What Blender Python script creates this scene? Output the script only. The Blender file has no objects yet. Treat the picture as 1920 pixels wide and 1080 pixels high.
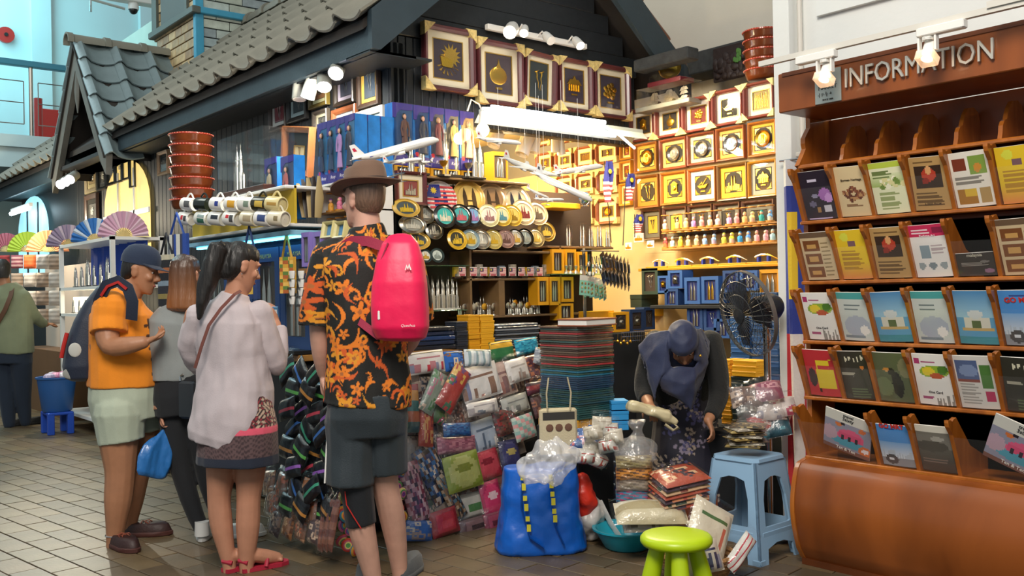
import bpy, math, random
import numpy as np
from mathutils import Matrix, Vector
random.seed(7)
RNG = np.random.RandomState(5)
sc = bpy.context.scene
C = sc.collection
PI = math.pi
# ------------------------------------------------------------------ camera
FPX = 1790.0; PITCH = math.radians(.26); ROLL = math.radians(1.12); YAW = math.radians(39.4); CAMH = 1.32
fwd = np.array([math.sin(YAW)*math.cos(PITCH), math.cos(YAW)*math.cos(PITCH), math.sin(PITCH)])
_r = np.array([math.cos(YAW), -math.sin(YAW), 0.0]); _d = np.cross(fwd, _r)
rgt = math.cos(ROLL)*_r + math.sin(ROLL)*_d
dwn = -math.sin(ROLL)*_r + math.cos(ROLL)*_d
CAM = np.array([0, 0, CAMH])
cd = bpy.data.cameras.new('camera'); cam = bpy.data.objects.new('camera', cd); C.objects.link(cam)
cd.sensor_width = 36; cd.lens = FPX/1920*36; cd.clip_end = 200; cd.clip_start = .05
up = -dwn
cam.matrix_world = Matrix(((rgt[0], up[0], -fwd[0], 0), (rgt[1], up[1], -fwd[1], 0), (rgt[2], up[2], -fwd[2], CAMH), (0, 0, 0, 1)))
sc.camera = cam
def ray(px, py): return fwd + rgt*(px-960)/FPX + dwn*(py-540)/FPX
def pX(px, py, X): d = ray(px, py); return CAM + d*X/d[0]
def pY(px, py, Y): d = ray(px, py); return CAM + d*Y/d[1]
def pz(px, py, z): d = ray(px, py); return CAM + d*(z-CAMH)/d[2]
def pD(px, py, Z): return CAM + ray(px, py)*Z
def pj(P):
    v = np.array(P)-CAM; Z = v@fwd
    return 960+FPX*(v@rgt)/Z, 540+FPX*(v@dwn)/Z, Z
# ------------------------------------------------------------------ world, light, exposure
W = bpy.data.worlds.new('world'); sc.world = W; W.use_nodes = True
bg = W.node_tree.nodes['Background']; bg.inputs[0].default_value = (.80, .93, 1.0, 1); bg.inputs[1].default_value = .30
sc.view_settings.view_transform = 'Standard'; sc.view_settings.look = 'None'; sc.view_settings.gamma = 1; sc.view_settings.exposure = 0.45
sc.view_settings.use_curve_mapping = False
def area(name, loc, tgt, size, power, col, sy=None):
    l = bpy.data.lights.new(name, 'AREA'); l.energy = power; l.color = col; l.size = size
    if sy: l.shape = 'RECTANGLE'; l.size_y = sy
    o = bpy.data.objects.new(name, l); C.objects.link(o); o.location = loc
    o.rotation_euler = (Vector(tgt)-Vector(loc)).to_track_quat('-Z', 'Y').to_euler(); return o
def spot(name, loc, tgt, power, col, ang=60, blend=.6, rad=.03):
    l = bpy.data.lights.new(name, 'SPOT'); l.energy = power; l.color = col; l.spot_size = math.radians(ang); l.spot_blend = blend; l.shadow_soft_size = rad
    o = bpy.data.objects.new(name, l); C.objects.link(o); o.location = loc
    o.rotation_euler = (Vector(tgt)-Vector(loc)).to_track_quat('-Z', 'Y').to_euler(); return o
def point(name, loc, power, col, rad=.05):
    l = bpy.data.lights.new(name, 'POINT'); l.energy = power; l.color = col; l.shadow_soft_size = rad
    o = bpy.data.objects.new(name, l); C.objects.link(o); o.location = loc; return o
# unseen ceiling lights of the hall; the first is an added frontal fill
area('hall_light', (-.3, .6, 4.9), (3.0, 4.4, .7), 2.0, 250, (1, .92, .82))  # added from the camera side to brighten the front goods
area('hall_light.001', (.2, 7.5, 6.5), (1.6, 7.5, 0), 2.5, 90, (.93, 1, .90))
area('hall_light.002', (2.2, 19, 7.5), (8, 28, 5), 4, 190, (.36, .88, 1.0))
area('hall_light.003', (.6, 13, 6.5), (1.2, 12.5, 0), 2.0, 150, (.70, .95, 1.0))
# ------------------------------------------------------------------ helpers
def lin(c):
    if isinstance(c, str):
        c = c.lstrip('#'); c = [int(c[i:i+2], 16)/255 for i in (0, 2, 4)]
        return tuple(x/12.92 if x <= .04045 else ((x+.055)/1.055)**2.4 for x in c)
    return tuple(c[:3])
MATS = {}
def mat(key, col=None, rough=.5, metal=0, var=0, vs=8, bump=0, bs=40, coat=0, attr=False, emit=0, trans=0, spec=.5, sheen=0, stretch=None, alpha=None):
    if key in MATS: return MATS[key]
    m = bpy.data.materials.new(key); m.use_nodes = True; nt = m.node_tree; p = nt.nodes['Principled BSDF']
    N = nt.nodes.new; L = nt.links.new
    col = lin(col) if col is not None else (.8, .8, .8)
    p.inputs['Base Color'].default_value = (*col, 1); p.inputs['Roughness'].default_value = rough; p.inputs['Metallic'].default_value = metal
    p.inputs['Coat Weight'].default_value = coat; p.inputs['Coat Roughness'].default_value = .08
    p.inputs['Specular IOR Level'].default_value = spec
    if sheen: p.inputs['Sheen Weight'].default_value = sheen
    src = None
    if attr:
        a = N('ShaderNodeAttribute'); a.attribute_name = 'Col'; src = a.outputs['Color']
    tc = N('ShaderNodeTexCoord'); vec = tc.outputs['Object']
    if stretch:
        mp = N('ShaderNodeMapping'); mp.inputs['Scale'].default_value = stretch; L(vec, mp.inputs[0]); vec = mp.outputs[0]
    if var:
        n = N('ShaderNodeTexNoise'); n.inputs['Scale'].default_value = vs; n.inputs['Detail'].default_value = 4; L(vec, n.inputs['Vector'])
        mr = N('ShaderNodeMapRange'); mr.inputs[1].default_value = .3; mr.inputs[2].default_value = .7; mr.inputs[3].default_value = 1-var; mr.inputs[4].default_value = 1+var*.6; L(n.outputs[0], mr.inputs[0])
        mx = N('ShaderNodeMix'); mx.data_type = 'RGBA'; mx.blend_type = 'MULTIPLY'; mx.inputs[0].default_value = 1
        if src: L(src, mx.inputs[6])
        else: mx.inputs[6].default_value = (*col, 1)
        L(mr.outputs[0], mx.inputs[7]); src = mx.outputs[2]
    if src: L(src, p.inputs['Base Color'])
    if bump:
        n2 = N('ShaderNodeTexNoise'); n2.inputs['Scale'].default_value = bs; n2.inputs['Detail'].default_value = 3; L(vec, n2.inputs['Vector'])
        b = N('ShaderNodeBump'); b.inputs['Strength'].default_value = bump; b.inputs['Distance'].default_value = .01; L(n2.outputs[0], b.inputs['Height']); L(b.outputs[0], p.inputs['Normal'])
        if coat: L(b.outputs[0], p.inputs['Coat Normal'])
    if emit:
        p.inputs['Emission Color'].default_value = (*col, 1); p.inputs['Emission Strength'].default_value = emit
    if trans: p.inputs['Transmission Weight'].default_value = trans
    MATS[key] = m; return m
def glass(key, tint=(1, 1, 1), gl=.10, op=0.0, rough=.03, body=(.8, .8, .8), bump=0, bs=30):
    """thin clear sheet: see-through plus a mirror film (and some milky body)"""
    if key in MATS: return MATS[key]
    m = bpy.data.materials.new(key); m.use_nodes = True; nt = m.node_tree; nt.nodes.clear(); N = nt.nodes.new; L = nt.links.new
    t = N('ShaderNodeBsdfTransparent'); t.inputs[0].default_value = (*tint, 1)
    g = N('ShaderNodeBsdfGlossy'); g.inputs['Roughness'].default_value = rough
    f = N('ShaderNodeLayerWeight'); pw = N('ShaderNodeMath'); pw.operation = 'POWER'; pw.inputs[1].default_value = 5; L(f.outputs['Facing'], pw.inputs[0])
    ma = N('ShaderNodeMath'); ma.operation = 'MULTIPLY_ADD'; ma.inputs[1].default_value = .5; ma.inputs[2].default_value = gl*.6; L(pw.outputs[0], ma.inputs[0])
    mx = N('ShaderNodeMixShader'); L(ma.outputs[0], mx.inputs[0]); L(t.outputs[0], mx.inputs[1]); L(g.outputs[0], mx.inputs[2]); out = mx.outputs[0]
    if bump:
        tc = N('ShaderNodeTexCoord'); n2 = N('ShaderNodeTexNoise'); n2.inputs['Scale'].default_value = bs; L(tc.outputs['Object'], n2.inputs['Vector'])
        b = N('ShaderNodeBump'); b.inputs['Strength'].default_value = bump; b.inputs['Distance'].default_value = .01; L(n2.outputs[0], b.inputs['Height']); L(b.outputs[0], g.inputs['Normal'])
    if op:
        d = N('ShaderNodeBsdfDiffuse'); d.inputs[0].default_value = (*body, 1); m2 = N('ShaderNodeMixShader'); m2.inputs[0].default_value = op; L(out, m2.inputs[1]); L(d.outputs[0], m2.inputs[2]); out = m2.outputs[0]
    o = N('ShaderNodeOutputMaterial'); L(out, o.inputs[0]); MATS[key] = m; return m
def wood(key, c1, c2, rough=.35, scale=3, stretch=(1, 1, 12), coat=.2, bump=.15):
    if key in MATS: return MATS[key]
    m = bpy.data.materials.new(key); m.use_nodes = True; nt = m.node_tree; p = nt.nodes['Principled BSDF']; N = nt.nodes.new; L = nt.links.new
    tc = N('ShaderNodeTexCoord'); mp = N('ShaderNodeMapping'); mp.inputs['Scale'].default_value = stretch; L(tc.outputs['Object'], mp.inputs[0])
    n = N('ShaderNodeTexNoise'); n.inputs['Scale'].default_value = scale; n.inputs['Detail'].default_value = 6; n.inputs['Distortion'].default_value = .6; L(mp.outputs[0], n.inputs['Vector'])
    r = N('ShaderNodeValToRGB'); r.color_ramp.elements[0].position = .3; r.color_ramp.elements[0].color = (*lin(c1), 1); r.color_ramp.elements[1].position = .7; r.color_ramp.elements[1].color = (*lin(c2), 1)
    L(n.outputs[0], r.inputs[0]); L(r.outputs[0], p.inputs['Base Color']); p.inputs['Roughness'].default_value = rough; p.inputs['Coat Weight'].default_value = coat
    b = N('ShaderNodeBump'); b.inputs['Strength'].default_value = bump; b.inputs['Distance'].default_value = .004; L(n.outputs[0], b.inputs['Height']); L(b.outputs[0], p.inputs['Normal'])
    MATS[key] = m; return m
def T(loc=(0, 0, 0), rz=0, rx=0, ry=0, s=1):
    return Matrix.Translation(Vector(loc)) @ Matrix.Rotation(rz, 4, 'Z') @ Matrix.Rotation(ry, 4, 'Y') @ Matrix.Rotation(rx, 4, 'X') @ Matrix.Diagonal((s, s, s, 1) if not isinstance(s, (tuple, list)) else (*s, 1))
class B:
    def __init__(s): s.v = []; s.f = []; s.c = []; s.n = 0
    def raw(s, V, F, col=None, t=None):
        V = np.asarray(V, float).reshape(-1, 3)
        if t is not None:
            m = np.array(t); V = V@m[:3, :3].T + m[:3, 3]
        s.v.append(V); n = s.n; s.f += [tuple(i+n for i in f) for f in F]; s.n += len(V)
        if col is not None and not isinstance(col, (list, np.ndarray)): cc = lin(col); s.c += [cc]*len(F)
        elif col is not None: s.c += [lin(x) for x in col]
        elif s.c: s.c += [(.8, .8, .8)]*len(F)
        return s
    def box(s, a, b, col=None, ch=0, t=None):
        (x0, y0, z0), (x1, y1, z1) = a, b
        if not ch:
            V = [(x0, y0, z0), (x1, y0, z0), (x1, y1, z0), (x0, y1, z0), (x0, y0, z1), (x1, y0, z1), (x1, y1, z1), (x0, y1, z1)]
            F = [(0, 3, 2, 1), (4, 5, 6, 7), (0, 1, 5, 4), (1, 2, 6, 5), (2, 3, 7, 6), (3, 0, 4, 7)]
            return s.raw(V, F, col, t)
        h = ch; V = []
        for zz, ins in ((z0, h), (z0+h, 0), (z1-h, 0), (z1, h)):
            for (x, y, sx, sy) in ((x0, y0, 1, 1), (x1, y0, -1, 1), (x1, y1, -1, -1), (x0, y1, 1, -1)):
                V.append((x+sx*(h+ins), y+sy*ins, zz)); V.append((x+sx*ins, y+sy*(h+ins), zz))
        F = []
        order = [1, 0, 2, 3, 5, 4, 6, 7]
        for k in range(3):
            for i in range(8):
                p, q = order[i], order[(i+1) % 8]; F.append((k*8+p, k*8+q, k*8+8+q, k*8+8+p))
        F.append(tuple(reversed(order))); F.append(tuple(24+i for i in order))
        return s.raw(V, F, col, t)
    def cb(s, c, d, col=None, ch=0, t=None):
        return s.box((c[0]-d[0]/2, c[1]-d[1]/2, c[2]-d[2]/2), (c[0]+d[0]/2, c[1]+d[1]/2, c[2]+d[2]/2), col, ch, t)
    def loft(s, R, col=None, cap=True, t=None, close=True):
        R = [np.asarray(r, float) for r in R]; n = len(R[0]); V = np.concatenate(R); F = []
        for k in range(len(R)-1):
            for i in range(n if close else n-1):
                j = (i+1) % n; F.append((k*n+i, k*n+j, k*n+n+j, k*n+n+i))
        if cap: F.append(tuple(range(n-1, -1, -1))); F.append(tuple((len(R)-1)*n+i for i in range(n)))
        return s.raw(V, F, col, t)
    def lathe(s, prof, n=16, col=None, t=None, cap=True, sx=1, sy=1):
        a = np.arange(n)*2*PI/n; cs, sn = np.cos(a)*sx, np.sin(a)*sy
        R = [np.stack([cs*max(r, 1e-4), sn*max(r, 1e-4), np.full(n, z)], 1) for r, z in prof]
        if col is not None and isinstance(col, list):
            cl = []
            for k in range(len(prof)-1): cl += [col[k]]*n
            if cap: cl += [col[0], col[-1]]
            col = cl
        return s.loft(R, col, cap, t)
    def tube(s, P, r, n=8, col=None, cap=True, t=None, flat=1):
        P = np.asarray(P, float); m = len(P); r = np.full(m, r) if np.isscalar(r) else np.asarray(r, float)
        d = np.gradient(P, axis=0); d /= np.linalg.norm(d, axis=1)[:, None]+1e-12
        ref = np.array([0, 0, 1.]) if abs(d[0][2]) < .9 else np.array([1., 0, 0]); R = []
        a = np.arange(n)*2*PI/n
        u = np.cross(d[0], ref); u /= np.linalg.norm(u)
        for i in range(m):
            u = u-d[i]*(u@d[i]); u /= np.linalg.norm(u)+1e-12; w = np.cross(d[i], u)
            R.append(P[i]+r[i]*(np.cos(a)[:, None]*u+np.sin(a)[:, None]*w*flat))
        return s.loft(R, col, cap, t)
    def prism(s, poly, y0, y1, col=None, t=None):
        n = len(poly); V = [(x, y0, z) for x, z in poly]+[(x, y1, z) for x, z in poly]
        F = [tuple(range(n)), tuple(range(2*n-1, n-1, -1))]+[(i, i+n, (i+1) % n+n, (i+1) % n) for i in range(n)]
        return s.raw(V, F, col, t)
    def ell(s, c, r, n=12, m=8, col=None, t=None):
        R = np.broadcast_to(r, 3); V = [(0, 0, -1)]
        for k in range(1, m):
            ph = PI*k/m
            V += [(math.sin(ph)*math.cos(2*PI*i/n), math.sin(ph)*math.sin(2*PI*i/n), -math.cos(ph)) for i in range(n)]
        V.append((0, 0, 1)); V = np.array(V)*R+np.array(c); F = [(0, 1+(i+1) % n, 1+i) for i in range(n)]
        for k in range(m-2):
            F += [(1+k*n+i, 1+k*n+(i+1) % n, 1+k*n+n+(i+1) % n, 1+k*n+n+i) for i in range(n)]
        e = len(V)-1; F += [(e, e-n+i, e-n+(i+1) % n) for i in range(n)]
        return s.raw(V, F, col, t)
    def grid(s, w, h, nu, nv, fn=None, cols=None, t=None):
        """sheet in xz centred on x, from z=0 up; fn(u,v)->y ; cols[v][u]"""
        u = np.linspace(0, 1, nu+1); v = np.linspace(0, 1, nv+1); U, Vv = np.meshgrid(u, v)
        Y = fn(U, Vv) if fn else np.zeros_like(U)
        P = np.stack([(U-.5)*w, Y, Vv*h], -1).reshape(-1, 3); F = []
        for j in range(nv):
            for i in range(nu): k = j*(nu+1)+i; F.append((k, k+1, k+nu+2, k+nu+1))
        cl = None if cols is None else [tuple(x) for x in np.asarray(cols).reshape(-1, 3)]
        return s.raw(P, F, cl, t)
    def mesh(s, name, smooth=False, sharp=40):
        me = bpy.data.meshes.new(name); V = np.concatenate(s.v); me.from_pydata(V.tolist(), [], s.f)
        if s.c:
            cc = s.c+[(.8, .8, .8)]*(len(s.f)-len(s.c)); at = me.attributes.new('Col', 'FLOAT_COLOR', 'FACE')
            at.data.foreach_set('color', np.concatenate([np.array(cc), np.ones((len(cc), 1))], 1).astype(np.float32).ravel())
        if smooth:
            me.polygons.foreach_set('use_smooth', [True]*len(me.polygons))
            if sharp and sharp < 180: me.set_sharp_from_angle(angle=math.radians(sharp))
        me.update(); return me
    def ob(s, name, m, parent=None, smooth=False, t=None, sharp=40):
        return mob(name, s.mesh(name, smooth, sharp), m, parent, t)
def mob(name, me, m=None, parent=None, t=None):
    if m is not None and not me.materials: me.materials.append(m)
    o = bpy.data.objects.new(name, me); C.objects.link(o); o.parent = parent
    if t is not None: o.matrix_local = t
    return o
def tag(o, label=None, cat=None, group=None, kind=None):
    if label: o['label'] = label
    if cat: o['category'] = cat
    if group: o['group'] = group
    if kind: o['kind'] = kind
    return o
def thing(name, label, cat, loc=(0, 0, 0), rz=0, group=None, rx=0, ry=0):
    o = bpy.data.objects.new(name, None); C.objects.link(o); o.empty_display_size = .05
    o.matrix_local = T(loc, rz, rx, ry); return tag(o, label, cat, group)
def dup(root, t=None, label=None, group=None, parent=None):
    r = root.copy(); C.objects.link(r); r.parent = parent
    if t is not None: r.matrix_local = t
    if label: r['label'] = label
    if group: r['group'] = group
    for ch in root.children:
        dup(ch, parent=r)
    return r
ORD = ['leftmost', 'second from the left', 'third from the left', 'fourth from the left', 'fifth from the left', 'sixth from the left', 'seventh from the left', 'eighth from the left', 'ninth from the left', 'tenth from the left', 'eleventh from the left', 'twelfth from the left', 'thirteenth from the left', 'fourteenth from the left', 'fifteenth from the left', 'sixteenth from the left']
def nth(i, n, what='left'):
    if i == n-1 and n > 1: return 'rightmost'
    return ORD[i]
ORDT = ['topmost', 'second from the top', 'third from the top', 'fourth from the top', 'fifth from the top', 'sixth from the top', 'seventh from the top', 'eighth from the top', 'ninth from the top', 'tenth from the top', 'eleventh from the top', 'twelfth from the top']
FX = -PI/2     # heading of things that hang on walls facing -X
FONT = {}
def text(txt, h, depth, name, m, parent, t=None, shear=0, sx=1.0, bold=0):
    cu = bpy.data.curves.new(name, 'FONT'); cu.body = txt; cu.size = h/.73; cu.extrude = depth/2; cu.align_x = 'CENTER'; cu.shear = shear; cu.resolution_u = 2; cu.offset = bold
    o = bpy.data.objects.new(name, cu); C.objects.link(o)
    dg = bpy.context.evaluated_depsgraph_get(); me = bpy.data.meshes.new_from_object(o.evaluated_get(dg)); bpy.data.objects.remove(o); bpy.data.curves.remove(cu)
    me.transform(Matrix.Diagonal((sx, 1, 1, 1))); me.transform(Matrix.Rotation(PI/2, 4, 'X')); me.materials.clear(); me.name = name
    return mob(name, me, m, parent, t)
# ------------------------------------------------------------------ shared materials
VC = mat('painted', attr=True, rough=.55)
VCG = mat('glossy print', attr=True, rough=.28, coat=.15)
VCF = mat('printed fabric', attr=True, rough=.85, bump=.25, bs=60)
FILM = mat('goods in clear film', attr=True, rough=.45, coat=.9, bump=.55, bs=28)
GOLD = mat('gold leaf', '#e3b447', .28, 1, bump=.2, bs=120)
PEWTER = mat('pewter', '#b9b7ae', .3, 1, bump=.1, bs=90)
CHROME = mat('chrome', '#d8d8d8', .15, 1)
BLACK = mat('black plastic', '#161616', .4)
WHITEP = mat('white plastic', '#e6e4de', .4)
GLASS = glass('clear glass', gl=.045)
ACRY = glass('acrylic', gl=.03, op=.015)
# ------------------------------------------------------------------ the hall
GROUT = mat('grout', '#332c22', .9, bump=.3, bs=200)
TILE = mat('clay floor tile', attr=True, rough=.42, var=.22, vs=5, bump=.12, bs=50)
g = B().box((-4, -1.5, -.06), (9, 26, -.006)); floor = g.ob('floor', GROUT); tag(floor, kind='structure')
fa = math.radians(97.75); fd = np.array([math.cos(fa), math.sin(fa)]); fn = np.array([-fd[1], fd[0]])
TW, TL = .1465, .289
cand = []
for r in range(-35, 40):
    n0 = -1.862-TW*r
    for k in range(-20, 90):
        s0 = (k+.5*(r % 2))*TL+.05
        c2 = fn*(n0+TW/2)+fd*(s0+TL/2)
        if not(-2 < c2[0] < 6.5 and -.5 < c2[1] < 16): continue
        u, v, z = pj((c2[0], c2[1], 0))
        if z < .8 or u < -60 or u > 1980 or v > 1130: continue
        cand.append((z, c2, u, v))
cand.sort(key=lambda q: q[0])
# free floor the camera sees first: nearest ones left of the stall or along the front
def openfloor(c): return not((c[0] > 2.55 and c[1] > 4.55) or c[0] > 4.3 or (c[0] > 3.95 and c[1] < 2.65))
tcols = ['#69583f', '#5f503c', '#574a39', '#6c5a40', '#5b4b37', '#65523c', '#544937', '#625540']
TM = []
for cc in tcols:
    b = B().box((-TW/2+.0035, -TL/2+.0035, -.012), (TW/2-.0035, TL/2-.0035, 0), cc, ch=.002); TM.append(b.mesh('floor_tile'))
    TM[-1].materials.append(TILE)
rest = B(); k = 0
for z, c2, u, v in cand:
    t = T((c2[0], c2[1], RNG.uniform(-.001, .0008)), fa-PI/2)
    if k < 300 and openfloor(c2) and v < 1110:
        mob('tile', TM[RNG.randint(len(TM))], None, floor, t); k += 1
    else:
        rest.box((-TW/2+.0035, -TL/2+.0035, -.012), (TW/2-.0035, TL/2-.0035, 0), tcols[RNG.randint(len(tcols))], t=t)
tag(rest.ob('tile_field', TILE, floor), kind='stuff')
PLASTER = mat('cream plaster', '#d6cfc0', .9, var=.05, vs=2, bump=.12, bs=30)
WHITEW = mat('white plaster', '#dcdedb', .9, var=.05, vs=2, bump=.12, bs=30)
HALLW = mat('pale hall wall', '#c6d6d6', .9, var=.04, vs=1)
tag(B().box((4.5, -2, 0), (4.9, 3.02, 6.5)).ob('wall_right', WHITEW), kind='structure')
b = B().box((4.40, 2.985, 0), (4.9, 3.085, 6.5), ch=.004); tag(b.ob('trim_1', WHITEW), kind='structure')
tag(B().box((4.47, -.5, 2.75), (4.5, 2.86, 6.5)).ob('trim_2', WHITEW), kind='structure')
tag(B().box((6.15, 2.9, 0), (6.4, 26, 6.5)).ob('wall_side', PLASTER), kind='structure')
tag(B().box((-6, 20, 0), (14, 20.3, 12)).ob('wall_back', HALLW), kind='structure')
b = B(); [b.box((x, 19.85, 3.7), (x+w, 20, 12)) for x, w in ((4.55, .35), (6.6, .3), (9.3, .3))]; tag(b.ob('trim_3', HALLW), kind='structure')
# pipe with bracket on the pillar
PIPE = mat('painted pipe', '#cfcac0', .5)
o = thing('wall_pipe', 'thin painted vertical pipe with clips running up the white pillar', 'pipe', (4.46, 2.955, 0))
B().tube([(0, 0, .05), (0, 0, 5.5)], .014, 8).ob('pipe_run', PIPE, o, True)
for z in (.9, 2.03, 3.3): B().cb((0, .012, z), (.03, .07, .025), ch=.004).ob('clip', PIPE, o)
# balcony
o = thing('balcony', 'pale balcony slab with steel wire railing above the far shops', 'balcony', (0, 15.6, 0))
B().box((-5, 0, 3.32), (4.95, 4.3, 3.8)).ob('slab', HALLW, o)
B().box((-5, -.06, 3.62), (4.95, .0, 3.8)).ob('slab_edge', HALLW, o)
STEEL = mat('steel rail', '#b9a79c', .3, .9); TEALM = mat('teal painted rail', '#3f7f93', .45)
B().box((-5, -.02, 4.84), (4.9, .1, 4.93), ch=.01).ob('handrail', TEALM, o)
for x in np.arange(-3.4, 4.9, .87): B().tube([(x, .04, 3.8), (x, .04, 4.85)], .03, 8).ob('post', STEEL, o, True)
for x0 in np.arange(-3.4, 4.6, .87):
    m = B()
    for z in (3.98, 4.3, 4.62): m.tube([(x0+.1, .04, z), (x0+.77, .04, z)], .008, 5)
    for x in (x0+.1, x0+.77): m.tube([(x, .04, 3.98), (x, .04, 4.62)], .008, 5)
    m.ob('wire_panel', STEEL, o)
RED = mat('signal red', '#b3261f', .4)
P = pY(110, 232, 19.4); b = B().cb((P[0], P[1], 4.36), (.7, .4, 1.1), ch=.01); tag(b.ob('fire_cabinet', RED), 'red fire hose cabinet standing behind the balcony railing', 'cabinet')
P = pY(72, 235, 18); b = B().tube([(P[0], 18, 3.8), (P[0], 18, 4.85)], .07, 10); tag(b.ob('red_post', RED, None, True), 'red post behind the balcony railing', 'post')
P = pY(8, 68, 20); o = thing('fire_bell', 'round red fire alarm bell high on the far wall', 'bell', (P[0], 19.85, P[2]))
B().lathe([(.02, .0), (.1, .0), (.15, .03), (.15, .1)], 20).ob('gong', RED, o, True, t=T(rx=PI/2, loc=(0, .1, 0)))
B().lathe([(.035, 0), (.035, .03)], 12).ob('cap', BLACK, o, t=T(rx=PI/2, loc=(0, 0, 0)))
# sprinkler pipe and dome camera at the top of the hall
P = pY(250, 12, 14.5); o = thing('dome_camera', 'small white dome camera hanging from a white beam', 'camera', (P[0], P[1], P[2]))
B().box((-2.2, -.1, .05), (.9, .1, .22), ch=.01).ob('beam', WHITEP, o); B().lathe([(.07, .06), (.08, -.02), (.075, -.05)], 14).ob('housing', WHITEP, o, True)
B().ell((0, 0, -.05), (.065, .065, .07), 12, 8).ob('dome', BLACK, o, True)
P = pY(170, 12, 15); o = thing('sprinkler', 'small hanging sprinkler head on a thin pipe under the ceiling', 'sprinkler', tuple(P))
B().tube([(-1.2, 0, .25), (.5, 0, .05)], .02, 6).ob('pipe_run', PIPE, o); B().tube([(0, 0, .1), (0, 0, -.08)], .018, 6).ob('head', CHROME, o); B().box((-.9, -.03, .17), (-.7, .03, .26)).ob('bracket', RED, o)
# ------------------------------------------------------------------ the kiosk house
GX, GY = 3.31, 5.22      # corner of the facade (x) and of the gable (y)
EX, EZ = 2.97, 3.03      # eave line of the tiles
RX, RZ = 4.45, 4.30      # ridge
YE = 4.93                # gable end of the roof
DK = mat('dark blue-black paint', '#20262b', .55, var=.15, vs=20, bump=.1, bs=80)
DKP = mat('dark painted plank', '#232629', .5, var=.15, vs=30, bump=.15, bs=60)
FASC = mat('slate painted board', '#2c3a42', .5, var=.12, vs=6, bump=.1, bs=60)
kiosk = thing('market_kiosk', 'dark timber market kiosk with grey clay tiled roof and gable front', 'kiosk', (GX, GY, 0))
def kloc(x, y, z): return (x-GX, y-GY, z)
wl = B().box(kloc(GX+.025, GY, 0), kloc(GX+.1, 15.3, 2.95)).ob('facade_wall', DK, kiosk)
pm = B().box((-.0, .002, 0), (.02, .1, 2.95), ch=.004).mesh('plank')
ys = np.arange(GY, 12.4, .105)
arch = [(10.45, 11.55, 2.42), (12.6, 14.0, 2.35)]
for y in ys: mob('plank', pm, DKP, wl, T((0.004, y-GY, 0)))
wg = B()
wg.box(kloc(GX, GY+.025, 0), kloc(3.98, GY+.1, 3.0)); wg.box(kloc(3.98, GY+.025, 2.46), kloc(5.60, GY+.1, 3.0))
wg.prism([(GX-GX, 3.0), (5.6-GX, 3.0), (RX-GX, 4.1)], .025, .1)
wg = wg.ob('gable_wall', DK, kiosk)
pmL = B().box((.002, 0, 0), (.058, .022, 3.0), ch=.004).mesh('plank'); pmS = B().box((.002, 0, 2.46), (.058, .022, 3.0), ch=.004).mesh('plank')
for x in np.arange(GX, 5.56, .06): mob('plank', pmL if x < 3.95 else pmS, DKP, wg, T((x-GX, .0, 0)))
for i, z in enumerate(np.arange(3.0, 4.1, .145)):
    w = (4.1-z)/1.1*1.15
    B().box((RX-w-GX, -.012-.004*(i % 2), z+.004), (RX+w-GX, .025, z+.15), ch=.004, t=None).ob('gable_board', DKP, wg)
# roof
ROOFD = mat('roof deck', '#2b2622', .8)
RT = mat('grey clay roof tile', '#7d7a6e', .62, var=.22, vs=3, bump=.2, bs=40)
sl = math.atan2(RZ-EZ, RX-EX); L_ = math.hypot(RZ-EZ, RX-EX)
rd = B(); yb = 15.3
for s_, e in ((1, EX), (-1, 2*RX-EX)):
    V = [(e, YE+.05, EZ-.05), (RX, YE+.05, RZ-.05), (RX, yb, RZ-.05), (e, yb, EZ-.05)]; V = [kloc(*v) for v in V]+[kloc(v[0], v[1], v[2]-.06) for v in V]
    rd.raw(V, [(0, 1, 2, 3), (7, 6, 5, 4), (0, 4, 5, 1), (1, 5, 6, 2), (2, 6, 7, 3), (3, 7, 4, 0)])
rd = rd.ob('roof', ROOFD, kiosk)
def tile_mesh(w, l, nm='roof_tile', lift=.028):
    n = 12; xs = np.linspace(0, 1, n+1)
    prof = np.where(xs < .3, .045*np.sin(xs/.3*PI), -.03*np.sin((xs-.3)/.7*PI))
    R = []
    for yy, zz in ((0, lift), (l*1.1, 0)):
        top = [(x*w*1.04, yy, z*w/.31+zz) for x, z in zip(xs, prof)]; bot = [(x*w*1.04, yy, z*w/.31+zz-.016) for x, z in zip(xs, prof)][::-1]
        R.append(np.array(top+bot))
    b = B().loft(R); return b.mesh(nm, True, 35)
TWD = .31; rows = 5; tl = L_/rows
tmesh = tile_mesh(TWD, tl)
# local: x along -Y (to the right as seen from the aisle), y up the slope
for c_ in range(48):
    y0 = YE+.30+c_*TWD
    for r in range(rows):
        if y0 > 15.3: continue
        s = r*tl; p = kloc(EX+math.cos(sl)*(s-.06), y0, EZ+math.sin(sl)*(s-.06))
        Mx = Matrix.Translation(p) @ Matrix.Rotation(-PI/2, 4, 'Z') @ Matrix.Rotation(sl, 4, 'X')
        if 8.95 < y0 < 11.95 and r < 4 and abs(y0-.15-10.72) < (1.0-(EZ+math.sin(sl)*s-2.9)/1.25): continue
        mob('roof_tile', tmesh, RT, rd, Mx)
BROWNT = mat('brown clay tile', '#7a4a30', .6, var=.2, vs=4, bump=.2, bs=40)
tm2 = tile_mesh(TWD, tl, 'roof_tile')
for c_ in range(10):
    for r in range(rows):
        s = r*tl; e = 2*RX-EX
        Mx = Matrix.Translation(kloc(e-math.cos(sl)*(s-.06), YE+c_*TWD, EZ+math.sin(sl)*(s-.06))) @ Matrix.Rotation(PI/2, 4, 'Z') @ Matrix.Rotation(sl, 4, 'X')
        mob('roof_tile', tm2, BROWNT, rd, Mx)
rp = [(.10*math.cos(a), .10*math.sin(a)*.9) for a in np.linspace(-.25, PI+.25, 11)]
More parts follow.
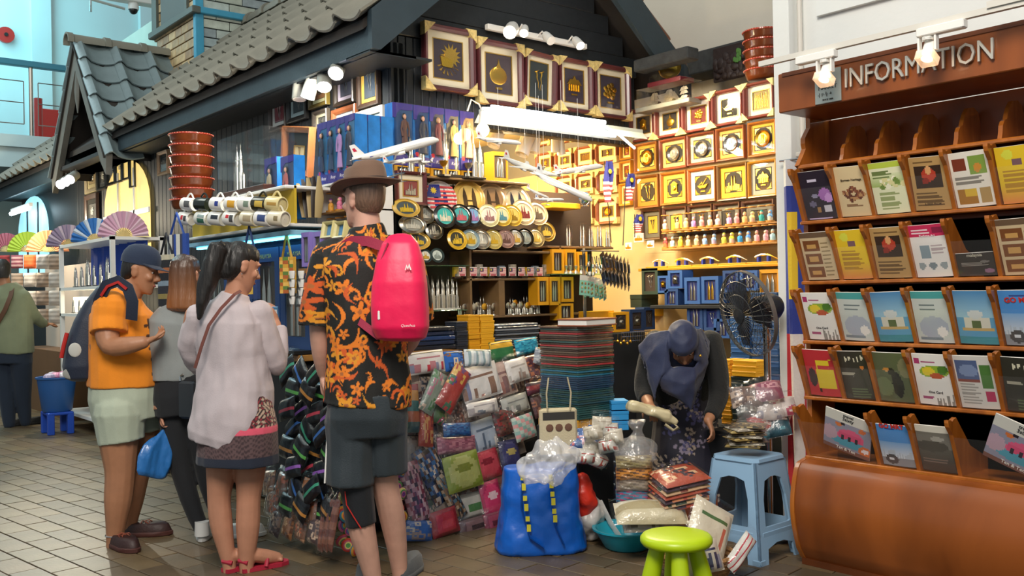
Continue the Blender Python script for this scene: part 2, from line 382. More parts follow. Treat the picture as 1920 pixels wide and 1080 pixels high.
rm = B().loft([np.array([(x*f, y, z*f) for x, z in rp]+[(x*f*.82, y, z*f*.82) for x, z in rp[::-1]]) for y, f in ((0, 1.1), (.06, 1.1), (.07, .95), (.44, .88))]).mesh('ridge_tile', True, 35)
for y in np.arange(YE, 15, .4): mob('ridge_tile', rm, RT, rd, T(kloc(RX, y, RZ+.02)))
# fascia and barge boards
fb = B().box(kloc(EX+.03, YE+.02, 2.79), kloc(EX+.07, 9.75, EZ-.02), ch=.004); fb.ob('fascia', FASC, kiosk)
B().box(kloc(EX+.03, 11.68, 2.76), kloc(EX+.07, 15.3, EZ-.03), ch=.004).ob('fascia', FASC, kiosk)
B().box(kloc(EX+.07, YE+.02, 2.78), kloc(GX+.02, 15.3, 2.80)).ob('soffit', DK, kiosk)
def bar(b, p0, p1, h, y0, y1):
    """board between two xz points (top edge), hanging h down"""
    n = np.array([-(p1[1]-p0[1]), p1[0]-p0[0]]); n = n/np.linalg.norm(n)*h
    b.prism([(p0[0], p0[1]), (p0[0]+n[0]*-1, p0[1]-n[1]), (p1[0]-n[0], p1[1]-n[1]), (p1[0], p1[1])], y0, y1)
for s_ in (-1, 1):
    b = B(); e = EX+.02 if s_ < 0 else 2*RX-EX-.02
    V = [(e-GX, EZ+.0), (RX-GX, RZ+.0), (RX-GX, RZ-.30), (e-GX+.06*(-s_), EZ-.235), (e-GX, EZ-.235)]
    b.prism(V if s_ < 0 else V[::-1], YE-GY-.02, YE-GY+.025); b.ob('barge_board', FASC, kiosk)
B().box(kloc(EX+.03, YE+.02, 2.785), kloc(3.45, GY+.02, 2.80)).ob('soffit', DK, kiosk)
# rafter beam of the neighbouring lean-to, against the cream wall
OLDW = mat('weathered dark beam', '#3a3c3c', .85, var=.3, vs=18, bump=.5, bs=30)
a, c_ = pX(1275, 130, 5.95), pX(1452, 82, 5.95)
o = tag(B().box((5.88, c_[1]-.3, a[2]-.085), (6.15, a[1]+.1, a[2]+.085), ch=.008).ob('wall_beam', OLDW), 'rough dark timber beam along the cream wall above the frames', 'beam')
a, c_ = pX(1192, 112, 5.35), pX(1290, 98, 5.35)
tag(B().box((5.32, c_[1]-.02, c_[2]-.05), (5.45, a[1], c_[2]+.04), ch=.008).ob('beam_end', OLDW), 'short weathered beam end jutting out under the right eave', 'beam')
# interior of the shop
INW = mat('shop interior wall', '#c9b487', .8)
tag(B().box((3.9, 7.6, 0), (5.62, 7.65, 2.75)).ob('wall_shop_back', INW), kind='structure')
tag(B().box((3.86, GY+.1, 0), (3.93, 7.6, 2.75)).ob('wall_shop_left', INW), kind='structure')
tag(B().box((5.575, 3.1, 0), (5.62, 7.6, 2.36)).ob('wall_shop_right', INW), kind='structure')
tag(B().box((3.9, GY+.1, 2.72), (5.6, 7.6, 2.76)).ob('ceiling', INW), kind='structure')
# ------------------------------------------------------------------ dormer porch
DX, DY0, DY1, DZ, DA = 2.9, 9.72, 11.7, 2.80, 4.06
dm = thing('porch_gable', 'steep tiled porch gable projecting from the kiosk roof', 'gable', (DX, (DY0+DY1)/2, DZ))
hw = (DY1-DY0)/2; rise = DA-DZ
for s_ in (-1, 1):   # barge boards (in plane x = const): local y sideways
    b = B(); V = [(s_*hw*1.03, -.05), (0, rise), (0, rise-.30), (s_*(hw-.17), -.1), (s_*hw*1.0, -.25)]
    pts = [(-.03, y, z) for y, z in V]+[(.03, y, z) for y, z in V]; n = 5
    b.raw(pts, [tuple(range(n)), tuple(range(2*n-1, n-1, -1))]+[(i, i+n, (i+1) % n+n, (i+1) % n) for i in range(n)]); b.ob('barge_board', mat('grey taupe board', '#6a675f', .6, var=.15, vs=8), dm)
B().lathe([(.01, rise-.75), (.05, rise-.6), (.06, rise-.5), (.03, rise-.3), (.05, rise-.2)], 8, t=T((-.01, 0, 0), s=(.5, 1, 1))).ob('finial', mat('grey taupe board'), dm, True)
B().raw([(.5, -hw, -.2), (.5, hw, -.2), (.5, 0, rise-.05)], [(0, 1, 2)]).ob('tympanum', DK, dm)
B().box((0, -hw+.1, -.02), (.5, hw-.1, .02)).ob('soffit', DK, dm)
dsl = math.atan2(rise+.06, hw); dl = math.hypot(rise, hw)*1.03
dmesh = tile_mesh(.36, dl/6, 'roof_tile', .035)
DT = mat('blue grey glazed tile', '#78878a', .5, var=.2, vs=3, bump=.15, bs=40)
for s_ in (-1, 1):
    V = [(-.05, s_*hw, -.06), (1.75, s_*hw, -.06), (1.75, 0, rise-.03), (-.05, 0, rise-.03)]
    rdm = B().raw(V+[(x, y, z-.03) for x, y, z in V], [(0, 1, 2, 3), (7, 6, 5, 4), (0, 4, 5, 1), (3, 2, 6, 7), (0, 3, 7, 4), (1, 5, 6, 2)]).ob('roof_slope', ROOFD, dm)
    for c_ in range(5):
        for r in range(6):
            s = r*dl/6-.03
            if r < c_: continue
            if s_ < 0: Mx = Matrix.Translation((-.05+c_*.36, -hw*1.02+math.cos(dsl)*s, -.06+math.sin(dsl)*s)) @ Matrix.Rotation(dsl, 4, 'X')
            else: Mx = Matrix.Translation((.31+c_*.36, hw*1.02-math.cos(dsl)*s, -.06+math.sin(dsl)*s)) @ Matrix.Rotation(PI, 4, 'Z') @ Matrix.Rotation(dsl, 4, 'X')
            mob('roof_tile', dmesh, DT if s_ < 0 else BROWNT, rdm, Mx)
for i in range(5):
    mob('ridge_tile', rm, RT, dm, T((-.12+i*.38, 0, rise+.0), -PI/2, s=(.95, 1, .95)))
# ------------------------------------------------------------------ brick tower on the roof
TX, TY = 3.86, 9.87
tw = thing('brick_tower', 'small brick clad turret with blue painted trim on the kiosk roof', 'turret', (TX, TY, 3.4))
MORT = mat('dark mortar', '#1d1f20', .9); BRK = mat('light tinted brick', attr=True, rough=.55, var=.2, vs=12, bump=.3, bs=50)
core = B().box((.02, .02, 0), (1.5, 1.25, 2.2)).ob('core', MORT, tw)
bc_warm_lit = ['#b59a72', '#a88d66', '#9c8060', '#c2a67b', '#8f7557']; bc_teal_lit = ['#aeb7b0', '#9aa7a8', '#b9bfb2', '#8c9699', '#a3a99c']  # light put into the brick colours: warm on left face, teal on right
def brick(w, cl): return B().box((.004, 0, .005), (w-.004, .03, .093), cl, ch=.003).mesh('brick')
bmA = [brick(.30, c) for c in bc_teal_lit]; bmh = [brick(.15, c) for c in bc_teal_lit]; bmB = [brick(.19, c) for c in bc_warm_lit]; bmBh = [brick(.095, c) for c in bc_warm_lit]
for r in range(22):
    z = r*.1; x = .07
    if r % 2: mob('brick', bmh[RNG.randint(5)], BRK, core, T((x, 0, z))); x += .15
    while x < 1.35: mob('brick', bmA[RNG.randint(5)], BRK, core, T((x, 0, z))); x += .30
    y = .05
    if r % 2: mob('brick', bmBh[RNG.randint(5)], BRK, core, T((0, y+.095, z), FX)); y += .095
    while y < 1.15:
        if not(z > 1.02 and .22 < y < .95): mob('brick', bmB[RNG.randint(5)], BRK, core, T((0, y+.19, z), FX))
        y += .19
BLT = mat('bright blue trim', '#3f93b3', .45, var=.1)
GRT = mat('grey green trim', '#515650', .5)
B().box((-.015, -.02, 0), (.075, .05, 2.2), ch=.005).ob('corner_post', BLT, tw)
B().box((-.06, -.06, .93), (1.5, .03, 1.0), ch=.008).ob('ledge', BLT, tw); B().box((-.065, -.065, .925), (.03, 1.3, 1.0), ch=.008).ob('ledge', GRT, tw)
B().box((-.02, .24, 1.0), (.015, 1.0, 2.2)).ob('blind_window', mat('grey shutter', '#545c5a', .6), tw); B().box((-.03, .19, 1.0), (.02, .26, 2.2)).ob('window_post', GRT, tw); B().box((-.03, 1.12, 1.0), (.03, 1.27, 2.2)).ob('window_post', GRT, tw)
B().lathe([(.02, 0), (.09, .02), (.1, .08), (.04, .14)], 14, t=T((-.1, .6, 1.72))).ob('lamp_cap', GRT, tw, True)
# ------------------------------------------------------------------ information rack (local x to the right = -Y, y = depth, z up)
RO = (3.95, 2.66, 0)
RW = wood('rack veneer', '#6b3512', '#9a5220', .38, 2.2, (1.5, 1.5, .35), .12, .05)
RWD = wood('rack dark veneer', '#4a230c', '#6d3714', .4, 2.5, (1.5, 1.5, .35), .2, .05)
RWE = wood('rack edge wood', '#8a4a18', '#b96c28', .25, 3, (4, 4, 1), .5, .05)
rack = thing('brochure_rack', 'wooden information rack with bulging base and five rows of brochure pockets', 'rack', RO, FX)
WID = 2.0
def rz_(py, X=4.0): return pX(1510, py, X)[2]
ZL = [1.633, 1.346, 1.063, .797, .512]; ZT = 1.902
# bulging base: loft of profile along x
prof = [(.10, .0), (.0, .03), (-.035, .08)]+[(-.035-.045*math.sin(t*PI), .08+t*.40) for t in np.linspace(.05, .95, 10)]+[(-.02, .485), (.04, .50), (.5, .50), (.5, 0)]
b = B(); b.loft([np.array([(x, y, z) for y, z in prof]) for x in (.014, WID)]); b.ob('bulging_base', RW, rack, True, sharp=30)
prof2 = [(y-.006 if i < len(prof)-2 else y, z) for i, (y, z) in enumerate(prof)]
b = B(); b.loft([np.array([(x, y, z) for y, z in prof2]) for x in (-.008, .014)]); b.ob('base_end', RWE, rack, True, sharp=30)
B().box((.0, -.01, -.0), (WID, .08, .03)).ob('plinth', RWD, rack)
B().box((0, .28, .5), (WID, .32, 2.14)).ob('back_panel', RW, rack)
# scalloped sides
def side_poly():
    P = [(.30, 2.16), (.115, 2.16)]
    for z, y in ((2.09, .115), (2.06, .09), (2.035, .07), (2.01, .068), (1.985, .075), (1.965, .062), (1.94, .045), (1.92, .03), (1.90, .015)): P.append((y, z))
    return P+[(.08, 1.86), (.08, .5), (.30, .5)]
def slab(poly, x0, x1):   # polygon in (y,z), thickness along x
    n = len(poly); V = [(x0, y, z) for y, z in poly]+[(x1, y, z) for y, z in poly]
    return B().raw(V, [tuple(range(n)), tuple(range(2*n-1, n-1, -1))]+[(i, i+n, (i+1) % n+n, (i+1) % n) for i in range(n)])
slab(side_poly(), -.012, .012).ob('side_panel', RWE, rack)
B().box((0, .02, ZT-.02), (WID, .30, ZT), ch=.005).ob('shelf', RWE, rack)
DXS = [.012, .207, .377, .561, .742, .924, 1.115, 1.31, 1.5, 1.69, 1.88]
# finials standing on the top shelf
fin = [(.28, 0), (.28, .12), (.26, .16), (.22, .178), (.17, .17), (.14, .14), (.125, .115), (.115, .09), (.09, .08), (.075, .06), (.07, .03), (.06, 0)]
fm = slab(fin, -.009, .009).mesh('divider')
for x in DXS[1:]: mob('finial_divider', fm, RWE, rack, T((x, 0, ZT)))
# pockets: dividers lean out towards the top
dv = [(.05, -.012), (.045, .0), (.005, .10), (-.03, .18), (-.062, .215), (-.068, .232), (-.068, .244), (-.05, .244), (-.035, .236), (-.02, .245), (-.0, .25), (.12, .12), (.28, .05), (.28, -.012)]
dmm = slab(dv, -.009, .009).mesh('divider')
for r, z in enumerate(ZL):
    B().box((0, .03, z-.018), (WID, .30, z), ch=.004).ob('shelf', RWE, rack)
    B().box((0, .28, z), (WID, .285, z+.26)).ob('pocket_back', RWD, rack)
    cols = DXS if r < 4 else [DXS[0], DXS[2], DXS[3], DXS[4], DXS[6], DXS[8], DXS[10]]
    for i, x in enumerate(cols):
        mob('divider', dmm, RWE, rack, T((x, 0, z)))
        if i+1 < len(cols):
            x1 = cols[i+1]; hh = .15 if r != 4 else .17
            V = [(x+.01, .043, z+.004), (x1-.01, .043, z+.004), (x1-.01, .04-.40*hh, z+hh), (x+.01, .04-.40*hh, z+hh)]; V += [(a, b_-.003, c_) for a, b_, c_ in V]
            B().raw(V, [(0, 1, 2, 3), (7, 6, 5, 4), (0, 4, 5, 1), (1, 5, 6, 2), (2, 6, 7, 3), (3, 7, 4, 0)]).ob('acrylic_front', ACRY, rack)
# header board
hb = B().box((-.055+.06, -.13, 2.135), (WID, .24, 2.318), ch=.004).ob('header', RW, rack)
B().box((.03, -.135, 2.27+.03), (WID, -.128, 2.318)).ob('header_moulding', RWD, rack)
BRUSH = mat('brushed steel letters', '#c4c0b6', .45, .5)
x0, x1 = 2.66-pX(1588, 150, 3.82)[1], 2.66-pX(1866, 105, 3.82)[1]
tx = text('INFORMATION', .088, .012, 'letters', BRUSH, rack, T(((x0+x1)/2, -.142, 2.19)), sx=1.0)
tx.scale.x = (x1-x0)/tx.dimensions.x
xa, xb = 2.66-pX(1529, 150, 3.82)[1], 2.66-pX(1578, 150, 3.82)[1]
pl = B().box((xa, -.138, 2.14), (xb, -.130, 2.29), ch=.002).ob('plaque', mat('grey steel plate', '#a9b0ab', .4, .6), rack)
DKT = mat('dark print', '#33302c', .6)
for s, z, h in (('CENTRAL', 2.225, .015), ('MARKET', 2.202, .018), ('SINCE 1888', 2.152, .008)): text(s, h, .002, 'lettering', DKT, pl, T(((xa+xb)/2, -.139, z)))
b = B()
for i in range(4):
    cx = xa+.022+i*.019
    for k in range(4): b.cb((cx+RNG.uniform(-.004, .004), -.139, 2.18+RNG.uniform(-.006, .006)), (RNG.uniform(.004, .012), .002, .0016) if k % 2 else (.0016, .002, RNG.uniform(.005, .012)))
b.ob('lettering', DKT, pl)
# brochures ------------------------------------------------------------
def canvas(nu, nv, bgc): return np.tile(np.array(lin(bgc)), (nv, nu, 1))
def rect(c, x0, y0, x1, y1, col):
    nv, nu = c.shape[:2]; c[int(y0*nv):max(int(y1*nv), int(y0*nv)+1), int(x0*nu):max(int(x1*nu), int(x0*nu)+1)] = lin(col)
def disc(c, x, y, rx, ry, col):
    nv, nu = c.shape[:2]; V, U = np.mgrid[0:nv, 0:nu]; m = ((U+.5)/nu-x)**2/rx**2+((V+.5)/nv-y)**2/ry**2 < 1; c[m] = lin(col)
def grad(c, y0, y1, ca, cb):
    nv = c.shape[0]; a, b_ = np.array(lin(ca)), np.array(lin(cb))
    for v in range(int(y0*nv), int(y1*nv)): f = (v/nv-y0)/max(y1-y0, 1e-6); c[v] = a*(1-f)+b_*f
def lines(c, x0, x1, y0, y1, n, col, fill=.4):
    for k in range(n): rect(c, x0, y0+(y1-y0)*k/n, x0+(x1-x0)*RNG.uniform(.7, 1), y0+(y1-y0)*(k+fill)/n, col)
def br_orchid():
    c = canvas(26, 36, '#2a2430'); lines(c, .3, .7, .78, .86, 2, '#cfc6d8'); disc(c, .75, .5, .2, .13, '#a36bb0'); disc(c, .85, .42, .12, .1, '#c493cf'); disc(c, .42, .48, .1, .05, '#8e8aa2'); disc(c, .3, .32, .12, .06, '#6b6680'); rect(c, .45, .15, .56, .27, '#a07a4c'); rect(c, .68, .16, .9, .3, '#c9c5ce'); lines(c, .1, .9, .02, .06, 1, '#b8a8c8'); return c
def br_borneo():
    c = canvas(26, 36, '#d9c296')
    for k in range(60): disc(c, .5+.33*math.cos(k*1.7)*RNG.uniform(.3, 1), .45+.14*math.sin(k*1.7)*RNG.uniform(.3, 1), .05, .035, ['#7a3f25', '#8d5030', '#5e2d1a', '#b98a5a'][k % 4])
    lines(c, .25, .75, .2, .26, 2, '#8d6a48'); return c
def br_green():
    c = canvas(26, 36, '#e6e6c0'); rect(c, 0, .9, 1, 1, '#b9c94a'); grad(c, .55, .8, '#a8bd72', '#e2e4bc')
    for k in range(14): disc(c, RNG.uniform(.2, .95), RNG.uniform(.52, .68), .08, .05, ['#f2eed2', '#dfd79b', '#6f8a3a'][k % 3])
    lines(c, .1, .7, .72, .86, 4, '#6f7f4a'); lines(c, .2, .8, .1, .45, 9, '#9aa56c'); return c
def br_brown():
    c = canvas(26, 36, '#b7925c'); rect(c, .12, .42, .88, .86, '#3a2a20'); disc(c, .5, .66, .2, .12, '#b5402c'); disc(c, .5, .75, .09, .08, '#d9a06a'); disc(c, .4, .55, .1, .06, '#8c2d22'); lines(c, .1, .9, .1, .36, 6, '#6e5230'); lines(c, .15, .85, .9, .97, 1, '#6e5230'); return c
def br_photos():
    c = canvas(26, 36, '#e8e0d2'); rect(c, .08, .68, .45, .9, '#7d3a28'); rect(c, .52, .6, .96, .93, '#7f9a45'); disc(c, .7, .7, .1, .08, '#c98a3c'); lines(c, .1, .9, .42, .58, 4, '#8a8378'); rect(c, .08, .06, .6, .36, '#a8742e'); rect(c, .3, .2, .6, .34, '#d8b13c'); rect(c, .66, .06, .96, .36, '#b08f5a'); return c
def br_yellow():
    c = canvas(26, 36, '#e4c02e'); grad(c, 0, .35, '#d98a4a', '#e4c02e'); rect(c, .4, .68, .62, .8, '#7a5a60'); lines(c, .12, .8, .2, .6, 10, '#b5872c'); disc(c, .3, .86, .14, .08, '#d9d84a'); return c
def br_rooms():
    c = canvas(26, 36, '#cbb48e'); rect(c, 0, .9, 1, 1, '#6a5440')
    for y in (.08, .36, .62): rect(c, .1, y, .62, y+.22, '#7a4a2a'); rect(c, .2, y+.05, .5, y+.14, '#c99a5a')
    lines(c, .68, .95, .1, .85, 9, '#8f7a58'); return c
def br_pink():
    c = canvas(26, 36, '#e8e2dc'); rect(c, 0, .78, 1, 1, '#c8325a'); lines(c, .1, .6, .84, .95, 2, '#f1d5d8'); rect(c, .68, .84, .95, .95, '#8c2746'); rect(c, .25, .38, .5, .62, '#8898a0'); disc(c, .2, .22, .1, .07, '#97a0a2'); disc(c, .5, .22, .1, .07, '#7f8a90'); disc(c, .8, .22, .1, .07, '#97a0a2'); lines(c, .55, .95, .45, .65, 4, '#b9a8a8'); return c
def br_dark():
    c = canvas(26, 36, '#3a3430'); lines(c, .12, .85, .45, .62, 3, '#9a938a'); disc(c, .8, .2, .12, .1, '#8f6a80'); disc(c, .72, .6, .12, .06, '#75706a'); return c
def br_card():
    c = canvas(26, 36, '#ece8e2'); rect(c, .06, .82, .2, .92, '#b03a72'); lines(c, .26, .7, .84, .9, 1, '#a9527a'); disc(c, .55, .66, .4, .12, '#8fae3a'); disc(c, .4, .66, .18, .09, '#e2c93a'); disc(c, .78, .7, .14, .09, '#4f7a30'); disc(c, .6, .58, .2, .05, '#b9502e'); lines(c, .12, .5, .12, .2, 2, '#a9527a')
    for k in range(9): rect(c, .5+k*.055, 0, .54+k*.055, RNG.uniform(.06, .25), '#8f8a84')
    return c
def br_map():
    c = canvas(26, 36, '#c9cfc8'); rect(c, 0, .88, 1, 1, '#4fa2a0'); disc(c, .5, .3, .4, .22, '#aeb4c0'); disc(c, .7, .22, .14, .1, '#efe9e2'); rect(c, .1, .06, .7, .12, '#7d8a92'); lines(c, .2, .8, .66, .8, 2, '#6f7b7c'); return c
def br_palace():
    c = canvas(26, 36, '#5f9fc4'); grad(c, .5, 1, '#9cc4d6', '#4a86b8'); rect(c, .2, .3, .85, .52, '#dbd6c4'); rect(c, .42, .28, .62, .46, '#5a6a3c'); rect(c, .12, .26, .95, .32, '#c9a86a'); rect(c, 0, 0, 1, .16, '#3f8f9c'); disc(c, .5, .56, .2, .08, '#d2d6d2'); return c
def br_mrt():
    c = canvas(26, 36, '#4d8ed0'); grad(c, .2, .6, '#d5dbe2', '#6ea4d8')
    for k in range(12): rect(c, k/12, .2, k/12+.06, RNG.uniform(.25, .42), '#b5c0cc')
    rect(c, 0, 0, 1, .2, '#8d9298'); disc(c, .32, .16, .2, .12, '#4a4a4c'); rect(c, .25, .14, .4, .22, '#d8dce0'); lines(c, .3, .7, .9, .95, 1, '#3a4a8a'); return c
def br_motown():
    c = canvas(26, 36, '#c02f38')
    for k in range(16): rect(c, RNG.uniform(.3, .75), RNG.uniform(.05, .8), RNG.uniform(.78, .95), RNG.uniform(.1, .9), ['#e0c52e', '#2a1d1d', '#c02f38'][k % 3])
    disc(c, .2, .4, .14, .2, '#1f1a1c'); return c
def br_lights():
    c = canvas(26, 36, '#35332c')
    for x in (.3, .42, .55, .68, .8): disc(c, x, .86-.03*((x*10) % 2), .03, .05, '#d9d3b8')
    lines(c, .1, .6, .5, .6, 2, '#a8a290'); disc(c, .75, .66, .06, .04, '#c8742e'); lines(c, .3, .95, .05, .25, 4, '#5c6a4a'); return c
def br_bird():
    c = canvas(26, 36, '#5a6144'); disc(c, .6, .35, .16, .26, '#23241f'); disc(c, .48, .62, .1, .08, '#2b2a22'); disc(c, .34, .66, .1, .04, '#c98a3c'); disc(c, .2, .3, .25, .2, '#6f7a54'); disc(c, .9, .7, .2, .2, '#7d7a5a'); return c
def br_build():
    c = canvas(26, 36, '#d8d3cc'); rect(c, .06, .58, .62, .92, '#53628a'); disc(c, .36, .72, .24, .12, '#7f8fb2'); rect(c, .68, .4, .94, .86, '#4f7a3c'); rect(c, .7, .14, .94, .34, '#b8385e'); lines(c, .1, .6, .1, .5, 8, '#a5a09a'); rect(c, .06, .5, .62, .56, '#8a4a42'); return c
def br_sixty():
    c = canvas(34, 32, '#8e8ea0'); rect(c, 0, .78, 1, 1, '#cfcdc4'); disc(c, .58, .42, .28, .2, '#d8587e'); rect(c, .34, .3, .82, .5, '#d04a72'); disc(c, .55, .26, .4, .1, '#4f9ab0'); disc(c, .12, .4, .18, .18, '#b79aa8'); disc(c, .9, .2, .14, .12, '#d0703a'); disc(c, .9, .2, .07, .06, '#e8dfe0'); rect(c, .4, .32, .46, .46, '#2c2430'); rect(c, .54, .33, .6, .46, '#2c2430'); rect(c, .7, .32, .76, .46, '#2c2430'); rect(c, 0, .0, 1, .12, '#7a5248')
    disc(c, .3, .68, .07, .05, '#c9703c'); disc(c, .8, .68, .08, .06, '#c8652e'); disc(c, .4, .72, .05, .04, '#2b2630'); return c
def br_grey():
    c = canvas(26, 36, '#77736a'); rect(c, 0, .88, 1, 1, '#d9d4c6'); grad(c, .0, .5, '#3a3630', '#5e5a52'); disc(c, .6, .72, .2, .05, '#a5a197'); disc(c, .4, .55, .5, .12, '#4c4942'); lines(c, .1, .9, .2, .3, 2, '#7d6a60'); return c
def brochure(x, r, w, h, cv, label, dz=0, tilt=0, name='brochure', dy=0, words=()):
    """stands in pocket row r at local x, leaning with its top outwards"""
    z = ZL[r]+.006+dz; an = math.radians(20)
    loc = Matrix.Translation(RO) @ Matrix.Rotation(FX, 4, 'Z') @ Vector((x, .054+dy, z))
    o = thing(name, label, 'brochure', loc, 0, 'brochures in the information rack'); o.matrix_local = Matrix.Translation(loc) @ Matrix.Rotation(FX, 4, 'Z') @ Matrix.Rotation(an, 4, 'X') @ Matrix.Rotation(tilt, 4, 'Y')
    nv, nu = cv.shape[:2]; b = B().grid(w, h, nu, nv, lambda u, v: -.0035*np.sin(u*PI), cv); b.ob('cover', VCG, o)
    B().box((-w/2, .0005, 0), (w/2, .006, h*.997), '#e6e1d8').ob('pages', VC, o)
    for s, zz, hh, cl, bold in words: text(s, hh, .0006, 'lettering', mat('ink '+cl, cl, .5), o, T((0, -.0045, zz)), bold=bold)
    return o
cx = lambda i, r=0: (DXS[i]+DXS[i+1])/2
GM = [('GO MRT', .185, .022, '#c8322a', .0012)]; OC = [('One Card', .055, .011, '#3a3a3e', .0003)]
rowsB = [
 [(br_orchid, 'dark orchid flyer with lettering'), (br_borneo, 'cream flyer with a brown insect emblem', [('Borneo Heritage', .168, .011, '#3a2c1c', .0003)]), (br_green, 'pale green spa leaflet with white flowers'), (br_brown, 'tan leaflet with a seated couple photo', [('& FREE FROM', .024, .009, '#5c4428', .0002)]), (br_photos, 'stack of white leaflets with food photos'), (br_yellow, 'bright yellow leaflet with a small portrait')],
 [(br_rooms, 'tan leaflet with three room photos'), (br_yellow, 'yellow and orange gradient leaflet'), (br_brown, 'brown leaflet with a dark portrait panel'), (br_pink, 'white flyer with a pink title band', [('Perfume Art', .182, .010, '#f4e6e6', .0002)]), (br_dark, 'short dark leaflet low in its pocket', [('malaysia', .085, .014, '#c9c2ae', .0002)]), (br_rooms, 'beige leaflet with small interior photos')],
 [(br_card, 'white travel card leaflet with fruit', OC), (br_map, 'grey teal city map leaflet'), (br_palace, 'blue leaflet with a white palace'), (br_map, 'teal topped map leaflet with large characters'), (br_palace, 'sky blue palace guide stack'), (br_mrt, 'blue train guide with red title', GM)],
 [(br_motown, 'red and yellow show leaflet'), (br_lights, 'dark leaflet with small hanging lights'), (br_bird, 'olive leaflet with a black hornbill'), (br_card, 'white travel card leaflet with green fruit', OC), (br_build, 'white leaflet with a blue building photo'), (br_lights, 'black leaflet with lamp drawings')],
]
rn = ['top', 'second', 'third', 'fourth']
for r, row in enumerate(rowsB):
    for i, e in enumerate(row):
        w = .160; h = .235
        if (r, i) == (1, 4): h = .10
        brochure(cx(i), r, w, h, e[0](), e[1]+', in the %s pocket row' % rn[r], words=e[2] if len(e) > 2 else (), tilt=RNG.uniform(-.03, .03))
brochure(cx(3)-.055, 3, .08, .17, br_card(), 'narrow travel card leaflet tucked behind another in the fourth row', dy=.03)
brochure(cx(0)+.05, 2, .09, .2, br_card(), 'second travel card leaflet half hidden behind the first, third row', dy=.03, tilt=.08)
brochure((DXS[0]+DXS[2])/2+.01, 4, .23, .205, br_sixty(), 'travel magazine with a pink birthday cake, tilted in the bottom left pocket', tilt=.30, dz=.03, words=[('travel', .187, .016, '#26262a', .0004), ('3sixty', .168, .017, '#26262a', .0004), ('Ten & Ten', .01, .016, '#e8e2da', .0003)], name='magazine')
brochure(cx(2), 4, .15, .20, br_mrt(), 'blue train guide with red title in the bottom row', words=GM)
brochure(cx(3), 4, .15, .215, br_grey(), 'grey magazine with a cream top strip in the bottom row', name='magazine')
brochure((DXS[4]+DXS[6])/2+.02, 4, .24, .215, br_sixty(), 'travel magazine with a pink birthday cake, tilted in the bottom right pocket', tilt=.42, dz=.05, words=[('travel', .197, .016, '#26262a', .0004), ('3sixty', .176, .017, '#26262a', .0004), ('Ten & Ten', .01, .016, '#e8e2da', .0003)], name='magazine')
# lamp rail above the rack
RL = 3.70
za, zb = pX(1425, 121, RL), pX(1880, 22, RL)
rail = thing('lamp_rail', 'thin cream lamp rail spanning above the information sign', 'rail', (RL, za[1], za[2]))
v = np.array(zb)-np.array(za); B().box((-.012, v[1]-.6, -.012), (.012, 0, .012)).ob('bar', PIPE, rail, t=None)
B().box((-.02, v[1]-.2, .005), (.02, v[1]+.05, .03)).ob('cover', PIPE, rail)
LAMPW = mat('warm lamp face', '#ffd9b0', .3, emit=14)
for i, (px, py, cxp, cyp) in enumerate(((1545, 140, 1535, 112), (1738, 100, 1770, 62))):
    P = pX(cxp, cyp, RL-.01); o = thing('rack_spotlight', ['white track spotlight over the left end of the sign', 'white track spotlight in front of the sign lettering'][i], 'spotlight', (RL-.02, P[1], za[2]-.02), FX, 'spotlights over the information rack')
    Q = pX(px, py, RL-.03); dx = -(Q[1]-P[1]); dz = Q[2]-za[2]+.02
    B().box((-.10, -.02, -.03), (.09, .02, .005), ch=.004).ob('gear_box', WHITEP, o)
    for s in (-.034, .034): B().box((dx+s-.004, -.012, dz+.01), (dx+s+.004, .012, -.028)).ob('bracket', WHITEP, o)
    t = T((dx, 0, dz), rx=math.radians(-28))
    hd = B().lathe([(.018, .055), (.024, .05), (.026, .0)], 14, t=t).ob('lamp_body', WHITEP, o, True)
    B().box((-.035, -.035, -.042), (.035, .035, .0), t=t, ch=.004).ob('shade', glass('frosted lamp shade', gl=.1, op=.35, body=(1, .85, .7)), o)
    B().lathe([(.0, -.030), (.022, -.026)], 14, t=t).ob('lamp_face', LAMPW, o)
    m = B(); [m.tube([(dx+.02*math.cos(a), .02*math.sin(a)+.01*0, dz+.055+.004*k) for a in np.linspace(0, 2*PI, 9)], .003, 5) for k in range(3)]; m.ob('heat_sink', WHITEP, o)
    wp = o.matrix_local @ Vector((dx, -.02, dz-.05)); spot('rack_spot', wp, (4.02, wp.y-.05, 1.2), 50, (1, .70, .38), 105, .8, .02)
